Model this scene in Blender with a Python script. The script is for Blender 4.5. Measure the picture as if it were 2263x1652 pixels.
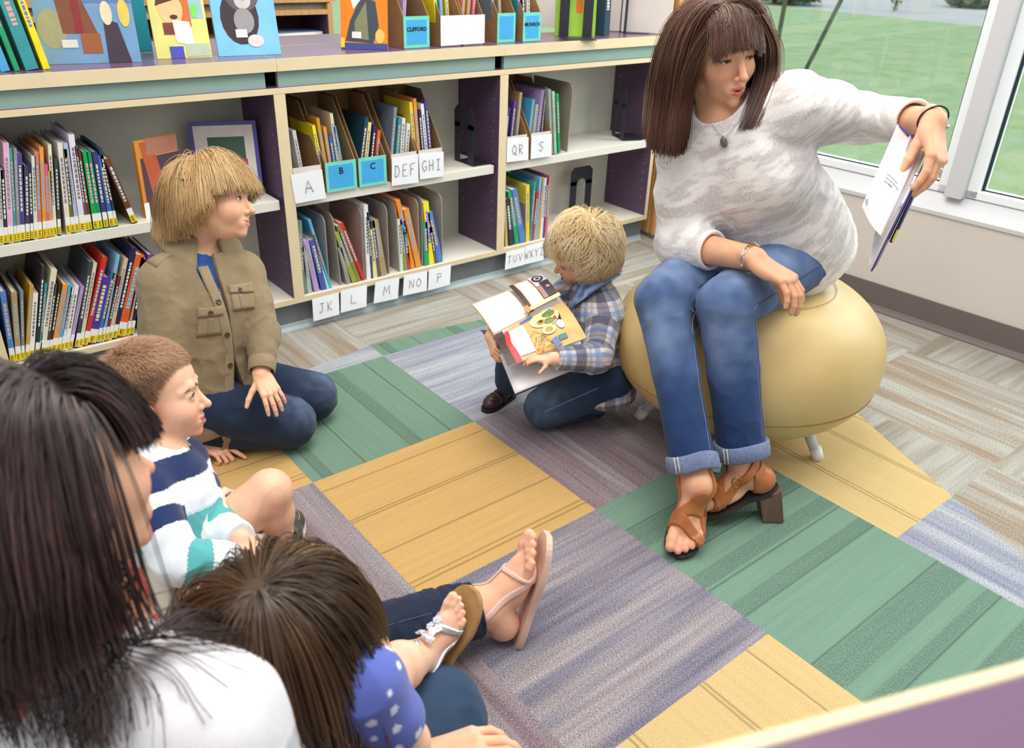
import bpy, bmesh, math, random
import numpy as np
from mathutils import Vector, Matrix, Euler, Quaternion
PI = math.pi
for o in list(bpy.data.objects): bpy.data.objects.remove(o)
scene = bpy.context.scene
COL = scene.collection

# ---------------------------------------------------------------- camera
CAM_F = 1799.57            # focal length in pixels of the 2263 px wide frame
CAM_R = np.array([[0.7822336095412458, -0.6222186932586973, 0.03089462515572168],
                  [-0.27325287870348847, -0.3872463729712179, -0.8805527303352667],
                  [0.5598602007504464, 0.6803558953812889, -0.47294017722709336]])
CAM_C = np.array([-1.17706847, -1.59218281, 1.21955384])
cam_data = bpy.data.cameras.new('camera')
cam = bpy.data.objects.new('camera', cam_data)
COL.objects.link(cam)
cam_data.sensor_width = 36.0
cam_data.lens = CAM_F * 36.0 / 2263.0
cam_data.clip_start = 0.02
cam_data.clip_end = 200
mw = Matrix.Identity(4)
for r in range(3):
    mw[r][0] = CAM_R[0][r]; mw[r][1] = -CAM_R[1][r]; mw[r][2] = -CAM_R[2][r]; mw[r][3] = CAM_C[r]
cam.matrix_world = mw
cam_data.dof.use_dof = True
cam_data.dof.focus_distance = 1.95
cam_data.dof.aperture_fstop = 5.0
scene.camera = cam

# ---------------------------------------------------------------- colour management, sky and lights
scene.view_settings.view_transform = 'Standard'
scene.view_settings.look = 'None'
scene.view_settings.gamma = 1.0
scene.view_settings.use_curve_mapping = False
scene.view_settings.exposure = 0.32

world = bpy.data.worlds.new('overcast_sky'); scene.world = world
world.use_nodes = True
wn = world.node_tree.nodes; wl = world.node_tree.links
wn.clear()
w_out = wn.new('ShaderNodeOutputWorld'); w_bg = wn.new('ShaderNodeBackground')
w_tc = wn.new('ShaderNodeTexCoord'); w_sep = wn.new('ShaderNodeSeparateXYZ'); w_ramp = wn.new('ShaderNodeValToRGB')
w_ramp.color_ramp.elements[0].position = 0.42; w_ramp.color_ramp.elements[0].color = (0.75, 0.76, 0.74, 1)
w_ramp.color_ramp.elements[1].position = 0.75; w_ramp.color_ramp.elements[1].color = (0.95, 0.98, 1.0, 1)
w_map = wn.new('ShaderNodeMapRange'); w_map.inputs[1].default_value = -1; w_map.inputs[2].default_value = 1
wl.new(w_tc.outputs['Generated'], w_sep.inputs[0]); wl.new(w_sep.outputs[2], w_map.inputs[0])
wl.new(w_map.outputs[0], w_ramp.inputs[0]); wl.new(w_ramp.outputs[0], w_bg.inputs[0])
w_bg.inputs[1].default_value = 0.72
wl.new(w_bg.outputs[0], w_out.inputs[0])

def area_light(name, loc, target, sx, sy, power, color=(1, 1, 1)):
    d = bpy.data.lights.new(name, 'AREA'); d.shape = 'RECTANGLE'; d.size = sx; d.size_y = sy
    d.energy = power; d.color = color
    o = bpy.data.objects.new(name, d); COL.objects.link(o)
    o.location = loc
    o.rotation_euler = (Vector(target) - Vector(loc)).to_track_quat('-Z', 'Y').to_euler()
    return o
# daylight coming in through the long window on the right
area_light('window_daylight', (3.2, -0.7, 2.3), (0.2, -0.2, 0.4), 3.6, 2.2, 120, (0.93, 0.98, 1.0))
# ceiling lamps of the reading room
area_light('ceiling_lamp', (-0.6, -0.9, 3.0), (-0.6, -0.6, 0), 2.4, 1.2, 42, (1.0, 0.95, 0.88))
area_light('ceiling_lamp', (0.5, 0.2, 3.0), (0.4, 0.3, 0), 2.4, 1.2, 34, (1.0, 0.95, 0.88))

# ---------------------------------------------------------------- small helpers
def lin(c):
    if isinstance(c, str):
        c = c.lstrip('#'); c = tuple(int(c[i:i+2], 16) for i in (0, 2, 4))
    out = []
    for v in c[:3]:
        v = v / 255.0
        out.append(v / 12.92 if v <= 0.04045 else ((v + 0.055) / 1.055) ** 2.4)
    return tuple(out)

def at(u, v, d):
    """point on the line of sight of pixel (u, v) at depth d metres"""
    r = CAM_R.T @ np.array([(u - 1131.5) / CAM_F, (v - 826.0) / CAM_F, 1.0])
    return CAM_C + d * r

_mats = {}
class N:
    """tiny node-tree helper"""
    def __init__(s, name):
        s.m = bpy.data.materials.new(name); s.m.use_nodes = True
        s.t = s.m.node_tree; s.t.nodes.clear()
        s.out = s.t.nodes.new('ShaderNodeOutputMaterial')
        s.b = s.t.nodes.new('ShaderNodeBsdfPrincipled')
        s.t.links.new(s.b.outputs[0], s.out.inputs[0])
    def n(s, typ, **kw):
        nd = s.t.nodes.new(typ)
        for k, v in kw.items():
            if k.startswith('i_'):
                key = k[2:]
                key = int(key) if key.isdigit() else key
                nd.inputs[key].default_value = v
            else: setattr(nd, k, v)
        return nd
    def l(s, a, b): s.t.links.new(a, b)
    def noise(s, vec, scale, detail=2.0, rough=0.5, mapscale=None):
        if mapscale is not None:
            mp = s.n('ShaderNodeMapping'); mp.inputs['Scale'].default_value = mapscale
            s.l(vec, mp.inputs[0]); vec = mp.outputs[0]
        nz = s.n('ShaderNodeTexNoise'); nz.inputs['Scale'].default_value = scale
        nz.inputs['Detail'].default_value = detail; nz.inputs['Roughness'].default_value = rough
        s.l(vec, nz.inputs['Vector']); return nz.outputs[0]
    def ramp(s, fac, stops, interp='LINEAR'):
        r = s.n('ShaderNodeValToRGB'); r.color_ramp.interpolation = interp
        e = r.color_ramp.elements
        while len(e) < len(stops): e.new(0.5)
        for i, (p, c) in enumerate(stops):
            e[i].position = p
            e[i].color = (*c, 1) if len(c) == 3 else c
        s.l(fac, r.inputs[0]); return r.outputs[0]
    def mix(s, fac, a, b, mode='MIX'):
        x = s.n('ShaderNodeMix', data_type='RGBA', blend_type=mode)
        for sock, val in ((x.inputs[0], fac), (x.inputs[6], a), (x.inputs[7], b)):
            if isinstance(val, (int, float)): sock.default_value = val
            elif isinstance(val, tuple): sock.default_value = (*val, 1) if len(val) == 3 else val
            else: s.l(val, sock)
        return x.outputs[2]
    def math(s, op, a, b=None):
        x = s.n('ShaderNodeMath', operation=op)
        for sock, val in ((x.inputs[0], a), (x.inputs[1], b)):
            if val is None: continue
            if isinstance(val, (int, float)): sock.default_value = val
            else: s.l(val, sock)
        return x.outputs[0]
    def bump(s, h, strength=0.3, dist=0.002):
        bp = s.n('ShaderNodeBump'); bp.inputs['Strength'].default_value = strength
        bp.inputs['Distance'].default_value = dist
        s.l(h, bp.inputs['Height']); s.l(bp.outputs[0], s.b.inputs['Normal']); return bp
    def obj(s): return s.n('ShaderNodeTexCoord').outputs['Object']
    def geo(s): return s.n('ShaderNodeNewGeometry').outputs['Position']
    def attr(s, name='Col'):
        a = s.n('ShaderNodeAttribute'); a.attribute_name = name; return a.outputs['Color']
    def set(s, color=None, rough=None, spec=None, metal=None, **kw):
        if color is not None:
            if isinstance(color, tuple): s.b.inputs['Base Color'].default_value = (*color[:3], 1)
            else: s.l(color, s.b.inputs['Base Color'])
        if rough is not None: s.b.inputs['Roughness'].default_value = rough
        if spec is not None: s.b.inputs['Specular IOR Level'].default_value = spec
        if metal is not None: s.b.inputs['Metallic'].default_value = metal
        for k, v in kw.items(): s.b.inputs[k].default_value = v
        return s.m

def plain(col, rough=0.55, spec=0.4, var=0.06, scale=30.0, bump=0.0, metal=0.0, name=None):
    """painted / paper / plastic surface with a little procedural variation"""
    key = (str(col), rough, spec, var, scale, bump, metal)
    if key in _mats: return _mats[key]
    c = lin(col)
    s = N(name or 'surface')
    vec = s.obj()
    nz = s.noise(vec, scale, 3.0)
    a = tuple(min(1, v * (1 - var)) for v in c); b = tuple(min(1, v * (1 + var)) for v in c)
    s.set(s.ramp(nz, [(0.3, a), (0.7, b)]), rough, spec, metal)
    if bump: s.bump(s.noise(vec, scale * 12, 2.0), bump, 0.001)
    _mats[key] = s.m
    return s.m

class MB:
    """collects simple shapes and links them as ONE mesh object"""
    def __init__(s): s.v = []; s.f = []; s.mi = []; s.sm = []
    def add(s, verts, faces, mi=0, smooth=False):
        o = len(s.v); s.v.extend([tuple(map(float, p)) for p in verts])
        for f in faces: s.f.append([i + o for i in f]); s.mi.append(mi); s.sm.append(smooth)
    def box(s, lo, hi, mi=0, M=None, faces=None):
        x0, y0, z0 = lo; x1, y1, z1 = hi
        v = [(x0,y0,z0),(x1,y0,z0),(x1,y1,z0),(x0,y1,z0),(x0,y0,z1),(x1,y0,z1),(x1,y1,z1),(x0,y1,z1)]
        if M is not None: v = [tuple(M @ Vector(p)) for p in v]
        F = [(0,3,2,1),(4,5,6,7),(0,1,5,4),(1,2,6,5),(2,3,7,6),(3,0,4,7)]
        if isinstance(mi, (list, tuple)):
            for f, m in zip(F, mi): s.add(v, [f], m)
        else: s.add(v, F, mi)
    def prism(s, poly, z0, z1, mi=0, M=None, axis='z'):
        n = len(poly)
        def P(a, b, c):
            p = {'z': (a, b, c), 'y': (a, c, b), 'x': (c, a, b)}[axis]
            return tuple(M @ Vector(p)) if M is not None else p
        v = [P(a, b, z0) for a, b in poly] + [P(a, b, z1) for a, b in poly]
        F = [list(range(n))[::-1], list(range(n, 2*n))] + [(i, (i+1) % n, n+(i+1) % n, n+i) for i in range(n)]
        s.add(v, F, mi)
    def poly(s, pts, mi=0): s.add(pts, [list(range(len(pts)))], mi)
    def tube(s, pts, radii, seg=8, mi=0, caps=True, closed=False, flat=1.0, up=None):
        pts = [Vector(p) for p in pts]; n = len(pts)
        if isinstance(radii, (int, float)): radii = [radii] * n
        ring = []; prev = None
        for i in range(n):
            if closed: t = pts[(i+1) % n] - pts[i-1]
            else: t = pts[min(i+1, n-1)] - pts[max(i-1, 0)]
            if t.length < 1e-9: t = Vector((0, 0, 1))
            t.normalize()
            if prev is None:
                r = Vector(up) if up is not None else (Vector((0,0,1)) if abs(t.z) < 0.9 else Vector((1,0,0)))
            else: r = prev
            nrm = r - t * r.dot(t)
            if nrm.length < 1e-6: nrm = t.orthogonal()
            nrm.normalize(); prev = nrm; bi = t.cross(nrm)
            ring.append([pts[i] + (nrm * math.cos(a) * flat + bi * math.sin(a)) * radii[i]
                         for a in [2*PI*k/seg for k in range(seg)]])
        v = [p for r_ in ring for p in r_]; F = []
        for i in range(n if closed else n - 1):
            j = (i+1) % n
            for k in range(seg):
                F.append((i*seg+k, i*seg+(k+1) % seg, j*seg+(k+1) % seg, j*seg+k))
        if caps and not closed:
            F.append([k for k in range(seg)][::-1]); F.append([(n-1)*seg+k for k in range(seg)])
        s.add(v, F, mi, True)
    def lathe(s, prof, seg=32, mi=0, M=None, smooth=True):
        v = []; F = []
        n = len(prof)
        for k in range(seg):
            a = 2*PI*k/seg
            for r, z in prof:
                p = Vector((r*math.cos(a), r*math.sin(a), z)); v.append(tuple(M @ p) if M is not None else tuple(p))
        for k in range(seg):
            k2 = (k+1) % seg
            for i in range(n-1): F.append((k*n+i, k2*n+i, k2*n+i+1, k*n+i+1))
        s.add(v, F, mi, smooth)
    def build(s, name, mats, parent=None, bevel=0.0, smooth=None, seg=2):
        me = bpy.data.meshes.new(name)
        me.from_pydata(s.v, [], s.f); me.update()
        if not isinstance(mats, (list, tuple)): mats = [mats]
        for m in mats: me.materials.append(m)
        me.polygons.foreach_set('material_index', s.mi)
        sm = s.sm if smooth is None else [smooth]*len(s.f)
        me.polygons.foreach_set('use_smooth', sm)
        o = bpy.data.objects.new(name, me); COL.objects.link(o)
        if parent is not None: o.parent = parent
        if bevel:
            b = o.modifiers.new('bevel', 'BEVEL'); b.width = bevel; b.segments = seg; b.limit_method = 'ANGLE'; b.angle_limit = 0.7
        return o

def tag(o, label=None, cat=None, group=None, kind=None):
    if label: o['label'] = label
    if cat: o['category'] = cat
    if group: o['group'] = group
    if kind: o['kind'] = kind
    return o
def empty(name, loc, rot=(0, 0, 0), label=None, cat=None, group=None):
    o = bpy.data.objects.new(name, None); COL.objects.link(o); o.empty_display_size = 0.05
    o.location = loc; o.rotation_euler = rot
    return tag(o, label, cat, group)
def struct(o): o['kind'] = 'structure'; return o
def copy_tree(o, parent=None):
    c = o.copy(); COL.objects.link(c)
    if parent is not None: c.parent = parent
    for ch in list(o.children): copy_tree(ch, c)
    return c
def rbox(w, h, r, n=5):
    """rounded rectangle outline, corners at (0,0)-(w,h)"""
    out = []
    for cx, cy, a0 in ((w-r, r, -90), (w-r, h-r, 0), (r, h-r, 90), (r, r, 180)):
        for k in range(n+1):
            a = math.radians(a0 + 90*k/n); out.append((cx + r*math.cos(a), cy + r*math.sin(a)))
    return out

# lettering: marker strokes in a unit box (x 0..0.7, y 0..1)
STROKES = {
 'A': [[(0,0),(.33,1),(.68,0)],[(.12,.38),(.55,.36)]], 'B': [[(0,0),(0,1),(.45,.95),(.5,.7),(.05,.52),(.55,.45),(.55,.1),(0,0)]],
 'C': [[(.6,.85),(.35,1),(.08,.8),(.02,.4),(.2,.05),(.6,.12)]], 'D': [[(.05,0),(.05,1)],[(.0,.98),(.4,.9),(.6,.5),(.4,.08),(0,0)]],
 'E': [[(.55,1),(.05,.98),(.05,0),(.55,.02)],[(.05,.52),(.45,.52)]], 'F': [[(.6,1),(.05,.96),(.05,0)],[(.05,.52),(.42,.5)]],
 'G': [[(.6,.85),(.35,1),(.06,.7),(.06,.3),(.3,0),(.6,.15),(.6,.42),(.36,.42)]], 'H': [[(.05,0),(.05,1)],[(.55,0),(.55,1)],[(.05,.5),(.55,.52)]],
 'I': [[(.3,0),(.3,1)],[(.08,1),(.52,1)],[(.08,0),(.52,0)]], 'J': [[(.1,.97),(.62,1)],[(.4,1),(.38,.2),(.22,0),(.02,.15)]],
 'K': [[(.08,0),(.08,1)],[(.58,.98),(.1,.45),(.6,0)]], 'L': [[(.1,1),(.08,.02),(.6,.04)]],
 'M': [[(0,0),(.08,1),(.34,.35),(.6,1),(.7,0)]], 'N': [[(.05,0),(.05,1),(.58,.02),(.58,1)]],
 'O': [[(.3,1),(.05,.7),(.05,.3),(.3,0),(.58,.3),(.58,.7),(.3,1)]], 'P': [[(.1,0),(.1,1),(.5,.92),(.52,.6),(.1,.48)]],
 'Q': [[(.3,1),(.05,.7),(.05,.3),(.3,0),(.58,.3),(.58,.7),(.3,1)],[(.38,.25),(.66,-.08)]], 'R': [[(.08,0),(.08,1),(.5,.92),(.5,.58),(.08,.5),(.6,0)]],
 'S': [[(.58,.88),(.3,1),(.06,.78),(.3,.54),(.56,.3),(.3,0),(.02,.12)]], 'T': [[(0,1),(.66,1)],[(.33,1),(.33,0)]],
 'U': [[(.05,1),(.06,.25),(.3,0),(.54,.22),(.56,1)]], 'V': [[(0,1),(.3,0),(.62,1)]], 'W': [[(0,1),(.15,0),(.35,.7),(.52,0),(.7,1)]],
 'X': [[(0,1),(.6,0)],[(.58,1),(.02,0)]], 'Y': [[(0,1),(.3,.5),(.6,1)],[(.3,.5),(.3,0)]], 'Z': [[(.02,.97),(.6,1),(.04,0),(.64,.03)]],
}
def strokes(mb, text, x0, y0, h, w, place, t=0.0008, mi=0, gap=0.28):
    """hand-lettered text: place(x, y) gives the 3-D point"""
    n = len(text); cw = w / (n * 0.7 + (n-1) * gap)
    for i, ch in enumerate(text):
        for st in STROKES.get(ch, []):
            pts = [place(x0 + cw*(i*(0.7+gap) + a), y0 + h*b) for a, b in st]
            mb.tube(pts, t, 4, mi)
def type_mesh(text, size, name='lettering', bold=0.0):
    cu = bpy.data.curves.new(name, 'FONT'); cu.body = text; cu.size = size; cu.align_x = 'CENTER'; cu.align_y = 'CENTER'
    cu.extrude = 0.0003; cu.offset = bold; cu.resolution_u = 2
    o = bpy.data.objects.new(name, cu); COL.objects.link(o)
    dg = bpy.context.evaluated_depsgraph_get()
    me = bpy.data.meshes.new_from_object(o.evaluated_get(dg))
    bpy.data.objects.remove(o); bpy.data.curves.remove(cu)
    me.name = name
    return me
def typed(text, size, M, mat_, parent, bold=0.0, name='lettering'):
    me = type_mesh(text, size, name, bold); me.materials.clear(); me.materials.append(mat_)
    o = bpy.data.objects.new(name, me); COL.objects.link(o); o.parent = parent; o.matrix_local = M
    return o
# ================================================================ floor, walls, window, outdoors
def carpet(name, c_lo, c_hi, grain, streak=None, groove=None, rib=None, rough=0.95):
    """loop-pile carpet; grain 'x' or 'y' is the direction of the tufting rows"""
    s = N(name); v = s.obj()
    A = (260, 900, 1) if grain == 'x' else (900, 260, 1)
    Bm = (3.0, 70, 1) if grain == 'x' else (70, 3.0, 1)
    fine = s.noise(v, 1.0, 2.0, 0.6, A)
    big = s.noise(v, 1.0, 3.0, 0.6, Bm)
    f = s.math('ADD', s.math('MULTIPLY', fine, 0.92), s.math('MULTIPLY', big, 0.24))
    lo, hi = lin(c_lo), lin(c_hi)
    if streak:
        colr = s.ramp(f, [(0.47, lo), (0.60, tuple((a+b)/2 for a, b in zip(lo, hi))), (0.74, hi)])
        hue = s.noise(v, 1.0, 2.0, 0.5, (1.2, 16, 1) if grain == 'x' else (16, 1.2, 1))
        colr = s.mix(s.ramp(hue, [(0.42, (0, 0, 0)), (0.62, (1, 1, 1))]), colr, s.mix(1.0, colr, lin(streak), 'MULTIPLY'))
    else:
        colr = s.ramp(f, [(0.40, lo), (0.70, hi)])
    h = s.noise(v, 1.0, 1.0, 0.5, (420, 420, 1))
    sep = s.n('ShaderNodeSeparateXYZ'); s.l(v, sep.inputs[0])
    if groove:
        ax = sep.outputs[1] if grain == 'x' else sep.outputs[0]
        fr = s.math('FRACT', s.math('ADD', s.math('MULTIPLY', ax, 2.0), 10.0))
        wob = s.noise(v, 30, 1.0)
        fr2 = s.math('ADD', fr, s.math('MULTIPLY', s.math('SUBTRACT', wob, 0.5), 0.004))
        stops = [(0.0, (1, 1, 1))]
        for g in groove: stops += [(g-0.007, (1, 1, 1)), (g, (0, 0, 0)), (g+0.007, (1, 1, 1))]
        gr = s.ramp(fr2, stops)
        colr = s.mix(s.math('MULTIPLY', s.math('SUBTRACT', 1.0, gr), 0.62), colr, tuple(x*0.35 for x in lo))
        h = s.math('ADD', s.math('MULTIPLY', h, 0.6), s.math('MULTIPLY', gr, 1.2))
        if rib:
            st = [(0.0, (0, 0, 0))]
            for a, b in rib: st += [(a-0.004, (0, 0, 0)), (a, (1, 1, 1)), (b, (1, 1, 1)), (b+0.004, (0, 0, 0))]
            rb = s.ramp(fr2, st)
            wv = s.noise(v, 1.0, 1.5, 0.5, (150, 330, 1) if grain == 'x' else (330, 150, 1))
            wv2 = s.ramp(wv, [(0.35, (0, 0, 0)), (0.65, (1, 1, 1))])
            h = s.math('ADD', h, s.math('MULTIPLY', s.math('MULTIPLY', rb, wv2), 1.6))
            colr = s.mix(s.math('MULTIPLY', s.math('MULTIPLY', rb, s.math('SUBTRACT', 1.0, wv2)), 0.33), colr, tuple(x*0.45 for x in lo))
    s.bump(h, 0.55, 0.003)
    return s.set(colr, rough, 0.1)
Y_X = carpet('yellow_carpet', (176,140,84), (204,168,110), 'x', groove=(0.07, 0.10, 0.335, 0.60, 0.62, 0.90))
Y_Y = carpet('yellow_carpet', (184,156,104), (208,182,132), 'y', groove=(0.20, 0.225, 0.58, 0.60, 0.86))  # paler than Y_X: brightness near the window is put into the colour
G_X = carpet('green_carpet', (96,124,108), (124,152,134), 'x', groove=(0.115, 0.30, 0.52, 0.80), rib=((0.12,0.19),(0.32,0.40),(0.53,0.58),(0.66,0.79)))
G_Y = carpet('green_carpet', (94,120,104), (120,146,128), 'y', groove=(0.06, 0.30, 0.58, 0.84), rib=((0.07,0.12),(0.59,0.66)))
P_X = carpet('heather_carpet', (100,92,98), (196,186,188), 'x', streak=(205,212,232))
P_Y = carpet('heather_carpet', (98,90,96), (192,182,184), 'y', streak=(232,216,222))
B_X = carpet('blue_grey_carpet', (118,122,132), (204,208,212), 'x', streak=(222,216,232))
B_Y = carpet('blue_grey_carpet', (118,122,132), (206,208,214), 'y', streak=(222,222,236))
F_X = carpet('grey_carpet', (128,126,120), (205,204,196), 'x', streak=(226,214,202))
F_Y = carpet('grey_carpet', (128,124,116), (203,200,192), 'y', streak=(228,208,192))
def quad(mb, x0, y0, x1, y1, z, mi): mb.poly([(x0,y0,z),(x1,y0,z),(x1,y1,z),(x0,y1,z)], mi)
fl = MB(); FM = [F_X, F_Y, Y_X, Y_Y, G_X, G_Y, P_X, P_Y, B_X, B_Y]
XN = [-3.0,-2.5,-2,-1.5,-1.0,-0.5,0,0.5,1.0,1.5,2.0]; YN = [-3.5,-3,-2.5,-2,-1.5,-1,-0.5,0,0.5,1.0,1.5,2.0,2.5,3.0,3.5]
for i in range(len(XN)-1):
    for j in range(len(YN)-1): quad(fl, XN[i], YN[j], XN[i+1], YN[j+1], 0.0, (i+j) % 2)
Zc = 0.0006
def cell(i, j, mi): quad(fl, .5*i, .5*j, .5*i+.5, .5*j+.5, Zc, mi)
for (i, j), m in {(-1,-1): 2, (-1,0): 5, (0,0): 8, (0,-1): 7, (-2,0): 2, (-2,-1): 7, (-1,-2): 6, (0,-2): 4, (0,-3): 4,
                  (-1,-3): 3, (-2,-2): 7, (-3,-1): 2, (-3,0): 5, (-2,-3): 6, (-3,-2): 6}.items(): cell(i, j, m)
fl.poly([(0,.5,Zc),(.5,.5,Zc),(.5,.545,Zc),(.25,.574,Zc),(0,.592,Zc)], 5)
fl.poly([(-.5,.5,Zc),(0,.5,Zc),(0,.592,Zc),(-.22,.56,Zc),(-.5,.53,Zc)], 8)
fl.poly([(.5,-.5,Zc),(.99,-.5,Zc),(1.03,-.3,Zc),(1.0,0,Zc),(.5,0,Zc)], 6)
fl.poly([(.5,0,Zc),(1.0,0,Zc),(.86,.25,Zc),(.68,.44,Zc),(.5,.545,Zc)], 9)
fl.poly([(.5,-1,Zc),(.774,-1,Zc),(.875,-.786,Zc),(.918,-.70,Zc),(.971,-.595,Zc),(.99,-.5,Zc),(.5,-.5,Zc)], 3)
fl.poly([(.5,-1.5,Zc),(.62,-1.32,Zc),(.774,-1,Zc),(.5,-1,Zc)], 9)
struct(fl.build('floor', FM))

WALLP = plain((214,206,198), 0.85, 0.15, 0.02, 6, 0.06)
WALLW = plain((226,216,210), 0.8, 0.15, 0.02, 6)
BASEC = plain((112,100,98), 0.5, 0.4, 0.04, 12)
ALU = plain((206,206,210), 0.42, 0.4, 0.02, 8)
PVC = plain((240,245,248), 0.35, 0.5, 0.01, 8)
GASK = plain((40,46,58), 0.6, 0.3)
# right-hand wall runs almost along y, turned 2.6 degrees
RW = Matrix.Translation((1.7325, -0.131, 0)) @ Matrix.Rotation(math.radians(2.6), 4, 'Z')
def rw(x, y, z): return RW @ Vector((x, y, z))
w = MB(); w.box((0, -3.2, 0), (0.22, 1.1, 0.41), 0, RW)
w.box((0, -3.2, 2.35), (0.22, 1.1, 3.0), 0, RW)
struct(w.build('wall_right', WALLP))
b = MB(); b.box((-0.008, -3.2, 0.006), (0.0, 1.0, 0.102), 0, RW)
pts = []
b.prism([(-0.008, 0.0), (-0.024, 0.0), (-0.022, 0.006), (-0.014, 0.012), (-0.008, 0.022)], -3.2, 1.0, 0, RW, axis='y')
bo = b.build('baseboard_right', BASEC); struct(bo)
# sill and window frames
sl = MB()
sl.prism([(0.0, 0.405), (-0.006, 0.405), (-0.006, 0.418), (0.04, 0.462), (0.055, 0.475), (0.22, 0.475), (0.22, 0.405)], -3.2, 1.1, 0, RW, axis='y')
struct(sl.build('trim_1', ALU))
MUL = (-0.285, -0.2268)   # mullion span in wall y
def window(n, y0, y1):
    root = empty('window_%d' % n, (0, 0, 0)); root['kind'] = 'structure'
    f = MB(); t = 0.028
    for lo, hi in (((0.045,y0,0.474),(0.12,y1,0.502)), ((0.045,y0,2.3),(0.12,y1,2.35)), ((0.045,y0,0.474),(0.12,y0+t*1.4,2.35)), ((0.045,y1-t*1.4,0.474),(0.12,y1,2.35))):
        f.box(lo, hi, 0, RW)
    fo = f.build('window_frame', PVC, root, 0.003)
    g = MB()
    for lo, hi in (((0.07,y0+.026,0.500),(0.078,y1-.026,0.506)), ((0.066,y1-.048,0.5),(0.076,y1-.038,2.3)), ((0.066,y0+.038,0.5),(0.076,y0+.048,2.3))):
        g.box(lo, hi, 0, RW)
    g.build('glazing_gasket', GASK, root)
    gl = MB(); gl.box((0.084, y0+.03, 0.5), (0.09, y1-.03, 2.31), 0, RW)
    s = N('window_glass'); tr = s.n('ShaderNodeBsdfTransparent'); gs = s.n('ShaderNodeBsdfGlossy'); mx = s.n('ShaderNodeMixShader')
    tr.inputs[0].default_value = (0.95, 0.985, 0.965, 1); gs.inputs['Roughness'].default_value = 0.02; mx.inputs[0].default_value = 0.05
    nz = s.noise(s.obj(), 3.0); s.l(s.ramp(nz, [(0.2, (0.94,0.98,0.96)), (0.8, (0.97,0.99,0.98))]), tr.inputs[0])
    s.l(tr.outputs[0], mx.inputs[1]); s.l(gs.outputs[0], mx.inputs[2]); s.l(mx.outputs[0], s.out.inputs[0])
    gl.build('window_pane', s.m, root)
    return root
window(1, MUL[1], 0.93)
window(2, -3.2, MUL[0])
m_ = MB(); m_.box((0.01, MUL[0], 0.47), (0.15, MUL[1], 2.35), 0, RW)
struct(m_.build('trim_2', ALU, None, 0.003))
# timber column in the corner
def wood(name, a, b_, c, scale=1.0):
    s = N(name); v = s.obj()
    rings = s.noise(v, 1.0, 4.0, 0.65, (55*scale, 55*scale, 2.2*scale))
    fig = s.noise(v, 1.0, 2.0, 0.5, (9, 9, 1.0))
    colr = s.mix(s.math('MULTIPLY', fig, 0.6), s.ramp(rings, [(0.3, lin(a)), (0.55, lin(b_)), (0.8, lin(c))]), lin(b_))
    s.bump(rings, 0.08, 0.002)
    return s.set(colr, 0.45, 0.35)
PINE = wood('pine', (176,122,66), (206,156,92), (224,180,118))
pm = MB(); pm.box((-0.055,-0.055,0.018), (0.055,0.055,2.6), 0); pm.box((-0.058,-0.058,0.018),(-0.018,-0.05,2.6),0); pm.box((-0.061,-0.02,0.018),(-0.053,0.05,2.6),0)
po = pm.build('timber_column', PINE, None, 0.003)
po.location = (1.692, 0.868, 0); po.rotation_euler = (0, 0, math.radians(-12))
tag(po, 'honey-coloured timber column in the corner at the right end of the bookcases', 'column')
ps = MB(); ps.box((-0.058,-0.058,0.0), (0.058,0.058,0.018), 0)
pso = ps.build('foot_plate', BASEC, po)
# pale partition behind the counter on the right
wb = MB()
def wallseg(mb, a, b_, t, z0, z1):
    a = Vector((*a, 0)); b_ = Vector((*b_, 0)); d = (b_-a).normalized(); n_ = Vector((-d.y, d.x, 0))
    P = [a, b_, b_+n_*t, a+n_*t]
    mb.prism([(p.x, p.y) for p in P], z0, z1, 0)
wallseg(wb, (1.15, 1.40), (1.61, 0.84), 0.05, 0.884, 2.6)
struct(wb.build('wall_back', WALLW))
# lawn, road and planting outside
s = N('lawn_grass'); v = s.geo()
f1 = s.noise(v, 2.2, 4.0, 0.7); f2 = s.noise(v, 30, 2.0)
cg = s.ramp(s.math('ADD', s.math('MULTIPLY', f1, 0.7), s.math('MULTIPLY', f2, 0.3)), [(0.35, lin((176,212,156))), (0.5, lin((196,226,178))), (0.66, lin((214,232,200)))])  # outdoor brightness is put into these pale grass colours
s.bump(f2, 0.4, 0.02); LAWN = s.set(cg, 0.95, 0.05)
g = MB(); g.poly([(2.05,-18,-0.18),(8.0,-18,-0.3),(8.0,24,-0.3),(2.05,24,-0.18)]); g.poly([(8.0,-18,-0.3),(20.6,-18,-0.4),(22.6,24,-0.4),(8.0,24,-0.3)])
tag(g.build('lawn', LAWN), 'pale green lawn outside the window', 'lawn', kind='stuff')
ROAD = plain((232,234,240), 0.85, 0.1, 0.05, 0.4)
g = MB(); g.poly([(20.6,-30,-0.42),(60,-30,-0.42),(60,60,-0.42),(22.6,60,-0.42)])
struct(g.build('road', ROAD))
STAKE = plain((96,112,100), 0.7)
for lab, a, b_ in (('dark upright stake on the lawn, just right of the seated woman\'s hair', (8.278,4.895,-0.29), (8.55,5.05,2.2)),
                   ('dark slanting guy wire on the lawn, seen above the woman\'s shoulder', (8.665,4.71,-0.29), (9.05,4.05,2.2))):
    t_ = MB(); t_.tube([a, b_], 0.028, 8)
    tag(t_.build('guy_wire' if 'guy' in lab else 'garden_stake', STAKE), lab, 'stake')
LEAF = plain((120,150,110), 0.8, 0.1, 0.25, 6)
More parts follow.
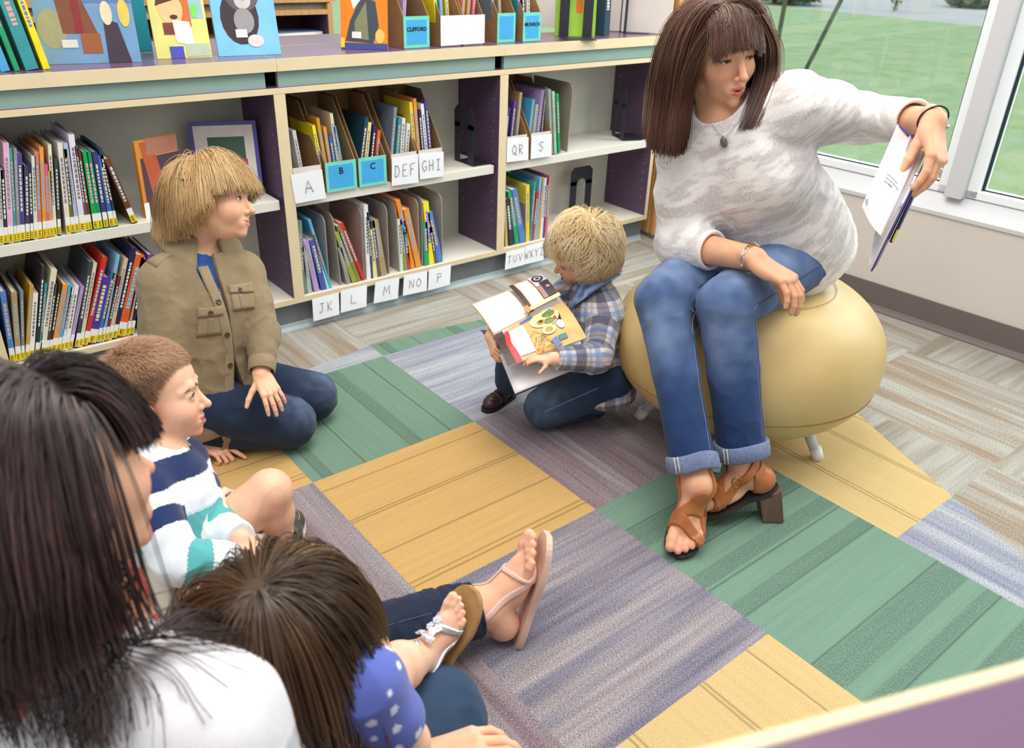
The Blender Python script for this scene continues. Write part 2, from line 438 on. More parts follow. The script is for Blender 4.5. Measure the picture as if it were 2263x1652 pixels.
def shrub(loc, rx, rz, seed, lab):
    rnd = random.Random(seed); mb = MB()
    for k in range(420):
        d = Vector((rnd.gauss(0,1), rnd.gauss(0,1), rnd.gauss(0,1))).normalized() * rnd.uniform(.55, 1)
        p = Vector((d.x*rx, d.y*rx, (d.z*.5+.5)*rz)); u = Vector((rnd.gauss(0,1), rnd.gauss(0,1), rnd.gauss(0,1))).normalized()*rx*.2; w_ = u.orthogonal().normalized()*rx*.12
        mb.poly([p-u, p+w_, p+u, p-w_])
    st = MB(); st.tube([(0,0,0),(0,0,rz*.5)], rx*.08, 6)
    r_ = empty('shrub', loc, (0,0,0), lab, 'shrub'); mb.build('foliage', LEAF, r_); st.build('stem', plain((110,96,80)), r_)
shrub((23.5,15.2,-.42), 1.1, .9, 1, 'blurred green shrub across the road beside the woman\'s head')
shrub((29.5,12.2,-.42), .8, .55, 2, 'pale green shrub across the road near the window mullion')
shrub((24.6,12.2,-.42), .28, 1.6, 3, 'narrow green sapling at the far edge of the lawn')
# ================================================================ bookcases along the back
PURP = plain((88,68,92), 0.5, 0.35, 0.05, 14)
PURT = plain((110,84,110), 0.22, 0.5, 0.04, 10)
BEIGE = plain((221,202,166), 0.5, 0.35, 0.03, 18)
BACKP = plain((205,206,194), 0.7, 0.2, 0.02, 8)
SHELFT = plain((224,220,210), 0.5, 0.35, 0.02, 10)
GREENP = plain((142,168,160), 0.5, 0.35, 0.03, 12)
KICK = plain((112,118,122), 0.6, 0.3, 0.04, 10)
COVE = plain((168,182,188), 0.45, 0.4, 0.03, 10)
PIN = plain((214,208,206), 0.4)
FRY = 0.8276; BKY = 1.095
ZB, ZR, ZT, ZL, ZC = 0.104, 0.7811, 0.7991, 0.8461, 0.8814
def bookcase(x0, x1, label, shelfz=0.459, front=FRY, rev=False):
    """one open unit: carcass, one adjustable shelf, recessed fascia, countertop and plinth"""
    W = x1 - x0; D = BKY - FRY
    root = empty('bookcase', (x0, front, 0), (0, 0, 0), label, 'bookcase', 'low library bookcases in a row')
    T = 0.0185
    for sx in (0, W - T):
        p = MB(); p.box((sx+.0004, 0.0012, ZB), (sx+T-.0004, D, ZR), 0); p.box((sx, 0.0, ZB), (sx+T, 0.0012, ZR), 1)
        xi = sx + T + .0001 if sx == 0 else sx - .0001
        for yy in (0.035, D-0.04):
            for k in range(14):
                zz = 0.20 + k*0.038
                c = [(xi + (0.0003 if sx == 0 else -0.0003), yy + .0022*math.cos(a), zz + .0022*math.sin(a)) for a in [2*PI*q/6 for q in range(6)]]
                p.poly(c, 2)
        p.build('side_panel', [PURP, BEIGE, PIN], root)
    p = MB(); p.box((T, D-0.006, ZB), (W-T, D, ZR), 0); p.build('back_panel', BACKP, root)
    p = MB(); p.box((0, 0.0012, ZR+.0005), (W, D, ZT), 0); p.box((0, 0, ZR+.0005), (W, 0.0012, ZT), 1); p.build('top_rail', [PURP, BEIGE], root, 0.0008)
    p = MB(); p.box((T, 0.0012, ZB), (W-T, D-.006, ZB+.0185), 0); p.box((T, 0, ZB), (W-T, 0.0012, ZB+.0185), 1); p.build('bottom_shelf', [SHELFT, BEIGE], root)
    if shelfz:
        p = MB(); p.box((T+.006, 0.012, shelfz-.031), (W-T-.012, D-.008, shelfz), 0); p.build('shelf', SHELFT, root, 0.0015)
        for sx in (T, W-T-.012):
            q = MB(); q.tube([(sx+.001, .045, shelfz-.036), (sx+.011, .045, shelfz-.036)], .003, 8); q.tube([(sx+.001, D-.05, shelfz-.036), (sx+.011, D-.05, shelfz-.036)], .003, 8)
            q.build('shelf_pin', PVC, root)
    p = MB(); p.box((0.006, 0.014, ZT), (W-0.034, 0.03, ZL), 0); p.box((0.03, 0.03, ZT), (W-0.06, D, ZL), 1); p.build('fascia', [GREENP, PURP], root)
    p = MB(); p.box((.0004, 0.0008, ZL), (W-.0004, D+.004, ZC-.0006), 0); p.box((.0004, -0.002, ZL), (W-.0004, .0012, ZC), 1); p.box((W-.0022, .0012, ZL), (W-.0004, D+.004, ZC), 1)
    p.box((.0004, .0012, ZC-.0006), (W-.0022, D+.004, ZC), 0)
    p.build('countertop', [PURT, BEIGE], root, 0.0006)
    p = MB(); p.box((0, 0.03, 0), (W, 0.045, ZB), 0); p.build('plinth', KICK, root)
    p = MB(); p.prism([(.03, .0), (.016, .0), (.018, .004), (.026, .012), (.028, .024), (.03, .024)], 0, W, 0, axis='x'); p.build('plinth_trim', COVE, root)
    return root
JX = (-1.895, -1.012, -0.127, 0.731, 1.577)
bookcase(JX[0], JX[1], 'low purple and beige bookcase at the far left, only its end post in the picture')
bookcase(JX[1], JX[2], 'low purple and beige bookcase behind the blond boy, full of spine-out picture books')
bookcase(JX[2], JX[3], 'low purple and beige bookcase in the middle, with lettered file boxes on its shelf')
bookcase(JX[3], JX[4], 'low purple and beige bookcase at the right, beside the timber column')
# the back-to-back row behind
def back_unit(x0, x1, lab):
    root = empty('bookcase', (x0, 1.103, 0), (0,0,0), lab, 'bookcase', 'back-to-back bookcases behind the counter')
    W = x1-x0
    p = MB(); p.box((.0004, 0, ZL), (W-.0004, .262, ZC), 0); p.box((.0004, -.0004, ZC-.004), (W-.0004, .0022, ZC+.0002), 1); p.build('countertop', [PURT, BEIGE], root)
    p = MB(); p.box((0, .01, 0), (W, .03, ZL)); p.build('back_panel', PURP, root)
    for sx in (0, W-.0185):
        p = MB(); p.box((sx, .03, 0), (sx+.0185, .25, ZL)); p.build('side_panel', PURP, root)
    return root
for a, b_, l_ in ((JX[0], JX[1], 'rear bookcase top behind the green and yellow books'), (JX[1], JX[2], 'rear bookcase top behind the kitten book'), (JX[2], JX[3], 'rear bookcase top behind the ship book'), (JX[3], 1.12, 'rear bookcase top behind the right-hand file boxes')):
    back_unit(a, b_, l_)
# taller wooden bookcase further back
OAK = wood('oak', (178,130,78), (204,158,104), (216,176,124))
DARKIN = plain((96,84,74), 0.7)
def far_case():
    root = empty('bookcase', (0.30, 2.05, 0), (0,0,0), 'far oak-framed bookcase behind the counter, beside the orange ship book', 'bookcase')
    W = 0.395
    p = MB()
    p.box((-.9, 0, 0), (-.878, .3, .93)); p.build('side_panel', OAK, root)
    p = MB(); p.box((W-.022, 0, 0), (W, .3, .93)); p.build('side_panel', OAK, root)
    p = MB(); p.box((-.9, 0, .935), (W+.02, .3, .965)); p.build('top_board', OAK, root)
    p = MB(); p.box((-.878, .02, .905), (W, .035, .935)); p.build('fascia', plain((120,108,96)), root)
    p = MB(); p.box((-.878, 0, .885), (W-.022, .29, .905)); p.build('top_rail', OAK, root)
    p = MB(); p.box((-.878, .28, 0), (W-.022, .3, .93)); p.build('back_panel', DARKIN, root)
    p = MB(); p.box((-.878, 0, .775), (W-.022, .28, .792)); p.build('shelf', SHELFT, root)
    p = MB(); p.box((W-.026, .005, .0), (W-.022, .28, .885)); p.build('lining', PURP, root)
far_case()
bl = MB(); bl.box((0,0,0),(.24,.2,.018),1); bl.box((.002,.001,.018),(.238,.199,.020),0)
bo = bl.build('book', [plain((110,140,186)), plain((226,222,216))]); bo.location = (.42, 2.06, .7922); bo.rotation_euler = (0,0,.12)
tag(bo, 'blue book lying flat in the far oak bookcase', 'book')
# purple-topped bookcase close to the camera
def near_case():
    p0 = Vector((-0.925, -1.457, 0)); p1 = Vector((-0.752, -1.524, 0)); d = (p1-p0).normalized()
    a = math.atan2(d.y, d.x)
    root = empty('bookcase', tuple(p0 - d*0.35), (0,0,a), 'purple bookcase top with a beige edge, blurred close in the bottom right corner', 'bookcase')
    W = 0.95
    p = MB(); p.box((0, -.26, ZL), (W, -.009, ZC), 0); p.build('countertop', PURT, root, .001)
    p = MB(); p.box((0, -.009, ZL-.001), (W, 0.0, ZC+.0003), 0); p.build('edge_band', BEIGE, root, .002)
    p = MB(); p.box((0.03, -.25, 0), (W-.03, -.02, ZL)); p.build('carcass', PURP, root)
near_case()
# ================================================================ books, file boxes and signs
def A3(p): return np.array(p, dtype=np.float64)
SHELF_A = [(-0.939, 0.01, 0.199, 12.2, 'pale grey'), (-0.928, 0.009, 0.196, 10.6, 'dark purple'), (-0.918, 0.013, 0.262, 10.3, 'pink'), (-0.904, 0.007, 0.248, 10.2, 'teal'), (-0.897, 0.009, 0.247, 10.7, 'grey'), (-0.889, 0.011, 0.233, 10.6, 'violet'), (-0.877, 0.01, 0.199, 11.6, 'black-and-white'), (-0.865, 0.007, 0.203, 10.8, 'slim navy'), (-0.857, 0.01, 0.222, 10.9, 'white and green'), (-0.847, 0.01, 0.232, 10.2, 'salmon'), (-0.835, 0.01, 0.242, 10.2, 'orange'), (-0.825, 0.008, 0.196, 10.3, 'hot pink'), (-0.817, 0.008, 0.178, 10.0, 'ochre'), (-0.808, 0.008, 0.246, 8.7, 'cream'), (-0.798, 0.008, 0.207, 9.5, 'dark green'), (-0.777, 0.012, 0.246, 6.8, 'ivory'), (-0.764, 0.01, 0.229, 6.3, 'black and gold'), (-0.753, 0.011, 0.243, 4.3, 'pale blue'), (-0.741, 0.016, 0.264, 5.0, 'tall lilac'), (-0.726, 0.008, 0.233, 4.2, 'slate'), (-0.718, 0.008, 0.226, 3.5, 'maroon'), (-0.706, 0.014, 0.215, 3.5, 'bright green'), (-0.693, 0.011, 0.214, 2.7, 'emerald'), (-0.679, 0.012, 0.212, 2.7, 'indigo'), (-0.664, 0.014, 0.201, 2.0, 'royal blue'), (-0.65, 0.008, 0.219, -0.3, 'dark teal'), (-0.603, 0.015, 0.193, -11.9, 'brown leaning')]
SHELF_B = [(-0.991, 0.014, 0.212, 6.2, 'blue'), (-0.977, 0.016, 0.206, 9.5, 'tan'), (-0.963, 0.011, 0.207, 11.7, 'grey-blue'), (-0.955, 0.009, 0.221, 15.8, 'gold'), (-0.945, 0.012, 0.195, 15.8, 'white'), (-0.93, 0.009, 0.271, 16.1, 'charcoal'), (-0.921, 0.008, 0.218, 16.6, 'teal'), (-0.919, 0.015, 0.257, 19.1, 'cream'), (-0.904, 0.008, 0.213, 18.6, 'brown'), (-0.896, 0.008, 0.215, 19.6, 'black-patterned'), (-0.889, 0.014, 0.208, 20.6, 'orange'), (-0.875, 0.013, 0.203, 21.1, 'sky blue'), (-0.864, 0.01, 0.195, 20.1, 'white-edged'), (-0.854, 0.011, 0.197, 19.9, 'plain white'), (-0.842, 0.009, 0.194, 21.2, 'lilac and blue'), (-0.826, 0.011, 0.262, 19.9, 'dark slate'), (-0.815, 0.012, 0.257, 20.2, 'pale cream'), (-0.805, 0.013, 0.273, 22.7, 'red'), (-0.79, 0.021, 0.206, 22.3, 'wide violet'), (-0.767, 0.012, 0.218, 22.1, 'mid blue'), (-0.755, 0.01, 0.269, 20.2, 'light blue'), (-0.745, 0.008, 0.204, 21.9, 'red and black'), (-0.735, 0.011, 0.254, 21.0, 'beige'), (-0.723, 0.013, 0.293, 21.8, 'navy'), (-0.71, 0.025, 0.257, 22.6, 'orange-red'), (-0.685, 0.013, 0.246, 20.7, 'faded pink'), (-0.672, 0.01, 0.238, 18.9, 'black'), (-0.641, 0.017, 0.243, 15.0, 'purple')]
SHELF_D = [(-0.109, 0.018, 0.257, 0.9, 'grey-green'), (-0.089, 0.016, 0.169, -3.4, 'pale green'), (-0.064, 0.018, 0.189, -7.3, 'lilac'), (-0.037, 0.02, 0.187, -9.2, 'deep blue'), (-0.017, 0.01, 0.206, -10.1, 'mint'), (-0.009, 0.01, 0.261, -12.4, 'sky blue'), (0.06, 0.015, 0.139, -10.4, 'grey stone'), (0.082, 0.019, 0.2, -15.7, 'green and yellow'), (0.101, 0.015, 0.225, -16.8, 'olive'), (0.122, 0.013, 0.234, -18.2, 'red'), (0.14, 0.016, 0.271, 0.8, 'tall white'), (0.156, 0.01, 0.245, -0.7, 'navy and yellow'), (0.166, 0.017, 0.181, -3.2, 'pale yellow'), (0.183, 0.013, 0.212, -3.8, 'striped black'), (0.199, 0.024, 0.211, -7.3, 'tan'), (0.278, 0.014, 0.199, -1.2, 'white and green'), (0.296, 0.012, 0.195, -3.5, 'patterned green'), (0.309, 0.015, 0.19, -4.8, 'crimson'), (0.325, 0.017, 0.272, -11.5, 'orange and yellow'), (0.348, 0.022, 0.233, -11.6, 'orange'), (0.384, 0.02, 0.169, -0.7, 'green'), (0.406, 0.023, 0.243, -5.2, 'bright yellow'), (0.429, 0.014, 0.148, -8.5, 'slate'), (0.445, 0.022, 0.205, -12.6, 'blue')]
DIV_D = [(-0.007, 0.002, 0.255, 0.5), (0.039, 0.004, 0.258, -3.1), (0.13, 0.003, 0.259, 0.9), (0.233, 0.003, 0.256, 0.2), (0.276, 0.003, 0.256, -1.3), (0.364, 0.003, 0.255, -0.2), (0.377, 0.004, 0.26, 1.3), (0.466, 0.003, 0.259, 0.0)]
SHELF_E = [(0.77, 0.011, 0.197, -4.4, 'thin yellow'), (0.79, 0.022, 0.197, -8.2, 'dark patterned'), (0.82, 0.021, 0.228, -11.9, 'green'), (0.847, 0.029, 0.232, -14.2, 'blue'), (0.876, 0.018, 0.235, -2.9, 'yellow'), (0.894, 0.011, 0.242, 2.6, 'teal'), (0.905, 0.012, 0.201, 4.8, 'red'), (0.917, 0.016, 0.255, 4.0, 'light blue'), (0.933, 0.016, 0.253, 2.9, 'ochre'), (0.949, 0.014, 0.251, 2.5, 'white'), (0.963, 0.013, 0.258, 1.6, 'violet'), (0.976, 0.012, 0.257, 0.7, 'red-spotted')]

RGB = {'pale grey':(206,202,196),'dark purple':(58,40,76),'pink':(222,172,200),'teal':(60,150,156),'grey':(140,140,134),'violet':(78,66,140),'black-and-white':(70,66,78),'slim navy':(44,46,84),'white and green':(206,216,200),'salmon':(196,120,110),'orange':(226,150,62),'hot pink':(222,92,140),'ochre':(206,160,72),'cream':(222,214,190),'dark green':(62,78,66),'ivory':(224,214,206),'black and gold':(120,104,48),'pale blue':(170,184,214),'tall lilac':(226,214,228),'slate':(88,96,104),'maroon':(124,52,56),'bright green':(30,164,76),'emerald':(24,150,92),'indigo':(70,62,120),'royal blue':(56,104,180),'dark teal':(34,66,84),'brown leaning':(110,66,40),
'blue':(84,130,196),'tan':(170,146,104),'grey-blue':(120,130,146),'gold':(196,150,50),'white':(228,226,224),'charcoal':(52,48,54),'brown':(84,62,50),'black-patterned':(60,50,46),'sky blue':(80,166,214),'white-edged':(220,216,214),'plain white':(232,230,228),'lilac and blue':(180,150,204),'dark slate':(64,72,84),'pale cream':(216,204,178),'red':(200,54,46),'wide violet':(76,58,150),'mid blue':(66,112,178),'light blue':(124,176,212),'red and black':(130,50,48),'beige':(206,186,156),'navy':(44,40,84),'orange-red':(216,96,48),'faded pink':(206,130,120),'black':(46,42,46),'purple':(96,64,140),
'grey-green':(120,134,124),'pale green':(168,188,168),'lilac':(184,150,210),'deep blue':(72,92,168),'mint':(176,220,204),'grey stone':(150,146,142),'green and yellow':(150,160,60),'olive':(140,126,64),'tall white':(232,230,228),'navy and yellow':(60,72,130),'pale yellow':(228,216,140),'striped black':(96,92,90),'white and green':(206,216,200),'patterned green':(120,160,80),'crimson':(190,54,72),'orange and yellow':(232,140,44),'green':(40,156,110),'bright yellow':(238,222,40),'thin yellow':(214,180,90),'dark patterned':(58,54,70),'yellow':(232,206,60),'red-spotted':(222,110,84)}
YLAB = plain((232,208,40), .5); WLAB = plain((232,232,228), .6); BLK = plain((30,28,32), .6); PGS = plain((232,226,212), .8)
def a_book(x, z, w, h, lean, col, lab, group, yf=.842, d=.20, label=True, cat='book'):
    w = max(w, .006); root = empty('book', (x, yf, z), (0,0,0), lab, cat, group)
    la = math.radians(lean); M_ = (Matrix.Translation((w,0,0)) @ Matrix.Rotation(la, 4, 'Y') @ Matrix.Translation((-w,0,0))) if lean > 0 else Matrix.Rotation(la, 4, 'Y')
    cm = plain(col, .4, .4, .12, 25); t = min(.002, w*.25); m = MB()
    m.box((0,0,0), (w,.002,h), 0, M_); m.box((0,.002,0), (t,d,h), 0, M_); m.box((w-t,.002,0), (w,d,h), 0, M_)
    alt = plain(tuple(int(min(255, 255-v*.6)) for v in col), .5, .4, .1, 30); rs = random.Random(int(abs(x)*1e4)); zz = h*.35
    while zz < h*.85:
        g = rs.uniform(.004,.012); m.box((w*.3,-.0004,zz), (w*.7,0,zz+g), 1, M_); zz += g+.003
    m.build('cover', [cm, alt], root)
    p = MB(); p.box((t,.004,.003), (w-t,d-.004,h-.004), 0, M_); p.build('pages', PGS, root)
    if label:
        l = MB(); l.box((0,-.0006,.004), (w,0,.026), 0, M_); l.box((0,-.0006,.026), (w,0,.046), 1, M_); k = w*.28
        for lo, hi in (((k,-.0009,.008),(k*1.35,-.0006,.022)), ((k,-.0009,.008),(w-k,-.0006,.0098)), ((k,-.0009,.0141),(w-k,-.0006,.0159)), ((k,-.0009,.0202),(w-k,-.0006,.022))): l.box(lo, hi, 2, M_)
        l.build('spine_label', [YLAB, WLAB, BLK], root)
    return root
ORD = ['first','second','third','fourth','fifth','sixth','seventh','eighth','ninth','tenth','eleventh','twelfth','thirteenth','fourteenth','fifteenth','sixteenth','seventeenth','eighteenth','nineteenth','twentieth','twenty-first','twenty-second','twenty-third','twenty-fourth','twenty-fifth','twenty-sixth','twenty-seventh','twenty-eighth']
def row(rows, z, where, group, label=True, d=.20):
    prev = -9
    for i, (x, w, h, lean, nm) in enumerate(rows):
        w = max(.006, abs(w))
        if i+1 < len(rows): w = min(w, max(.006, rows[i+1][0]-x-.0005))
        a_book(x, z, w, min(h, .285), lean, RGB.get(nm, (150,150,150)), '%s book, %s from the left %s' % (nm, ORD[i], where), group, label=label, d=d)
row(SHELF_A, .4595, 'on the middle shelf of the left bookcase', 'picture books on the left middle shelf')
row(SHELF_B, .123, 'on the bottom shelf of the left bookcase', 'picture books on the left bottom shelf')
row(SHELF_D, .123, 'on the bottom shelf of the middle bookcase', 'thin books between the grey dividers', False, .19)
row(SHELF_E, .123, 'on the bottom shelf of the right bookcase', 'thin books on the right bottom shelf', False, .19)
GREYB = plain((168,160,154), .6)
def divider(x, z, h, lean, lab, mat=GREYB, d=.235):
    o = [(0,0),(d,0),(d,h),(.03,h)]+[(.03-.03*math.sin(a), h-.03+.03*math.cos(a)) for a in np.linspace(0, PI/2, 7)]
    m = MB(); m.prism(o, 0, .0025, 0, Matrix.Translation((x,.846,z)) @ Matrix.Rotation(math.radians(lean), 4, 'Y'), axis='x'); tag(m.build('shelf_divider', mat), lab, 'divider', 'grey shelf dividers')
for i, (x, w, h, le) in enumerate(DIV_D): divider(x, .123, h, le, 'grey rounded shelf divider, %s from the left on the bottom shelf of the middle bookcase' % ORD[i])
divider(1.075, .4635, .262, 2, 'brown rounded divider beside the S file on the right bookcase', plain((150,132,120), .6)); divider(.868, .123, .235, 0, 'brown rounded divider among the books under the QR file', plain((150,132,120), .6))
PAP = plain((234,236,240), .8, .1, .02, 10); PEN = plain((96,96,104), .7); KRAFT = plain((150,118,82), .85, .1, .08, 20); WHB = plain((216,208,204), .7); TEALF = plain((116,206,190), .6); BLU = plain((64,164,220), .6)
def paper_sign(parent, P, text, pen=True):
    """P: four corners tl tr br bl"""
    a, b, c, d = map(A3, P); pl = lambda u, v: tuple(a*(1-u)*v+b*u*v+c*u*(1-v)+d*(1-u)*(1-v)+A3((0,-.0012,0)))
    m = MB(); m.add([tuple(q) for q in (a,b,c,d)]+[tuple(q+A3((0,.0008,0))) for q in (a,b,c,d)], [(0,3,2,1),(4,5,6,7),(0,1,5,4),(1,2,6,5),(2,3,7,6),(3,0,4,7)]); o = m.build('paper_label', PAP, parent)
    if text: t = MB(); n = len(text); strokes(t, text, .5-.13*n, .30, .42, .26*n, pl, .0009); t.build('handwritten_letters', PEN, o)
    return o
def file_box(x0, x1, z, lab, sign=None, typed_=None, hf=.095, hb=.275, yf=.832, d=.24, books=(), sw=None):
    root = empty('file_box', (0,0,0), (0,0,0), lab, 'file box', 'cardboard file boxes'); o = [(yf,z),(yf+d,z),(yf+d,z+hb),(yf+d*.55,z+hb),(yf,z+hf)]
    for xa in (x0, x1-.003):
        m = MB(); m.prism(o, xa, xa+.003, 0, axis='x'); m.build('side_wall', KRAFT, root)
    m = MB(); m.box((x0+.003,yf,z), (x1-.003,yf+.003,z+hf)); m.build('front_wall', WHB, root); m = MB(); m.box((x0+.003,yf+d-.003,z), (x1-.003,yf+d,z+hb)); m.build('back_wall', KRAFT, root); m = MB(); m.box((x0+.003,yf+.003,z), (x1-.003,yf+d-.003,z+.003)); m.build('base', KRAFT, root)
    if sign: paper_sign(root, sign[0], sign[1])
    if typed_:
        m = MB(); m.box((x0-.001,yf-.0015,z+.001), (x1+.001,yf,z+hf+.003), 0); m.box((x0+.010,yf-.002,z+.012), (x1-.010,yf-.0015,z+hf-.008), 1); fo = m.build('front_label', [TEALF, BLU], root)
        for k, (tx, sz, zz) in enumerate(typed_): typed(tx, sz, Matrix.Translation(((x0+x1)/2, yf-.0024, z+zz)) @ Matrix.Rotation(PI/2, 4, 'X'), BLK, fo, .0006)
    n = len(books)
    for i, (nm, h, le) in enumerate(books):
        w = (x1-x0-.02)/max(n,1); a_book(x0+.006+i*w, z+.004, min(w*.7,.012), h, le, RGB.get(nm, (150,150,150)), '%s book, %s from the left in the %s' % (nm, ORD[i], lab.split(' on the')[0].split(' standing')[0]), 'books in the file boxes', yf+.03, .17, False)
Zm = .4595; Fy = .8255
file_box(-.108, -.006, Zm, 'file box marked A on the middle bookcase', (((-.117,Fy,.537),(-.009,Fy,.541),(-.002,Fy,.446),(-.11,Fy,.444)), 'A'), books=(('white',.22,-6),('pale grey',.2,-6)))
file_box(.006, .116, Zm, 'file box marked B on the middle bookcase', None, (('B',.030,.066),), books=(('bright yellow',.21,-7),('gold',.23,-6),('orange',.20,-5),('royal blue',.17,-5),('pale cream',.24,-5),('sky blue',.20,-8)))
file_box(.127, .231, Zm, 'file box marked C on the middle bookcase', None, (('C',.030,.066),), books=(('dark teal',.22,12),('pale yellow',.20,10),('navy',.19,10),('orange-red',.17,9)))
file_box(.250, .356, Zm, 'file box marked DEF on the middle bookcase', (((.252,Fy,.545),(.357,Fy,.546),(.356,Fy,.446),(.247,Fy,.45)), 'DEF'), books=(('grey-blue',.24,8),('teal',.20,8),('white',.20,6),('plain white',.18,6)))
file_box(.361, .463, Zm, 'file box marked GHI on the middle bookcase', (((.359,Fy,.548),(.463,Fy,.541),(.463,Fy,.454),(.362,Fy,.456)), 'GHI'), books=(('yellow',.25,-4),('orange',.26,-4),('navy',.22,-4),('tall white',.24,-5),('violet',.25,-5)))
file_box(.752, .853, .464, 'file box marked QR on the right bookcase', (((.75,Fy,.555),(.853,Fy,.55),(.857,Fy,.463),(.75,Fy,.466)), 'QR'), books=(('indigo',.19,6),('purple',.21,6),('tan',.24,5)))
file_box(.868, .974, .464, 'file box marked S on the right bookcase', (((.868,Fy,.552),(.97,Fy,.549),(.975,Fy,.463),(.868,Fy,.464)), 'S'), books=(('sky blue',.21,6),('pale green',.19,6),('lilac',.24,6),('dark slate',.25,4)))
for i, nm in enumerate(('grey stone','pale green','emerald')): a_book(.985+i*.02, .464, .012, .25-.01*i, -7, RGB[nm], '%s thin book leaning right of the S file box, %s of three' % (nm, ORD[i]), 'thin books beside the S file', label=False)
for P, t in (([(-.084,.824,.108),(.017,.824,.109),(.009,.816,.03),(-.089,.818,.028)],'JK'), ([(.025,.824,.113),(.129,.824,.112),(.117,.816,.034),(.016,.818,.034)],'L'), ([(.163,.824,.114),(.263,.824,.112),(.248,.816,.034),(.148,.818,.037)],'M'), ([(.283,.824,.114),(.384,.824,.11),(.375,.816,.035),(.271,.818,.038)],'NO'), ([(.391,.824,.112),(.492,.824,.113),(.480,.816,.035),(.382,.818,.033)],'P'), ([(.759,.824,.109),(.856,.824,.11),(.849,.816,.039),(.75,.818,.037)],'TUV'), ([(.858,.824,.113),(.951,.824,.117),(.954,.816,.038),(.850,.818,.039)],'WXYZ')):
    r_ = empty('paper_tag', (0,0,0), (0,0,0), 'white paper tag lettered %s hanging from the bottom shelf edge' % t, 'sign', 'paper tags on the bottom shelves'); paper_sign(r_, P, t)
BEND = plain((40,42,52), .45, .4)
def bookend(x, y, z, w, h, rot, lab):
    r_ = empty('bookend', (x,y,z), (0,0,rot), lab, 'bookend', 'black metal bookends'); q = rbox(w, h, .02); m = MB(); iw = w*.42
    for lo, hi in (((0,0,0),(w*.29,.0018,h*.7)), ((w*.71,0,0),(w,.0018,h*.7))): m.box(lo, hi)
    m.prism([(0,h*.62),(w*.29,h*.62)]+[(w*.5-w*.21*math.cos(a), h*.62+w*.21*math.sin(a)) for a in np.linspace(.2, PI-.2, 9)]+[(w*.71,h*.62),(w,h*.62),(w,h-.02),(w-.02,h),(.02,h),(0,h-.02)], 0, .0018, 0, axis='y'); m.build('plate', BEND, r_); m = MB(); m.box((0,-.10,0), (w,0,.0015)); m.build('foot', BEND, r_)
bookend(.62, .86, .4595, .12, .21, PI/2, 'black bookend at the right end of the lettered files'); bookend(1.43, .88, .464, .12, .21, 1.2, 'black bookend on the middle shelf of the right bookcase'); bookend(1.27, 1.02, .123, .13, .21, 0, 'black bookend behind the toddler on the bottom shelf')
# counter top: display books, file boxes, bookends
def display(x, y, w, h, rot, col, art, lab, tilt=-12, z=ZC+.0006, t=.012):
    r_ = empty('book', (x,y,z), (0,0,rot), lab, 'book', 'books displayed face out'); M_ = Matrix.Rotation(math.radians(tilt), 4, 'X'); m = MB(); m.box((0,0,0), (w,.002,h), 0, M_); m.box((0,t-.002,0), (w,t,h), 0, M_); m.box((0,.002,0), (.002,t-.002,h), 0, M_); m.build('cover', plain(col, .35, .4, .08, 15), r_); m = MB(); m.box((.002,.002,.002), (w-.003,t-.002,h-.003), 0, M_); m.build('pages', PGS, r_)
    mats = [plain(c) for c, _ in art]; m = MB()
    for k, (c, pts) in enumerate(art): m.poly([tuple(M_ @ Vector((u*w, -.0005-.00012*k, v*h))) for u, v in pts], k)
    if art: m.build('cover_picture', mats, r_)
    return r_
E_ = lambda cx, cy, rx, ry, n=18: [(cx+rx*math.cos(t), cy+ry*math.sin(t)) for t in np.linspace(0, 2*PI, n+1)[:-1]]
Rr = lambda a, b, c, d: [(a,b),(c,b),(c,d),(a,d)]
display(-.715, .965, .24, .25, -.22, (110,150,190), [((88,120,170),[(.3,.6),(.75,.95),(1,.6)]),((150,150,120),E_(.15,.35,.14,.2)),((120,70,50),[(.22,.75),(.45,.78),(.6,.3),(.25,.3)]),((130,40,48),Rr(.38,.3,.46,.7)),((206,176,150),E_(.37,.86,.06,.08)),((40,36,60),E_(.38,.97,.12,.04)),((150,84,46),Rr(.42,.1,.62,.3)),((60,48,64),[(.66,0),(.9,0),(.82,.4),(.68,.45)]),((220,206,180),E_(.72,.5,.06,.12)),((214,190,90),E_(.9,.5,.06,.14)),((206,206,206),Rr(.22,.16,.38,.24))], 'large picture book with a crowd by the sea, standing on the counter')
display(-.425, .955, .15, .21, -.18, (222,216,130), [((206,110,50),Rr(.55,.4,.72,.85)),((150,190,206),Rr(.72,.5,.95,.9)),((222,190,140),E_(.38,.62,.22,.2)),((84,52,36),[(.12,.66),(.2,.86),(.45,.9),(.66,.76),(.5,.74)]),((96,40,30),E_(.42,.52,.07,.03)),((120,60,50),Rr(.2,.3,.4,.45)),((236,236,226),[(.4,.2),(.72,.16),(.68,.46),(.38,.48)]),((70,80,180),Rr(.25,.0,.5,.15)),((180,196,170),Rr(.55,.02,.98,.18)),((120,210,100),E_(.8,.6,.06,.1))], 'yellow book with a cartoon boy on the cover, standing on the counter')
kr = display(-.255, .935, .185, .25, -.14, (126,192,222), [((58,46,54),E_(.42,.42,.3,.3)),((96,88,94),E_(.5,.68,.27,.2)),((58,46,54),[(.2,.78),(.24,1.0),(.42,.86)]),((200,190,192),E_(.5,.6,.13,.09)),((210,196,176),E_(.41,.70,.06,.05)),((210,196,176),E_(.6,.70,.06,.05)),((60,80,90),E_(.41,.70,.03,.03)),((60,80,90),E_(.6,.70,.03,.03)),((206,130,140),E_(.51,.62,.025,.02)),((150,146,150),E_(.48,.38,.16,.14)),((214,204,210),E_(.62,.16,.13,.07)),((230,222,230),Rr(.32,.2,.5,.29))], 'light blue book with a fluffy kitten on the cover, standing on the counter')
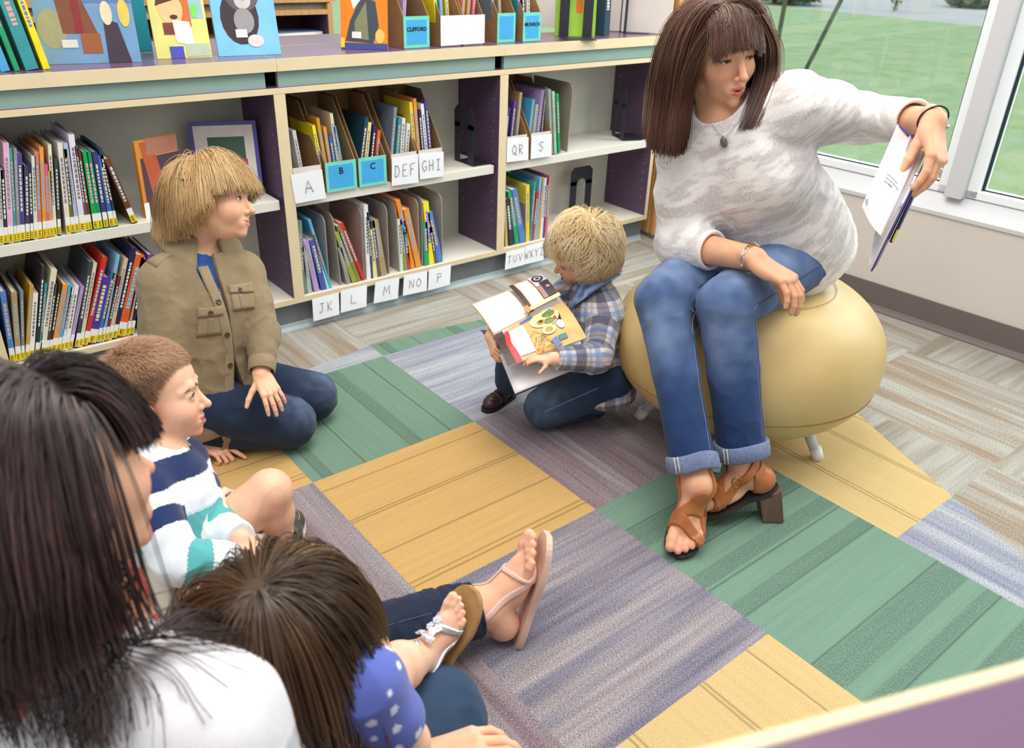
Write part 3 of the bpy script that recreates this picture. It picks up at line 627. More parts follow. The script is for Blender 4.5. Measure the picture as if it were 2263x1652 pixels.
typed('Cats', .045, Matrix.Rotation(math.radians(-12), 4, 'X') @ Matrix.Translation((.135,-.003,.225)) @ Matrix.Rotation(PI/2, 4, 'X'), plain((40,60,130)), kr, .0006)
display(.155, .955, .15, .24, -.68, (244,132,20), [((64,72,80),[(.2,.35),(.45,.66),(.75,.6),(.82,.3),(.7,.08),(.1,.1)]),((130,130,96),[(.3,.34),(.55,.6),(.6,.12),(.3,.14)]),((236,236,238),[(.2,.66),(.75,.7),(.85,.62),(.5,.66),(.28,.5)]),((226,226,230),Rr(.42,.72,.62,.78)),((60,76,140),Rr(.0,.0,1,.08)),((228,192,96),E_(.84,.17,.1,.09)),((232,226,232),Rr(.24,.14,.44,.22)),((232,210,40),Rr(.0,.02,.08,.14))], 'orange book with a big ship on the cover, standing on the counter')
for i, (x, nm, w, h) in enumerate(((-.83,'sky blue',.02,.30),(-.80,'green',.012,.30),(-.775,'teal',.03,.30),(-.735,'bright yellow',.016,.29))): a_book(x, ZC+.0006, w, h, -8, RGB[nm], '%s tall book, %s of the four at the left end of the counter' % (nm, ORD[i]), 'tall books at the left of the counter', .875, .22, False)
display(-.50, 1.15, .12, .3, -.1, (40,140,156), [], 'teal book standing behind the seaside book on the counter', -6)
T_ = lambda *t: tuple((w, .017, .058-.022*k) for k, w in enumerate(t))
file_box(.342, .440, ZC+.0006, 'file box labelled CLIFFORD on the counter', None, T_('CLIFFORD'), yf=.872, books=(('lilac',.24,6),))
wb_ = ((.480,.861,ZC+.098),(.664,.861,ZC+.098),(.664,.861,ZC+.006),(.480,.861,ZC+.004))
file_box(.484, .570, ZC+.0006, 'counter file box behind the wide white paper, left one', (wb_, ''), yf=.868, books=(('bright yellow',.26,-5),('sky blue',.25,-5),('yellow',.26,-4)))
file_box(.576, .662, ZC+.0006, 'counter file box behind the wide white paper, right one', None, yf=.868, books=(('faded pink',.25,6),('gold',.24,6),('hot pink',.24,6)))
file_box(.738, .818, ZC+.0006, 'counter file box just right of the wide white paper', None, None, yf=.885, books=(('grey-blue',.25,-5),('tan',.26,-5))); file_box(.846, .928, ZC+.0006, 'file box labelled MUNSCH on the counter', None, T_('MUNSCH'), yf=.872, books=(('teal',.25,-5),('navy',.25,-5),('white',.25,-4)))
m = MB(); m.box((.737,.883,ZC+.001), (.819,.8845,ZC+.098), 0); m.box((.747,.8825,ZC+.012), (.809,.883,ZC+.088), 1); tag(m.build('front_label', [TEALF, BLU]), 'teal and blue card on the second file box from the counter right end', 'sign')
display(1.10, .985, .16, .28, -.55, (160,206,70), [((226,110,50),Rr(.5,.3,.66,.48)),((236,236,238),Rr(.74,.04,.92,.2)),((236,196,90),Rr(.74,.36,.92,.56)),((226,214,222),E_(.4,.86,.2,.2))], 'lime green book behind a black bookend at the right end of the counter', -4); bookend(1.085, .945, ZC+.0006, .13, .26, -.55, 'black bookend in front of the lime green book'); bookend(1.44, .93, ZC+.0006, .10, .26, 1.1, 'black bookend nearest the timber column on the counter')
a_book(1.285, ZC+.0006, .03, .27, -2, RGB['dark teal'], 'dark teal book beside the lime green book on the counter', None, .90, .17, False)
display(-.555, .875, .14, .22, .35, (214,140,60), [((80,60,76),Rr(.08,.0,1,.78)),((186,90,56),[(.1,.98),(.4,.98),(.6,.3),(.3,.1)]),((176,116,96),Rr(.25,.8,1,1)),((236,236,232),Rr(.0,.0,.12,.2))], 'orange-spined picture book standing open behind the blond boy', 2, .4595); display(-.36, .99, .20, .23, -.35, (86,84,160), [((226,216,214),Rr(.06,.05,.94,.95)),((70,100,84),Rr(.25,.5,.8,.8)),((190,60,76),Rr(.55,.42,.82,.5)),((200,180,200),E_(.6,.3,.1,.1))], 'violet-framed picture book at the right end of the shelf behind the blond boy', -8, .4595)
# ================================================================ implicit-surface modelling (bodies, clothes, hair masses)
F4 = np.float32
def A3(p): return np.array(p, dtype=np.float64)
def unit(v): v = A3(v); return v / (np.linalg.norm(v) + 1e-12)
def frame(fwd, up, org=(0, 0, 0)):
    """x = left side of the figure, y = forward, z = up"""
    y = unit(fwd); z = A3(up) - y*np.dot(up, y); z = unit(z); x = np.cross(y, z)
    # x points to the figure's right; flip so +x is the figure's LEFT
    return Fr(org, np.stack([-x, y, z], 1))
class Fr:
    def __init__(s, o, m): s.o = A3(o); s.m = m
    def p(s, *q): q = q[0] if len(q) == 1 else q; return s.o + s.m @ A3(q)
    def d(s, *q): q = q[0] if len(q) == 1 else q; return s.m @ A3(q)
    def inv(s, P): return (P - s.o) @ s.m
class S:
    """a list of blended shapes"""
    def __init__(s, k=0.01): s.ops = []; s.k = k; s.post = []; s.cut = []
    def cone(s, a, b, ra, rb, k=None, op='u'): s.ops.append((op, 'c', (A3(a), A3(b), ra, rb), s.k if k is None else k)); return s
    def ball(s, c, r, k=None, op='u'): return s.cone(c, A3(c)+1e-5, r, r, k, op)
    def ell(s, c, m, r, k=None, op='u'): s.ops.append((op, 'e', (A3(c), np.array(m), A3(r)), s.k if k is None else k)); return s
    def box(s, c, m, h, r, k=None, op='u'): s.ops.append((op, 'b', (A3(c), np.array(m), A3(h), r), s.k if k is None else k)); return s
    def chain(s, pts, rad, k=None, op='u'):
        for i in range(len(pts)-1): s.cone(pts[i], pts[i+1], rad[i], rad[i+1], k, op)
        return s
    def flat(s, a, b, ra, rb, side, sq, k=None, op='u'):
        """tapered limb squashed by sq along the direction side"""
        s.ops.append((op, 'f', (A3(a), A3(b), ra, rb, unit(side), sq), s.k if k is None else k)); return s
    def plane(s, p, n, k=0.002):
        """cut away everything on the side the normal points to"""
        s.ops.append(('p', 'h', (A3(p), unit(n)), k)); return s
    def dist(s, op, P):
        t, q = op[1], op[2]
        if t == 'c':
            a, b, ra, rb = q; ab = b - a; L2 = max(np.dot(ab, ab), 1e-12)
            pa = P - a.astype(F4); tt = np.clip(pa @ ab.astype(F4) / F4(L2), 0, 1)
            d = pa - tt[..., None]*ab.astype(F4)
            return np.sqrt((d*d).sum(-1)) - (F4(ra) + tt*F4(rb-ra))
        if t == 'f':
            a, b, ra, rb, sd, sq = q; ab = b - a; L2 = max(np.dot(ab, ab), 1e-12)
            pa = P - a.astype(F4); tt = np.clip(pa @ ab.astype(F4) / F4(L2), 0, 1)
            d = pa - tt[..., None]*ab.astype(F4)
            ds = d @ sd.astype(F4); r = F4(ra) + tt*F4(rb-ra)
            dd = (d*d).sum(-1) - ds*ds + (ds/F4(sq))**2
            k0 = np.sqrt(np.maximum(dd, 1e-12)); 
            return (k0 - r)*F4(max(sq, 0.45) if sq < 1 else 1.0)
        if t == 'e':
            c, m, r = q; l = (P - c.astype(F4)) @ m.astype(F4)
            k0 = np.sqrt(((l/r.astype(F4))**2).sum(-1)); k1 = np.sqrt(((l/(r*r).astype(F4))**2).sum(-1)) + F4(1e-9)
            return np.where(k0 < 1e-4, -F4(r.min()), k0*(k0-1)/k1)
        if t == 'b':
            c, m, h, r = q; l = np.abs((P - c.astype(F4)) @ m.astype(F4)) - (h - r).astype(F4)
            return np.sqrt((np.maximum(l, 0)**2).sum(-1)) + np.minimum(l.max(-1), 0) - F4(r)
        if t == 'h':
            p0, n_ = q; return (P - p0.astype(F4)) @ n_.astype(F4)
    @staticmethod
    def smin(a, b, k):
        if k <= 1e-6: return np.minimum(a, b)
        h = np.maximum(F4(k) - np.abs(a-b), 0)/F4(k); return np.minimum(a, b) - h*h*F4(k*0.25)
    def full(s, P):
        P = np.asarray(P, dtype=F4); d = np.full(P.shape[:-1], 10.0, dtype=F4)
        for op in s.ops: d = s.apply(d, s.dist(op, P), op)
        for f in s.post: d = f(P, d)
        return d
    def apply(s, d, e, op):
        if op[0] == 'u': return s.smin(d, e, op[3])
        if op[0] == 's': return -s.smin(-d, e, op[3])
        return -s.smin(-d, -e, op[3])     # plane: keep n.p < 0
def sdf_mesh(s, h, margin=0.0, clip=None):
    """sparse surface extraction; returns vertices and quads"""
    lo = np.full(3, 1e9); hi = -lo
    for op in s.ops:
        if op[0] != 'u': continue
        q = op[2]
        if op[1] in 'cf':
            r = max(q[2], q[3]) * (max(1.0, q[5]) if op[1] == 'f' else 1.0)
            for c in q[:2]: lo = np.minimum(lo, c - r); hi = np.maximum(hi, c + r)
        else:
            r = np.linalg.norm(q[2]) if op[1] == 'b' else q[2].max(); lo = np.minimum(lo, q[0]-r); hi = np.maximum(hi, q[0]+r)
    if clip is not None: lo = np.maximum(lo, clip[0]); hi = np.minimum(hi, clip[1])
    pad = 0.008 + margin + 2*h
    lo -= pad; hi += pad
    B = 8; L = h*B
    nb = np.ceil((hi-lo)/L).astype(int)
    I, J, K = np.meshgrid(*[np.arange(n) for n in nb], indexing='ij')
    bl = np.stack([I.ravel(), J.ravel(), K.ravel()], 1)
    cen = (lo + (bl+0.5)*L).astype(F4); hd = L*0.8661
    # coarse pass
    dc = np.full(len(cen), 10.0, dtype=F4); D = []
    for op in s.ops:
        e = s.dist(op, cen); D.append(e); dc = s.apply(dc, e, op)
    keep = np.abs(dc) < hd*1.45 + margin + 0.004
    bl = bl[keep]; cen = cen[keep]; D = [e[keep] for e in D]; dcu = np.full(len(cen), 10.0, dtype=F4)
    for op, e in zip(s.ops, D):
        if op[0] == 'u': dcu = np.minimum(dcu, e)
    g = np.arange(B+1)
    off = np.stack(np.meshgrid(g, g, g, indexing='ij'), -1).reshape(-1, 3)
    cells_key = []; cells_v = []; cells_c = []
    NY, NZ = int(nb[1]*B+2), int(nb[2]*B+2)
    corner = np.array([[0,0,0],[1,0,0],[0,1,0],[1,1,0],[0,0,1],[1,0,1],[0,1,1],[1,1,1]])
    edges = [(0,1),(2,3),(4,5),(6,7),(0,2),(1,3),(4,6),(5,7),(0,4),(1,5),(2,6),(3,7)]
    for st in range(0, len(bl), 700):
        bb = bl[st:st+700]; n = len(bb)
        P = ((lo + bb[:, None, :]*L) + off[None]*h).astype(F4)
        d = np.full(P.shape[:2], 10.0, dtype=F4)
        for op, e in zip(s.ops, D):
            e = e[st:st+700]
            if op[0] == 'u': act = e < np.maximum(dcu[st:st+700], 0) + 2.6*hd + op[3] + margin
            else: act = (e < 2.0*hd + op[3] + margin) if op[0] == 's' else (e > -2.0*hd - op[3] - margin)
            ix = np.nonzero(act)[0]
            if len(ix) == 0: continue
            if len(ix) == n: d = s.apply(d, s.dist(op, P), op)
            else: d[ix] = s.apply(d[ix], s.dist(op, P[ix]), op)
        for f in s.post: d = f(P, d)
        if clip is not None:
            q = np.maximum(np.asarray(clip[0], dtype=F4) - P, P - np.asarray(clip[1], dtype=F4)).max(-1)
        V = d.reshape(n, B+1, B+1, B+1)
        cv = np.stack([V[:, c[0]:c[0]+B, c[1]:c[1]+B, c[2]:c[2]+B] for c in corner], -1)
        neg = cv < 0
        cross = neg.any(-1) & ~neg.all(-1)
        b_, i_, j_, k_ = np.nonzero(cross)
        if len(b_) == 0: continue
        c8 = cv[b_, i_, j_, k_]
        base = bb[b_]*B + np.stack([i_, j_, k_], 1)
        acc = np.zeros((len(b_), 3)); cnt = np.zeros(len(b_))
        for a, b2 in edges:
            va, vb = c8[:, a], c8[:, b2]; m = (va < 0) != (vb < 0)
            t = np.where(m, va/np.where(m, va-vb, 1), 0)
            acc += m[:, None]*(corner[a] + t[:, None]*(corner[b2]-corner[a])); cnt += m
        cells_v.append(lo + (base + acc/cnt[:, None])*h)
        cells_key.append((base[:, 0].astype(np.int64)*NY + base[:, 1])*NZ + base[:, 2]); cells_c.append(c8)
    if not cells_v: return np.zeros((0, 3)), np.zeros((0, 4), int)
    Vt = np.concatenate(cells_v); key = np.concatenate(cells_key); c8 = np.concatenate(cells_c)
    o = np.argsort(key); Vt = Vt[o]; key = key[o]; c8 = c8[o]
    def find(kk):
        ix = np.clip(np.searchsorted(key, kk), 0, len(key)-1); return np.where(key[ix] == kk, ix, -1)
    sx, sy, sz = NY*NZ, NZ, 1
    quads = []
    for ax, (cb, s1, s2) in enumerate(((1, sy, sz), (2, sz, sx), (4, sx, sy))):
        m = (c8[:, 0] < 0) != (c8[:, cb] < 0)
        ii = np.nonzero(m)[0]
        q = np.stack([ii, find(key[ii]-s1), find(key[ii]-s1-s2), find(key[ii]-s2)], 1)
        ok = (q >= 0).all(1); flip = ~(c8[ii, 0] < 0)
        q = np.where(flip[:, None], q[:, ::-1], q)
        quads.append(q[ok])
    Q = np.concatenate(quads)
    if clip is not None:
        inside = ((Vt >= np.asarray(clip[0])-1e-6) & (Vt <= np.asarray(clip[1])+1e-6)).all(1)
        Q = Q[inside[Q].all(1)]
        used = np.zeros(len(Vt), bool); used[Q] = True; mp = np.cumsum(used)-1
        Vt = Vt[used]; Q = mp[Q]
    return Vt, Q
def vnormals(V, Q):
    n = np.cross(V[Q[:, 2]]-V[Q[:, 0]], V[Q[:, 3]]-V[Q[:, 1]])
    out = np.zeros_like(V)
    for k in range(4): np.add.at(out, Q[:, k], n)
    return out/(np.linalg.norm(out, axis=1, keepdims=True)+1e-12)
def np_mesh(name, V, Q, mats, parent=None, col=None, smooth=True, mi=None):
    me = bpy.data.meshes.new(name); n, m = len(V), len(Q); w = Q.shape[1] if len(Q) else 4
    me.vertices.add(n); me.vertices.foreach_set('co', np.asarray(V, dtype=F4).ravel())
    me.loops.add(m*w); me.loops.foreach_set('vertex_index', np.asarray(Q, dtype=np.int32).ravel())
    me.polygons.add(m); me.polygons.foreach_set('loop_start', np.arange(0, m*w, w, dtype=np.int32))
    me.polygons.foreach_set('loop_total', np.full(m, w, dtype=np.int32))
    me.polygons.foreach_set('use_smooth', np.full(m, smooth))
    if not isinstance(mats, (list, tuple)): mats = [mats]
    for x in mats: me.materials.append(x)
    if mi is not None: me.polygons.foreach_set('material_index', np.asarray(mi, dtype=np.int32))
    me.update(calc_edges=True)
    if col is not None:
        a = me.color_attributes.new('Col', 'FLOAT_COLOR', 'POINT')
        c4 = np.ones((n, 4), dtype=F4); c4[:, :3] = col; a.data.foreach_set('color', c4.ravel())
    o = bpy.data.objects.new(name, me); COL.objects.link(o)
    if parent is not None: o.parent = parent
    return o
def join_parts(parts):
    V = []; Q = []; o = 0
    for v, q in parts: V.append(v); Q.append(q+o); o += len(v)
    return np.concatenate(V), np.concatenate(Q)
# smooth value noise for folds and pattern edges
_rng = np.random.RandomState(7); _tab = _rng.rand(64, 64, 64).astype(F4)
def vnoise(P):
    i = np.floor(P).astype(int); f = P - i; f = f*f*(3-2*f); i &= 63; j = (i+1) & 63
    def T(a, b, c): return _tab[a, b, c]
    x0, y0, z0 = i[..., 0], i[..., 1], i[..., 2]; x1, y1, z1 = j[..., 0], j[..., 1], j[..., 2]
    fx, fy, fz = f[..., 0], f[..., 1], f[..., 2]
    a = T(x0,y0,z0)*(1-fx)+T(x1,y0,z0)*fx; b = T(x0,y1,z0)*(1-fx)+T(x1,y1,z0)*fx
    c = T(x0,y0,z1)*(1-fx)+T(x1,y0,z1)*fx; d = T(x0,y1,z1)*(1-fx)+T(x1,y1,z1)*fx
    return ((a*(1-fy)+b*fy)*(1-fz)+(c*(1-fy)+d*fy)*fz)
def folds(amp, scale, axis=None, squash=0.3, seed=0, where=None):
    """cloth folds: ridged noise, long along the direction at right angles to axis"""
    def f(P, d):
        Q = P.astype(F4)*F4(1/scale) + F4(seed*7.31)
        if axis is not None:
            ax = unit(axis).astype(F4); t = Q @ ax
            Q = Q + (1/F4(squash)-1)*t[..., None]*ax if squash < 1 else Q
        near = np.abs(d) < 0.05
        out = d.copy()
        if near.any():
            q = Q[near]; n = vnoise(q + 0.6*vnoise(q*0.7)[..., None]); r = 1-np.abs(2*n-1)
            a = amp
            if where is not None: a = amp*where(P[near])
            out[near] = d[near] - a*(r*r - 0.35)
        return out
    return f
def bell(c, r):
    c = A3(c).astype(F4)
    return lambda P: np.exp(-((P-c)**2).sum(-1)/F4(r*r))
def bells(*lst):
    fs = [bell(c, r) for c, r in lst]
    def f(P):
        w = fs[0](P)
        for g in fs[1:]: w = np.maximum(w, g(P))
        return w
    return f
def sstep(a, b, x): t = np.clip((x-a)/(b-a), 0, 1); return t*t*(3-2*t)
# ---------------------------------------------------------------- materials that read the woven / dyed colour
def skin_mat(name='skin'):
    s = N(name); c = s.attr(); v = s.obj()
    nz = s.noise(v, 260, 2.0); nz2 = s.noise(v, 35, 3.0)
    colr = s.mix(1.0, c, s.ramp(nz2, [(0.3, (0.93, 0.90, 0.89)), (0.7, (1.05, 1.03, 1.02))]), 'MULTIPLY')
    s.bump(nz, 0.06, 0.0008)
    s.set(colr, 0.52, 0.32)
    s.b.inputs['Subsurface Weight'].default_value = 0.12
    s.b.inputs['Subsurface Radius'].default_value = (0.012, 0.005, 0.003)
    s.b.inputs['Subsurface Scale'].default_value = 0.4
    return s.m
def cloth_mat(name, weave=900, bump=0.35, var=0.12, rough=0.9, dist=0.0008, sheen=0.2, fleck=None, stretch=None):
    s = N(name); c = s.attr(); v = s.obj()
    w1 = s.noise(v, 1.0, 1.5, 0.5, stretch or (weave, weave, weave)); w2 = s.noise(v, 24, 3.0)
    colr = s.mix(1.0, c, s.ramp(w2, [(0.3, (1-var,)*3), (0.7, (1+var*0.4,)*3)]), 'MULTIPLY')
    if fleck is not None:
        colr = s.mix(s.math('MULTIPLY', s.ramp(w1, [(0.42, (0,0,0)), (0.68, (1,1,1))]), fleck[1]), colr, lin(fleck[0]))
    else:
        colr = s.mix(1.0, colr, s.ramp(w1, [(0.3, (0.86,)*3), (0.7, (1.06,)*3)]), 'MULTIPLY')
    s.bump(w1, bump, dist)
    s.set(colr, rough, 0.15)
    s.b.inputs['Sheen Weight'].default_value = sheen
    return s.m
def hair_mat(name, dark, mid, light, rough=0.38):
    s = N(name); c = s.attr('Col'); 
    sep = s.n('ShaderNodeSeparateColor'); s.l(c, sep.inputs[0])
    colr = s.ramp(sep.outputs[0], [(0.0, lin(dark)), (0.5, lin(mid)), (1.0, lin(light))])
    s.set(colr, rough, 0.45)
    return s.m
# ================================================================ anatomy
class Paint:
    """skin colour: base tone with warmer regions"""
    def __init__(s, base): s.base = np.array(lin(base)); s.reg = []
    def add(s, c, r, col, w=1.0, m=None, hard=0.0):
        s.reg.append((A3(c), r, np.array(lin(col)), w, m, hard)); return s
    def __call__(s, V):
        out = np.tile(s.base, (len(V), 1))
        for c, r, col, w, m, hard in s.reg:
            d = V - c
            if m is not None: d = (d @ m)/np.asarray(r); q = (d*d).sum(1)
            else: q = (d*d).sum(1)/(r*r)
            if hard: t = w*(1-sstep(1-hard, 1+hard, np.sqrt(q)))
            else: t = w*np.exp(-q)
            out = out*(1-t[:, None]) + col*t[:, None]
        return out
def head(B, fr, H, pt, child=0.0, open_=0.0, eye=1.0, lips=(190,104,98), look=(0, 1, 0), lid=1.0, blush=(226,140,112)):
    c = child; m = fr.m; k = H
    def e(p, r, kk, op='u', mm=None): B.ell(fr.p(A3(p)*H), m if mm is None else mm, A3(r)*H, kk*H, op)
    def b(p, r, kk, op='u'): B.ball(fr.p(A3(p)*H), r*H, kk*H, op)
    def ch(ps, rs, kk, op='u'): B.chain([fr.p(A3(p)*H) for p in ps], [r*H for r in rs], kk*H, op)
    L = lambda a, d: a*(1-c) + d*c
    ez = L(0.0, -.055); nz = L(-.165, -.185); mz = L(-.305, -.315); ny = L(.462, .425); ex = L(.138, .142)
    e((0,-.05,.13), (.325,.40,.37), .05); e((0,.12,.12), (L(.265,.275),.265,.27), .06)
    e((0,.12,-.10), (L(.26,.27),.255,.28), .06); e((0,L(.10,.09),-.27), (L(.205,.195),L(.235,.22),L(.22,.21)), .06)
    b((0,L(.285,.262),L(-.43,-.42)), L(.064,.058), .06)
    for s in (-1, 1):
        b((s*L(.175,.16),-.0,-.27), .07, .07); b((s*.155,L(.225,.212),L(-.13,-.19)), L(.10,.115), .10)
        ch([(s*.035,L(.362,.36),ez+.085),(s*.13,L(.345,.345),ez+.095),(s*.205,.265,ez+.06)], [L(.034,.026),L(.036,.028),.03], .05)
    for s in (-1, 1): e((s*ex,.41,ez), (.088,L(.062,.05),.052), .045, 's')
    ch([(0,L(.352,.345),ez+.03),(0,ny-.012,nz)], [L(.030,.026),L(.042,.040)], .035)
    b((0,ny,nz-.01), L(.037,.035), .02)
    for s in (-1, 1): b((s*L(.046,.045),ny-.058,nz-.022), L(.029,.029), .022)
    for s in (-1, 1): b((s*.025,ny-.012,nz-.052), .014, .012, 's')
    e((0,L(.305,.285),mz), (.115,.074,.085), .05)
    yl = L(.374,.353)
    ch([(-.092,yl-.048,mz+.010),(-.035,yl-.004,mz+.022),(0,yl-.002,mz+.017),(.035,yl-.004,mz+.022),(.092,yl-.048,mz+.010)], [.008,.016,.015,.016,.008], .014)
    ch([(-.085,yl-.045,mz-.006),(0,yl-.004,mz-.030-open_*.6),(.085,yl-.045,mz-.006)], [.008,.020,.008], .016)
    ch([(-.098,yl-.025,mz+.007),(0,yl+.03,mz-.004-open_*.3),(.098,yl-.025,mz+.007)], [.006,.009+open_*.5,.006], .006, 's')
    if open_: e((0,yl,mz-.006-open_*.3), (.055,.06,open_*.55), .006, 's')
    er = L(.055,.056)
    for s in (-1, 1):
        b((s*ex,.296,ez), er+.013, .014)
        e((s*ex,.372,ez-.002-(.012 if lid < 0.8 else 0)), (.061,.07,.0225*eye*lid), .004, 's')
        # ears
        mm = m @ np.array(Euler((math.radians(-8), 0, s*math.radians(-18))).to_matrix())
        e((s*.325,-.035,ez-.06), (.034,.085,.135), .02, mm=mm); e((s*.353,-.015,ez-.045), (.02,.046,.082), .012, 's', mm=mm)
        e((s*.342,-.02,ez-.06), (.012,.03,.05), .012, mm=mm)
    ps = lambda p: fr.p(A3(p)*H)
    for s in (-1, 1):
        pt.add(ps((s*.185,.28,L(-.15,-.17))), .10*H, blush, .42); pt.add(ps((s*.34,-.03,ez-.06)), .10*H, (222,130,104), .5)
        # upper lid line and crease
        for t in np.linspace(-1, 1, 9):
            pt.add(ps((s*ex + t*.058,.365-.03*t*t, ez+.0245*eye*lid*(1-t*t)*.98-.002-(.012 if lid < 0.8 else 0))), .0125*H, (70,44,38), .85)
            pt.add(ps((s*ex + t*.055,.360-.03*t*t, ez-.026*eye*lid*(1-t*t)-.002)), .010*H, (150,92,76), .45)
        pt.add(ps((s*ex,.34,ez+.05)), .06*H, (200,140,116), .22)
        pt.add(ps((s*.03,ny-.005,nz-.05)), .014*H, (110,54,44), .7)
    pt.add(ps((0,ny,nz)), .07*H, blush, .3); pt.add(ps((0,.3,-.44)), .09*H, blush, .18)
    pt.add(ps((0,yl-.002,mz+.016)), (.088*H,.05*H,.018*H), lips, .92, m, .3)
    pt.add(ps((0,yl-.004,mz-.026-open_*.6)), (.078*H,.05*H,.024*H), lips, .92, m, .3)
    pt.add(ps((0,yl+.02,mz-.004)), (.098*H,.05*H,.0065*H), (120,48,46), .8, m, .5)
    if open_: pt.add(ps((0,yl-.05,mz-.006-open_*.3)), (.06*H,.05*H,open_*.55*H), (120,50,48), .9, m, .4)
    return dict(ex=ex, ez=ez, er=er, fr=fr, H=H, ny=ny, nz=nz, mz=mz, yl=yl, child=c, open_z=.0225*eye*lid, dz=-.002-(.012 if lid < 0.8 else 0))
def eyes(info, gaze, parent, iris=(96,70,50)):
    fr, H = info['fr'], info['H']
    lash = plain((46,32,28), .7, .2)
    for s in (-1, 1):
        m = MB(); pts = []; oz = info['open_z']; dz = info['dz']
        for t in np.linspace(-1.12, 1.12, 15):
            x = t*.060; z = dz + oz*math.sqrt(max(0, 1-min(1, t*t)))*.98 + (-.004*(abs(t) > 1))
            y = .296 + math.sqrt(max(0, (info['er']+.0145)**2 - x*x*.72 - z*z)); pts.append(fr.p((s*info['ex']+x)*H, y*H, (info['ez']+z)*H))
        rr = [.0042*H*(.35+.65*(1-abs(t)**2.5)) for t in np.linspace(-1, 1, 15)]
        m.tube([tuple(p) for p in pts], rr, 6); m.build('eyelashes', lash, parent)
    mats = [plain((222,216,212), 0.2, 0.5, 0.01), plain(iris, 0.12, 0.6, 0.2, 900), plain((14,12,12), 0.1, 0.7)]
    g = unit(fr.d(unit(gaze)))
    for s in (-1, 1):
        c = fr.p(s*info['ex']*H, .296*H, info['ez']*H); r = info['er']*H
        q = Vector((0, 0, 1)).rotation_difference(Vector(g)); mb = MB(); seg = 28
        prof = [0.0, .10, .20, .23, .30, .42, .48, .7, 1.0, 1.4, 1.9, 2.4, PI]
        for i in range(len(prof)-1):
            a0, a1 = prof[i], prof[i+1]; mi = 2 if a1 <= .235 else (1 if a1 <= .485 else 0)
            for k in range(seg):
                t0, t1 = 2*PI*k/seg, 2*PI*(k+1)/seg
                P = [Vector((math.sin(a)*math.cos(t), math.sin(a)*math.sin(t), math.cos(a)*(1.03 if a < .49 else 1)))*r for a, t in ((a0,t0),(a1,t0),(a1,t1),(a0,t1))]
                P = [tuple(Vector(c) + q @ p) for p in P]
                mb.add(P[:3] if i == len(prof)-2 else (P[1:] if i == 0 else P), [(0,1,2) if i in (0, len(prof)-2) else (0,1,2,3)], mi, True)
        mb.build('eye', mats, parent)
def finger(B, fr, base, lens, rad, dirv, bend_axis, ang, k):
    p = A3(base); d = A3(dirv); pts = [p]
    for L_, a in zip(lens, ang):
        M_ = np.array(Matrix.Rotation(a, 3, Vector(bend_axis))); d = M_ @ d; p = p + d*L_; pts.append(p)
    B.chain(pts, rad, k); return pts, d
def hand(B, fr, s, side=1, curl=((.3,.4,.25),)*4, spread=(.10,.02,-.05,-.14), thumb=((.62,.55,-.35), (.15, .2)), pt=None, flat=1.0):
    """fr: origin wrist, y to the fingers, z out of the back of the hand, thumb towards +x*side; s = hand length"""
    kx = [.165, .055, -.055, -.155]; ky = [.50, .52, .50, .455]
    ln = [.40, .445, .41, .325]; r0 = [.052, .053, .049, .042]
    P = lambda x, y, z: fr.p(x*side*s, y*s, z*s)
    B.flat(P(0,-.06,0), P(0,.10,0), .155*s, .16*s, fr.d(0,0,1), .62, .05*s)
    for i in range(4):
        B.cone(P(kx[i]*.72,.08,-.01), P(kx[i],ky[i],.008), .075*s, (r0[i]+.012)*s, .05*s)
    B.ell(P(.0,.30,-.02), fr.m, A3((.185,.25,.075))*s, .04*s)
    B.ell(P(.14,.20,-.055), fr.m, A3((.085,.17,.075))*s, .04*s)   # ball of the thumb
    B.ell(P(-.13,.18,-.04), fr.m, A3((.07,.16,.07))*s, .04*s)
    tips = []
    for i in range(4):
        d0 = fr.d(math.sin(spread[i])*side, math.cos(spread[i]), 0); ax = unit(np.cross(d0, fr.d(0,0,1)))*-1
        a = curl[i] if len(curl) == 4 else curl[0]
        ls = [ln[i]*s*q for q in (.46,.30,.24)]; r = r0[i]*s
        pts, d = finger(B, fr, P(kx[i],ky[i],.0), ls, [r*1.04, r*.96, r*.86, r*.72], d0, ax, a, .012*s)
        tips.append(pts)
        dn = unit(np.cross(ax, d))
        if pt is not None:
            up = -dn if np.dot(dn, fr.d(0,0,1)) < 0 else dn
            pt.add(pts[3]-d*.018*s+dn*r*.62*np.sign(np.dot(dn, np.cross(d, np.cross(d, ax)))*0+1), .038*s, (236,178,164), .55)
            for q in (1, 2): pt.add(pts[q]+fr.d(0,0,1)*r*.6, .045*s, (206,128,104), .22)
    (tx, ty, tz), (b1, b2) = thumb
    d0 = fr.d(unit((tx*side, ty, tz))); ax = unit(np.cross(d0, fr.d(0,0,-1) + fr.d(-.6*side, .2, 0)))
    pts, d = finger(B, fr, P(.12,.10,-.03), [.24*s,.19*s,.145*s], [.075*s,.062*s,.056*s,.042*s], d0, ax, (0.0, b1, b2), .02*s)
    tips.append(pts)
    return tips
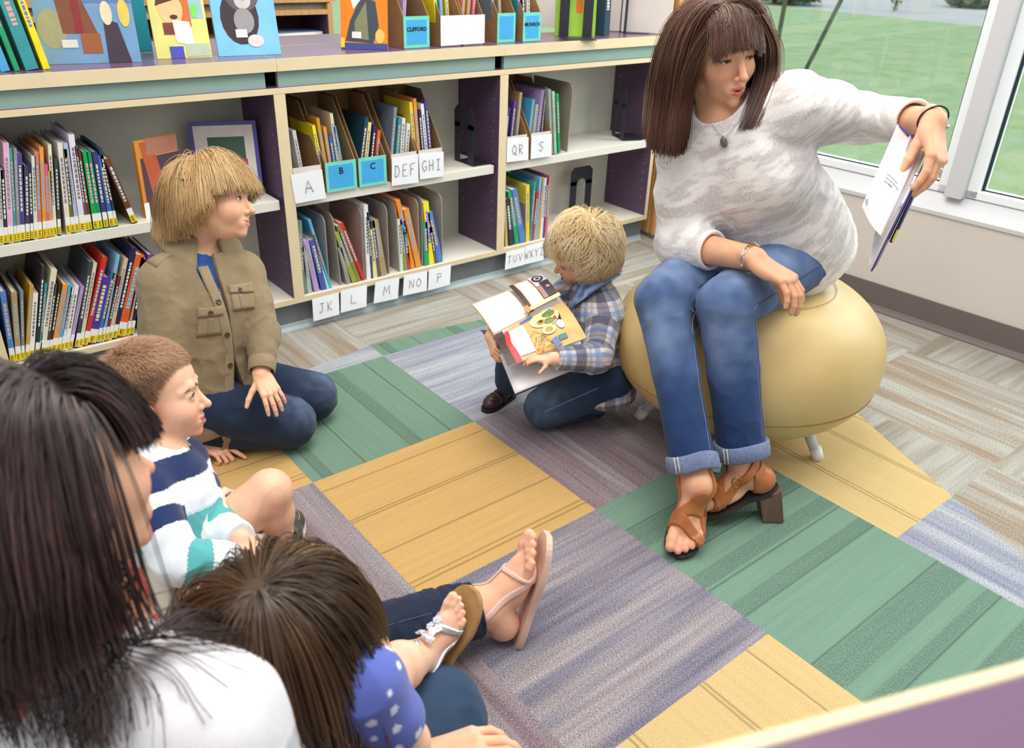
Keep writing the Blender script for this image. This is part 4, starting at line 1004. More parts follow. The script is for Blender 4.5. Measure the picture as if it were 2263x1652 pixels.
def foot(B, fr, L, side=1, toe=0.0, pt=None, k=None):
    """fr: origin ankle joint, y to the toes, z up; big toe towards -x*side (inner side)"""
    P = lambda x, y, z: fr.p(x*side*L, y*L, z*L); kk = .04*L if k is None else k
    B.ell(P(0,-.13,-.20), fr.m, A3((.125,.14,.14))*L, .06*L); B.cone(P(0,0,.06), P(0,-.06,-.14), .135*L, .13*L, .06*L)
    B.cone(P(0,.0,-.02), P(-.05,.38,-.20), .125*L, .085*L, .06*L); B.cone(P(0,-.02,-.10), P(.07,.34,-.245), .12*L, .07*L, .06*L)
    B.ell(P(-.01,.30,-.235), fr.m, A3((.155,.26,.085))*L, .05*L)
    for s in (-1, 1): B.ball(P(s*.115,-.02,-.02), .05*L, .05*L)
    tx = [-.115, -.035, .03, .088, .138]; ty = [.46, .50, .485, .455, .41]; tl = [.17, .15, .125, .105, .085]; tr = [.062, .043, .040, .037, .036]
    for i in range(5):
        a = toe
        p0 = P(tx[i]*.95, ty[i]-.06, -.235); p1 = P(tx[i], ty[i]+tl[i]*.5, -.235+math.sin(a)*tl[i]*.5); p2 = P(tx[i]*1.0, ty[i]+tl[i]*math.cos(a), -.252+math.sin(a)*tl[i])
        B.chain([p0, p1, p2], [tr[i]*L*1.0, tr[i]*L, tr[i]*L*.88], .012*L)
        if pt is not None: pt.add(P(tx[i], ty[i]+tl[i], -.21), .04*L, (228,150,134), .5)
# ---------------------------------------------------------------- hair
def grow(coll, roots, dirs, step, n, grav=0.25, push=0.002, curl=0.0, curlf=40., seed=0, gdir=(0, 0, -1), keep=0.75, drag=None):
    P = A3(roots).copy(); D = A3(dirs).copy(); out = [P.copy()]
    rs = np.random.RandomState(seed); off = rs.rand(len(P), 3)*40; gd = A3(gdir)
    pushv = push if np.ndim(push) else np.full(len(P), push)
    def dist(Q): return coll.full(Q)
    for i in range(n-1):
        D = D*keep + gd*grav
        if curl: 
            q = P*curlf + off; w = np.stack([vnoise(q), vnoise(q+17.3), vnoise(q+31.7)], 1) - .5; D = D + curl*w
        D /= np.linalg.norm(D, axis=1, keepdims=True)+1e-9
        st = step if np.ndim(step) == 0 else step[:, None]
        Q = P + D*st
        d = dist(Q); e = 0.003
        gr = np.stack([dist(Q+np.array(v)*e)-dist(Q-np.array(v)*e) for v in ((1,0,0),(0,1,0),(0,0,1))], 1)
        gr = gr/(np.linalg.norm(gr, axis=1, keepdims=True)+1e-9)
        inside = np.maximum(pushv - d, 0)
        Q = Q + gr*inside[:, None]
        into = np.minimum((D*gr).sum(1), 0)*(inside > 0)
        D = Q - P; D /= np.linalg.norm(D, axis=1, keepdims=True)+1e-9
        P = Q; out.append(P.copy())
    return np.stack(out, 1)
def strand_mesh(name, paths, r, mat, parent, tone=None, seed=0, sides=3, taper=0.25, flat=1.0, vol=None, lenvar=0.0):
    ok = np.linalg.norm(np.diff(paths, axis=1), axis=2).sum(1) > .003; paths = paths[ok]
    if tone is not None and np.ndim(tone): tone = np.asarray(tone)[ok]
    Sn, n, _ = paths.shape; rs = np.random.RandomState(seed)
    if lenvar:
        cut = 1 - lenvar*rs.rand(Sn); t = np.linspace(0, 1, n)[None]*cut[:, None]*(n-1); i = np.clip(t.astype(int), 0, n-2); f = (t-i)[..., None]
        ar = np.arange(Sn)[:, None]; paths = paths[ar, i]*(1-f) + paths[ar, i+1]*f
    T = np.gradient(paths, axis=1); T /= np.linalg.norm(T, axis=2, keepdims=True)+1e-9
    ref = np.array([0.31, 0.52, 0.79]); 
    N1 = np.cross(T, ref); N1 /= np.linalg.norm(N1, axis=2, keepdims=True)+1e-9; N2 = np.cross(T, N1)
    R = r*(0.65+0.7*rs.rand(Sn))[:, None]*(1-(1-taper)*np.linspace(0, 1, n)**2.2)[None]
    V = []
    for k in range(sides):
        a = 2*PI*k/sides; V.append(paths + (N1*math.cos(a) + N2*math.sin(a)*flat)*R[..., None])
    V = np.stack(V, 2).reshape(-1, 3)
    b = (np.arange(Sn)*n*sides)[:, None, None] + (np.arange(n-1)*sides)[None, :, None]
    k = np.arange(sides)[None, None]; k2 = (k+1) % sides
    Q = np.stack([b+k, b+k2, b+sides+k2, b+sides+k], -1).reshape(-1, 4)
    if tone is None: tone = np.clip(rs.normal(.5, .22, Sn), 0, 1)
    elif np.ndim(tone) == 0: tone = np.clip(rs.normal(tone, .2, Sn), 0, 1)
    col = np.repeat(tone, n*sides)[:, None]*np.ones(3)
    o = np_mesh(name, V, Q, mat, parent, col)
    if vol is not None:
        # soften the shading of single strands towards that of the whole hair mass
        surf, off = vol; W = (paths + off).reshape(-1, 3).astype(F4); e = .004
        g = np.stack([surf.full(W+np.array(v, dtype=F4)*F4(e))-surf.full(W-np.array(v, dtype=F4)*F4(e)) for v in ((1,0,0),(0,1,0),(0,0,1))], 1); g /= np.linalg.norm(g, axis=1, keepdims=True)+1e-9
        tn = V - np.repeat(paths.reshape(-1, 3), sides, 0); tn /= np.linalg.norm(tn, axis=1, keepdims=True)+1e-9
        nn = tn*.45 + np.repeat(g, sides, 0)*.75; nn /= np.linalg.norm(nn, axis=1, keepdims=True)+1e-9
        o.data.normals_split_custom_set_from_vertices(nn.astype(F4))
    return o
def scalp(fr, H, n, seed=0, zmin=-.1, front=.30, offset=1.02, hairline=None):
    """root points on the cranium, in head units"""
    rs = np.random.RandomState(seed); out = []
    while len(out) < n:
        v = rs.normal(size=3); v /= np.linalg.norm(v)
        p = np.array((0, -.05, .13)) + v*np.array((.325,.40,.37))*offset
        if hairline is None:
            lim = .19 if p[1] > .16 else (.19 - (.16-p[1])/.22*.30 if p[1] > -.06 else zmin - (.0 if p[1] > -.2 else .06))
            if p[2] < lim: continue
        elif not hairline(p): continue
        out.append(p)
    return np.array(out)
def brows(info, mat, parent, n=46, r=.0009, lift=0.0, seed=3):
    fr, H = info['fr'], info['H']; rs = np.random.RandomState(seed)
    for s in (-1, 1):
        P = []
        for i in range(n):
            t = rs.rand(); x = .045 + t*.155; z = info['ez'] + .078 + lift + .030*math.sin(t*2.4) - .03*t*t + rs.normal()*.006
            y = .402 - .9*(x-.02)**2*2.2
            a = np.array((s*x, y, z)); d = np.array((s*.045, -.012-.05*t, .012-.03*t))
            P.append([fr.p((a + d*q)*H) for q in (0, .35, .7, 1)])
        strand_mesh('eyebrow', np.array(P), r, mat, parent, tone=.4, seed=seed, taper=.2)
# ================================================================ the reading woman on the round seat
SKIN = skin_mat('skin'); SKIN2 = skin_mat('skin')
BALLC = at(1646, 770, 2.20)
def round_seat():
    c = Vector((0.592, -0.440, 0))
    root = empty('round_seat', c, (0, 0, 0), 'round tan leather pouf seat on short pale legs under the reading woman', 'seat')
    R, RZ, ZC_ = .356, .212, .268
    LEA = N('tan_leather'); v = LEA.obj(); n1 = LEA.noise(v, 420, 2.0); n2 = LEA.noise(v, 6, 2.0)
    LEA.set(LEA.ramp(n2, [(.3, lin((198,168,108))), (.7, lin((210,182,124)))]), .42, .45); LEA.bump(n1, .10, .0006)
    prof = []
    dimple = lambda r: -.012*math.exp(-(r/.16)**2)
    for i in range(61):
        a = -PI/2 + PI*i/60
        r = R*abs(math.cos(a))**.86; z = ZC_ + RZ*math.copysign(abs(math.sin(a))**.92, math.sin(a))
        if a > 0: z += -.05*math.exp(-((r)/.19)**4)*0.55
        for zs in (-.085,): z = z
        prof.append((max(r, 1e-4), z))
    m = MB(); m.lathe(prof, 96); m.build('cushion', LEA.m, root)
    ST = plain((226,204,158), .7); SEAMC = plain((150,122,72), .6)
    def rad_at(z):
        best = min(prof, key=lambda q: abs(q[1]-z)); return best[0]
    for z0 in (.205,):
        sm = MB(); rr = rad_at(z0)
        sm.tube([((rr+.0005)*math.cos(t), (rr+.0005)*math.sin(t), z0) for t in [2*PI*k/120 for k in range(120)]], .0012, 6, 0, closed=True); sm.build('seam', SEAMC, root)
        for dz in (-.007, .007):
            rr = rad_at(z0+dz)
            for_ = MB()
            for k in range(150):
                a0 = 2*PI*k/150; a1 = a0 + 2*PI/150*.6
                for_.tube([((rr+.0008)*math.cos(a), (rr+.0008)*math.sin(a), z0+dz) for a in (a0, a1)], .0007, 4)
            for_.build('stitching', ST, root)
    sm = MB(); zt = max(z for r, z in prof if abs(r-.2) < .02)
    rr = .2
    sm.tube([((rr)*math.cos(t), (rr)*math.sin(t), zt+.001) for t in [2*PI*k/96 for k in range(96)]], .0007, 6, 0, closed=True); sm.build('seam', SEAMC, root)
    for k in range(5):
        a = math.radians(137 + 72*k); d = Vector((math.cos(a), math.sin(a), 0))
        lg = MB(); lg.tube([d*.20 + Vector((0,0,.10)), d*.255 + Vector((0,0,.012))], [.016,.013], 12); l_ = lg.build('leg', plain((206,208,212), .35, .5), root)
        ft = MB(); ft.tube([d*.247 + Vector((0,0,.030)), d*.262 + Vector((0,0,.0012))], [.0165,.0155], 12); ft.build('glide', plain((236,238,242), .5), l_)
round_seat()
def cd(r, u, t): return r*CAM_R[0] - u*CAM_R[1] - t*CAM_R[2]      # right / up / towards the camera, as a world direction
DENIM = cloth_mat('denim', 1, .5, .16, .85, .0008, .1, stretch=(900, 900, 260))
KNIT = cloth_mat('slub_knit', 1, .6, .04, .95, .0015, .4, fleck=((248,246,242), .45), stretch=(420, 420, 160))
def seam_line(pts, surf, mat, parent, r=.0011, name='seam', off=.0012):
    """a stitched line lying on a garment: points are pushed onto its surface"""
    P = A3(pts)
    for _ in range(4):
        d = surf.full(P); e = .002
        g = np.stack([surf.full(P+np.array(v)*e)-surf.full(P-np.array(v)*e) for v in ((1,0,0),(0,1,0),(0,0,1))], 1); g /= np.linalg.norm(g, axis=1, keepdims=True)+1e-9
        P = P - g*(d-off)[:, None]
    m = MB(); m.tube([tuple(p) for p in P], r, 5); return m.build(name, mat, parent)
def lerp(a, b, t): return A3(a)*(1-t) + A3(b)*t
def bez(pts, n=12):
    """Catmull-Rom through the points"""
    P = [A3(p) for p in pts]; P = [2*P[0]-P[1]] + P + [2*P[-1]-P[-2]]; out = []
    for i in range(1, len(P)-2):
        for k in range(n):
            t = k/n; a, b, c, d = P[i-1:i+3]
            out.append(.5*((2*b)+(c-a)*t+(2*a-5*b+4*c-d)*t*t+(3*b-a-3*c+d)*t**3))
    out.append(P[-2]); return np.array(out)

def reading_woman():
    root = empty('person', (.60, -.44, .48), (0,0,0), 'woman with a brown bob and cream sweater sitting on the round seat', 'person')
    inv = np.array(root.location)
    def fin(V): return V - inv
    pt = Paint((226,172,138))
    B = S(.02)
    # --- joints
    hipR, hipL = A3((.585,-.355,.53)), A3((.655,-.515,.53)); kneR, kneL = A3((.205,-.455,.485)), A3((.268,-.585,.505))
    ankR, ankL = A3((.108,-.700,.142)), A3((.258,-.715,.137))
    side = unit((.5,-.84,.2)); pel = A3((.632,-.44,.545)); wai = at(1694,475,2.01); che = at(1645,365,1.915); nb = at(1600,272,1.835)
    shR, shL = at(1520,315,1.90), at(1752,232,1.79); elR, elL = at(1506,540,1.965), at(1905,262,1.93)
    wrR, wrL = at(1668,572,1.79), at(2062,268,1.655)
    tf = unit(np.cross(unit(che-pel), side)); tf = tf if np.dot(tf, (-1,-.6,0)) > 0 else -tf
    # --- torso and limbs of the body
    B.flat(pel, wai, .15, .12, tf, .72); B.flat(wai, che, .12, .135, tf, .74); B.cone(che, nb, .10, .055, .04)
    for a in (shR, shL): B.cone(nb-A3((0,0,.02)), a, .045, .05, .03)
    B.cone(shR, elR, .050, .040); B.cone(elR, wrR, .040, .0265, .02); B.cone(shL, elL, .050, .040); B.cone(elL, wrL, .040, .0265, .02)
    for h, k_, a in ((hipR, kneR, ankR), (hipL, kneL, ankL)): B.cone(h, k_, .07, .046, .01); B.cone(k_, lerp(k_, a, .35), .044, .044, .01); B.cone(lerp(k_, a, .35), lerp(k_, a, .8), .043, .034, .01); B.cone(lerp(k_, a, .8), a, .034, .033, .01)
    # --- head
    H = .208; f = unit((-.309,-.951,-.01)); up = unit((-.133,.045,.99)); hc = A3((.3444,-.4074,1.0108)); fr = frame(f, up, hc)
    info = head(B, fr, H, pt, 0.0, open_=.011, eye=1.0, lid=.64, lips=(204,112,104))
    B.cone(fr.p(0,-.035,-.05), nb, .044, .047, .02)
    # --- hands
    handR = frame(unit(at(1770,640,1.75)-wrR), unit(cd(.15,.9,.5)), wrR)
    hb = S(.02)
    tipsR = hand(B, handR, .175, side=1 if np.dot(handR.d(1,0,0), cd(.8,.6,-.4)) > 0 else -1, curl=((.50,.45,.30),(.52,.50,.32),(.50,.50,.32),(.44,.46,.3)), spread=(.16,.05,-.05,-.16), thumb=((.35,.85,-.45),(.2,.25)), pt=pt)
    fl_ = frame(unit(cd(-.02,-.90,.20)), unit(cd(.62,.15,.75)), wrL)
    sgn = -1 if np.dot(fl_.d(1,0,0), cd(1,0,0)) > 0 else 1
    tipsL = hand(B, fl_, .172, side=sgn, curl=((.35,.40,.15),(.40,.42,.2),(.45,.45,.25),(.55,.5,.3)), spread=(.0,.0,.0,-.02), thumb=((.15,.86,-.50),(.0,.1)), pt=pt)
    # --- feet
    ftR = frame(unit(A3((-.84,-.50,-.62))), unit(A3((-.4,-.3,.9))), ankR); ftL = frame(unit(A3((-.74,.56,-.42))), unit(A3((-.3,.3,.9))), ankL)
    foot(B, ftR, .222, 1, toe=.25, pt=pt); foot(B, ftL, .222, -1, toe=.25, pt=pt)
    parts = [sdf_mesh(B, .0022, clip=(hc-.15, hc+.15)), ]
    def near(c, r, h): return sdf_mesh(B, h, clip=(A3(c)-r, A3(c)+r))
    zc = hc[2]-.15
    parts.append(sdf_mesh(B, .0016, clip=(wrR-.20, wrR+.20)))
    parts.append(sdf_mesh(B, .0016, clip=(wrL-A3((.19,.19,.19)), wrL+A3((.19,.19,.19)))))
    parts.append(sdf_mesh(B, .0018, clip=((-.15,-1.0,-.02),(.45,-.45,.30))))
    V, Q = join_parts(parts)
    # torso and limbs that the clothes cover are kept coarse but joined to the same body
    V2, Q2 = sdf_mesh(B, .008); 
    ins = np.zeros(len(V2), bool)
    for lo, hi in ((hc-.146, hc+.146), (wrR-.196, wrR+.196), (wrL-.186, wrL+.186), (A3((-.146,-.996,-.016)), A3((.446,-.454,.296)))):
        ins |= ((V2 > lo) & (V2 < hi)).all(1)
    Q2 = Q2[~ins[Q2].all(1)]
    V, Q = join_parts([(V, Q), (V2, Q2)])
    np_mesh('body', fin(V), Q, SKIN, root, pt(V))
    eyes_world(info, (.20,1,-.36), root, (86,62,46))
    # --- jeans
    J = S(.012)
    J.flat(pel+A3((.01,0,.0)), lerp(pel, wai, .5), .164, .145, tf, .78)
    J.ell(pel+A3((.0,0,-.01)), np.stack([side, tf, np.cross(side, tf)], 1), (.175,.14,.115), .04)
    for h, k_, a, rc in ((hipR, kneR, ankR, .047), (hipL, kneL, ankL, .052)):
        J.cone(h, k_, .096, .064, .02); J.cone(k_, lerp(k_, a, .4), .062, rc+.006, .012); J.cone(lerp(k_, a, .4), lerp(k_, a, 1.12), rc+.006, rc, .008)
    cut = []
    tR, tL = unit(ankR-kneR), unit(ankL-kneL)
    hemR, hemL = lerp(kneR, ankR, .86), lerp(kneL, ankL, .85)
    def hemcut(P, d):
        for c_, t_, o in ((hemR, tR, hemL), (hemL, tL, hemR)):
            q = (P - c_.astype(F4)) @ t_.astype(F4); r = np.sqrt(((P - c_.astype(F4))**2).sum(-1))
            rr = np.sqrt(((P - c_.astype(F4) - q[..., None]*t_.astype(F4))**2).sum(-1))
            d = np.where(rr < .085, np.maximum(d, np.where(q > -.2, q, -1)), d)
        return d
    J.post.append(folds(.0042, .035, None, seed=2, where=bells((kneR+A3((.05,0,-.05)), .13), (kneL+A3((.05,0,-.05)), .13), (lerp(kneR,ankR,.95), .12), (lerp(kneL,ankL,.95), .12), (hipL, .16), (hipR, .16))))
    J.post.append(folds(.0016, .06, None, seed=5)); J.post.append(hemcut)
    V, Q = sdf_mesh(J, .0034, margin=.006)
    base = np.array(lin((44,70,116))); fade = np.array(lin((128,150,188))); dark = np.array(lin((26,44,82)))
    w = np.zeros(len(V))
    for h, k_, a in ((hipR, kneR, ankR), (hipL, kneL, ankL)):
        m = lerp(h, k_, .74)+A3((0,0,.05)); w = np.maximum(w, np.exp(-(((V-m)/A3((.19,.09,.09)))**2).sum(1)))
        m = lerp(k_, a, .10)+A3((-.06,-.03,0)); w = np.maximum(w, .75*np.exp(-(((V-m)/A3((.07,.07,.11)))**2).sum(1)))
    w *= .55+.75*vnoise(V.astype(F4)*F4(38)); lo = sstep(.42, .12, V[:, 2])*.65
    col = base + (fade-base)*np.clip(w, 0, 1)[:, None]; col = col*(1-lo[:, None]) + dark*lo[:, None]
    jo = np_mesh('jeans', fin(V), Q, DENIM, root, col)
    SEAM = plain((46,66,104), .8); THR = plain((150,160,186), .7); CUFF = cloth_mat('denim_inside', 1, .6, .2, .9, .001, .1, fleck=((196,200,214), .45), stretch=(900,900,400))
    Jn = S(.02); Jn.ops = J.ops; Jn.post = []
    for k_, a, h_, hem, tt, rc in ((kneR, ankR, hipR, hemR, tR, .050), (kneL, ankL, hipL, hemL, tL, .055)):
        # turned-up cuff: an open band with its own fold
        ring = []; ax1 = unit(np.cross(tt, (0.3,.9,.1))); ax2 = np.cross(tt, ax1)
        prof = [(rc-.003,.004),(rc+.0045,.0),(rc+.0075,.004),(rc+.0085,.020),(rc+.0070,.036),(rc+.0035,.0405),(rc-.001,.038),(rc-.004,.020),(rc-.003,.004)]
        m = MB(); rows = []
        nn = 56
        for i in range(nn):
            a_ = 2*PI*i/nn; wob = 1+.03*math.sin(2*a_+.4)+.015*math.sin(5*a_)
            d_ = ax1*math.cos(a_)+ax2*math.sin(a_)
            rows.append([tuple(hem + d_*r_*wob + tt*(z_-.012+.0025*math.sin(3*a_)) - inv) for r_, z_ in prof])
        v = [p for r_ in rows for p in r_]; n_ = len(prof)
        m.add(v, [(i*n_+q, ((i+1) % nn)*n_+q, ((i+1) % nn)*n_+q+1, i*n_+q+1) for i in range(nn) for q in range(n_-1)], 0, True)
        co = m.build('turned_cuff', CUFF, jo)
        me = co.data; at_ = me.color_attributes.new('Col', 'FLOAT_COLOR', 'POINT'); at_.data.foreach_set('color', np.tile([*lin((92,106,150)), 1.0], len(me.vertices)).astype(F4))
        for off in (-.004, .004):
            sm = MB(); dd = unit(at(1131,1400,1.2)-hem); dd = unit(dd - tt*np.dot(dd, tt)); sd = np.cross(tt, dd)
            sm.tube([tuple(hem + dd*(rc+.0085) + sd*(off+.012) + tt*(z_-.012) - inv) for z_ in (.002,.012,.024,.038)], .0016, 5); sm.build('cuff_seam', plain((206,200,176), .8), jo)
    def leg_seam(h_, k_, a, s_, u0=.05, u1=.86):
        pts = []
        for t in np.linspace(0, 1, 40):
            if t < .45: q = lerp(h_, k_, u0+(1-u0)*t/.45)
            else: q = lerp(k_, a, (t-.45)/.55*u1*.98)
            pts.append(q + A3(s_)*.07)
        for o_ in (0, .004):
            seam_line(np.array(pts)+A3((0,0,0))+np.cross(unit(s_), (0,0,1))*o_ - 0, Jn, SEAM if o_ == 0 else THR, None, .0012 if o_ == 0 else .0006).parent = jo
    SEAMS = []
    for h_, k_, a, s_ in ((hipR, kneR, ankR, cd(.75,.1,.65)), (hipL, kneL, ankL, cd(.8,-.1,.6))):
        leg_seam(h_, k_, a, s_)
    for ch_ in list(jo.children):
        if ch_.name.startswith('seam'): ch_.location = tuple(-inv)
    # --- sweater
    W_ = S(.03)
    hem = lerp(pel, wai, -.02)
    W_.flat(hem-unit(wai-pel)*.03, lerp(hem, wai, .3), .203, .184, tf, .84); W_.flat(lerp(hem, wai, .3), che, .182, .150, tf, .80)
    W_.cone(che, lerp(che, nb, .9), .130, .066, .05)
    W_.ell(che+tf*.055+side*.065-unit(nb-che)*.01, np.eye(3), (.062,.062,.062), .05); W_.ell(che+tf*.055-side*.065-unit(nb-che)*.01, np.eye(3), (.062,.062,.062), .05)
    W_.cone(nb-A3((0,0,.008)), shR, .060, .062, .03); W_.cone(nb-A3((0,0,.008)), shL, .060, .062, .03)
    slR = lerp(elR, wrR, .42); slL = lerp(elL, wrL, .74)
    W_.cone(shR, lerp(shR, elR, .5), .069, .064, .04); W_.cone(lerp(shR, elR, .5), elR, .064, .056, .03); W_.cone(elR, slR, .056, .046, .03)
    W_.cone(shL, lerp(shL, elL, .5), .066, .062, .04); W_.cone(lerp(shL, elL, .5), elL, .064, .054, .03); W_.cone(elL, slL, .054, .044, .03)
    W_.ops.append(('s', 'c', (lerp(nb, fr.p(0,-.03,-.06), .12)+tf*.010, fr.p(0,0,-.05), .053, .066), .010))
    dR, dL = unit(slR-elR), unit(slL-elL)
    W_.ops.append(('s', 'c', (slR-dR*.02, slR+dR*.05, .036, .036), .006)); W_.ops.append(('s', 'c', (slL-dL*.02, slL+dL*.05, .036, .036), .006))
    def cuffcut(P, d):
        for c_, t_ in ((slR, dR), (slL, dL)):
            q = (P-c_.astype(F4)) @ t_.astype(F4); rr = np.sqrt(((P-c_.astype(F4))**2).sum(-1))
            d = np.where(rr < .09, np.maximum(d, q), d)
        q = (P-(hem-unit(wai-pel)*.030).astype(F4)) @ (-unit(wai-pel)).astype(F4)
        return np.maximum(d, q)
    W_.post.append(folds(.006, .055, None, seed=11, where=bells((lerp(shL,elL,.15), .12), (elR, .11), (lerp(pel,wai,.25)+tf*.1, .17), (lerp(shR,elR,.3), .10), (wai+side*.1, .15))))
    W_.post.append(folds(.0025, .08, None, seed=12)); W_.post.append(cuffcut)
    V, Q = sdf_mesh(W_, .0034, margin=.006)
    cb = np.array(lin((236,231,227))); cg = np.array(lin((204,196,194)))
    # slub: short pale streaks running across the body
    ax3 = np.stack([side, unit(nb-pel), tf], 1); q = (V @ ax3).astype(F4)*np.array([26,95,26], dtype=F4)
    n_ = vnoise(q)*.65 + vnoise(q*2.1+9)*.35; t = sstep(.40, .62, n_)[:, None]
    np_mesh('sweater', fin(V), Q, KNIT, root, cg + (cb-cg)*t)
    RIB = plain((232,226,222), .9, .1)
    for c_, t_, rr in ((slR, dR, .0445), (slL, dL, .0425)):
        a1 = unit(np.cross(t_, (0,.2,1))); a2 = np.cross(t_, a1); m = MB(); nn = 72; rows = []
        prof = [(.88,-.004),(1.01,-.026),(1.055,-.018),(1.055,.004),(.99,.010),(.86,.006),(.84,-.004)]
        for i in range(nn):
            a_ = 2*PI*i/nn; d_ = a1*math.cos(a_)+a2*math.sin(a_); rb = 1+.018*math.cos(a_*36)
            rows += [tuple(c_+d_*rr*p_*rb+t_*z_-inv) for p_, z_ in prof]
        n_ = len(prof); m.add(rows, [(i*n_+q, ((i+1) % nn)*n_+q, ((i+1) % nn)*n_+q+1, i*n_+q+1) for i in range(nn) for q in range(n_-1)], 0, True)
        m.build('ribbed_cuff', RIB, root)
    # --- hair
    C_ = S(.02)
    for op in B.ops[:0]: pass
    C_.ell(fr.p(A3((0,-.05,.13))*H), fr.m, A3((.335,.41,.38))*H, .02); C_.ell(fr.p(A3((0,.07,-.12))*H), fr.m, A3((.29,.29,.30))*H, .03); C_.ell(fr.p(A3((0,.05,-.05))*H), fr.m, A3((.345,.20,.25))*H, .03)
    C_.cone(fr.p(0,-.03,-.06), nb, .062, .07, .03); C_.cone(nb, shR, .066, .072, .04); C_.flat(wai, che, .178, .152, tf, .82, .04); C_.cone(che, nb, .135, .085, .05)
    HM = hair_mat('brown_hair', (44,26,22), (100,66,52), (168,122,96))
    hairline = lambda p: (p[2] > .17 if p[1] > .17 else p[2] > (.17 - (.17-p[1])*1.25 if p[1] > -.05 else -.12))
    r0 = scalp(fr, H, 15000, 1, hairline=hairline); rs = np.random.RandomState(4)
    crown = np.array((.02,-.10,.52)); part = np.stack([r0[:, 0]*0+.0, r0[:, 1], r0[:, 2]], 1)
    isb = (r0[:, 1] > .10) & (np.abs(r0[:, 0]) < .235)
    dl = np.stack([np.sign(r0[:, 0]+rs.normal(0,.02,len(r0)))*(.9), -.12+0*r0[:, 1], -.35+0*r0[:, 0]], 1)
    drop = (np.abs(r0[:, 0]) >= .235) & (r0[:, 1] > .08)
    dl[isb] = np.stack([r0[isb, 0]*.5, 1.0+0*r0[isb, 0], -.1+0*r0[isb, 0]], 1)
    back = (r0[:, 1] < -.12) & ~isb; dl[back] = np.stack([r0[back, 0]*1.6, -1.0+0*r0[back, 0], -.5+0*r0[back, 0]], 1)
    dl[drop] = np.stack([np.sign(r0[drop, 0])*.55, -.22+0*r0[drop, 0], -1.0+0*r0[drop, 0]], 1)
    # a heavy front lock on each side of the face
    ex_ = np.stack([-rs.uniform(.27,.335,3000), rs.uniform(.02,.16,3000), rs.uniform(.06,.26,3000)], 1)
    r0 = np.concatenate([r0, ex_]); dl = np.concatenate([dl, np.stack([np.where(ex_[:, 0] > 0, .10, -.30), np.where(ex_[:, 0] > 0, .28, .10), -1+0*ex_[:, 0]], 1)]); isb = np.concatenate([isb, np.zeros(3000, bool)])
    roots = fr.p(0,0,0) + (r0*H) @ fr.m.T; dirs = dl @ fr.m.T
    steps = np.where(isb, .0115, .0215)
    down = unit(A3((0,0,-1))+fr.d(0,0,-1)*.35)
    push = .002 + .014*rs.rand(len(r0)); push[isb] *= .55
    P = grow(C_, roots, dirs, steps, 17, grav=.30, push=push, curl=.05, curlf=22, seed=3, gdir=down, keep=.80)
    # the fringe stops at the brows
    nb_ = isb.sum(); Pb = P[isb]
    dirb = dirs[isb]; loc = (Pb - fr.o) @ fr.m / H
    keepn = []
    tone = np.clip(.42 + .65*(vnoise((r0*20).astype(F4))-.5) + rs.normal(0,.07,len(r0)), 0, 1)
    Pl = P[~isb]; 
    # trim side locks to the bob length
    def trim(paths, zlim):
        out = paths.copy()
        for i in range(len(out)):
            l_ = (paths[i]-fr.o) @ fr.m / H
            bad = np.nonzero((l_[:, 2] < zlim[i]) | ((l_[:, 2] < -.30) & (i < NL) & (np.hypot(l_[:, 0], l_[:, 1]) > np.where((l_[:, 0] > 0) & (l_[:, 1] < 0), .64, .80))))[0]
            if len(bad) and bad[0] <= 1: out[i] = paths[i, :1]
            elif len(bad):
                k_ = bad[0]; seg = paths[i, :k_+1]; t = np.linspace(0, k_, len(paths[i])); a_ = np.clip(t.astype(int), 0, k_-1 if k_ > 0 else 0); fr_ = (t-a_)[:, None]
                out[i] = seg[a_]*(1-fr_) + seg[np.minimum(a_+1, k_)]*fr_
        return out
    NL = (~isb).sum()-3000
    Pb = trim(Pb, info['ez']+.155 + rs.normal(0,.022,nb_) - .10*sstep(.13,.24,np.abs(r0[isb,0])))
    Pl = trim(Pl, -.74 + rs.normal(0,.045,len(Pl)))
    # the lock on the far side of her face hangs in front of the raised shoulder
    lk = bez([at(1664,40,1.70), at(1692,95,1.735), at(1696,150,1.755), at(1684,205,1.76), at(1664,255,1.765), at(1648,292,1.77)], 4)[:21]; lk = lk[np.round(np.linspace(0, len(lk)-1, 17)).astype(int)]
    nl = 1900; wd_ = np.interp(np.linspace(0, 1, 17), [0,.3,.7,1], [.016,.019,.020,.016]); o1 = rs.normal(0,.55,nl); o2 = rs.normal(0,.5,nl)
    PL = lk[None] + cd(1,.1,0)*(o1[:, None]*wd_[None])[..., None] + cd(0,0,1)*(o2[:, None]*wd_[None]*.8)[..., None]
    cutl = 1-.16*rs.rand(nl); tt = np.linspace(0, 1, 17)[None]*cutl[:, None]*16; i0 = np.clip(tt.astype(int), 0, 15); ff = (tt-i0)[..., None]; ar = np.arange(nl)[:, None]; PL = PL[ar, i0]*(1-ff)+PL[ar, i0+1]*ff
    allp = np.concatenate([Pl, Pb, PL]); tn = np.concatenate([tone[~isb], tone[isb], np.clip(.38+.25*o1*.5+rs.normal(0,.08,nl), 0, 1)])
    strand_mesh('hair', allp - inv, .0006, HM, root, tn, 5, taper=.7, vol=(C_, inv))
    cap = S(.02); cap.ell(fr.p(A3((0,-.05,.14))*H), fr.m, A3((.336,.412,.375))*H)
    cap.ops.append(('s', 'b', (fr.p(A3((0,.45,-.17))*H), fr.m, A3((.5,.42,.34))*H, .01), .01))
    V, Q = sdf_mesh(cap, .004); np_mesh('hair_underlayer', fin(V), Q, HM, root, np.full((len(V),3), .25))
    brows(info, HM, None, 60, .0008)
    for o in list(bpy.data.objects):
        if o.name.startswith('eyebrow') and o.parent is None: o.parent = root; o.location = tuple(-inv)
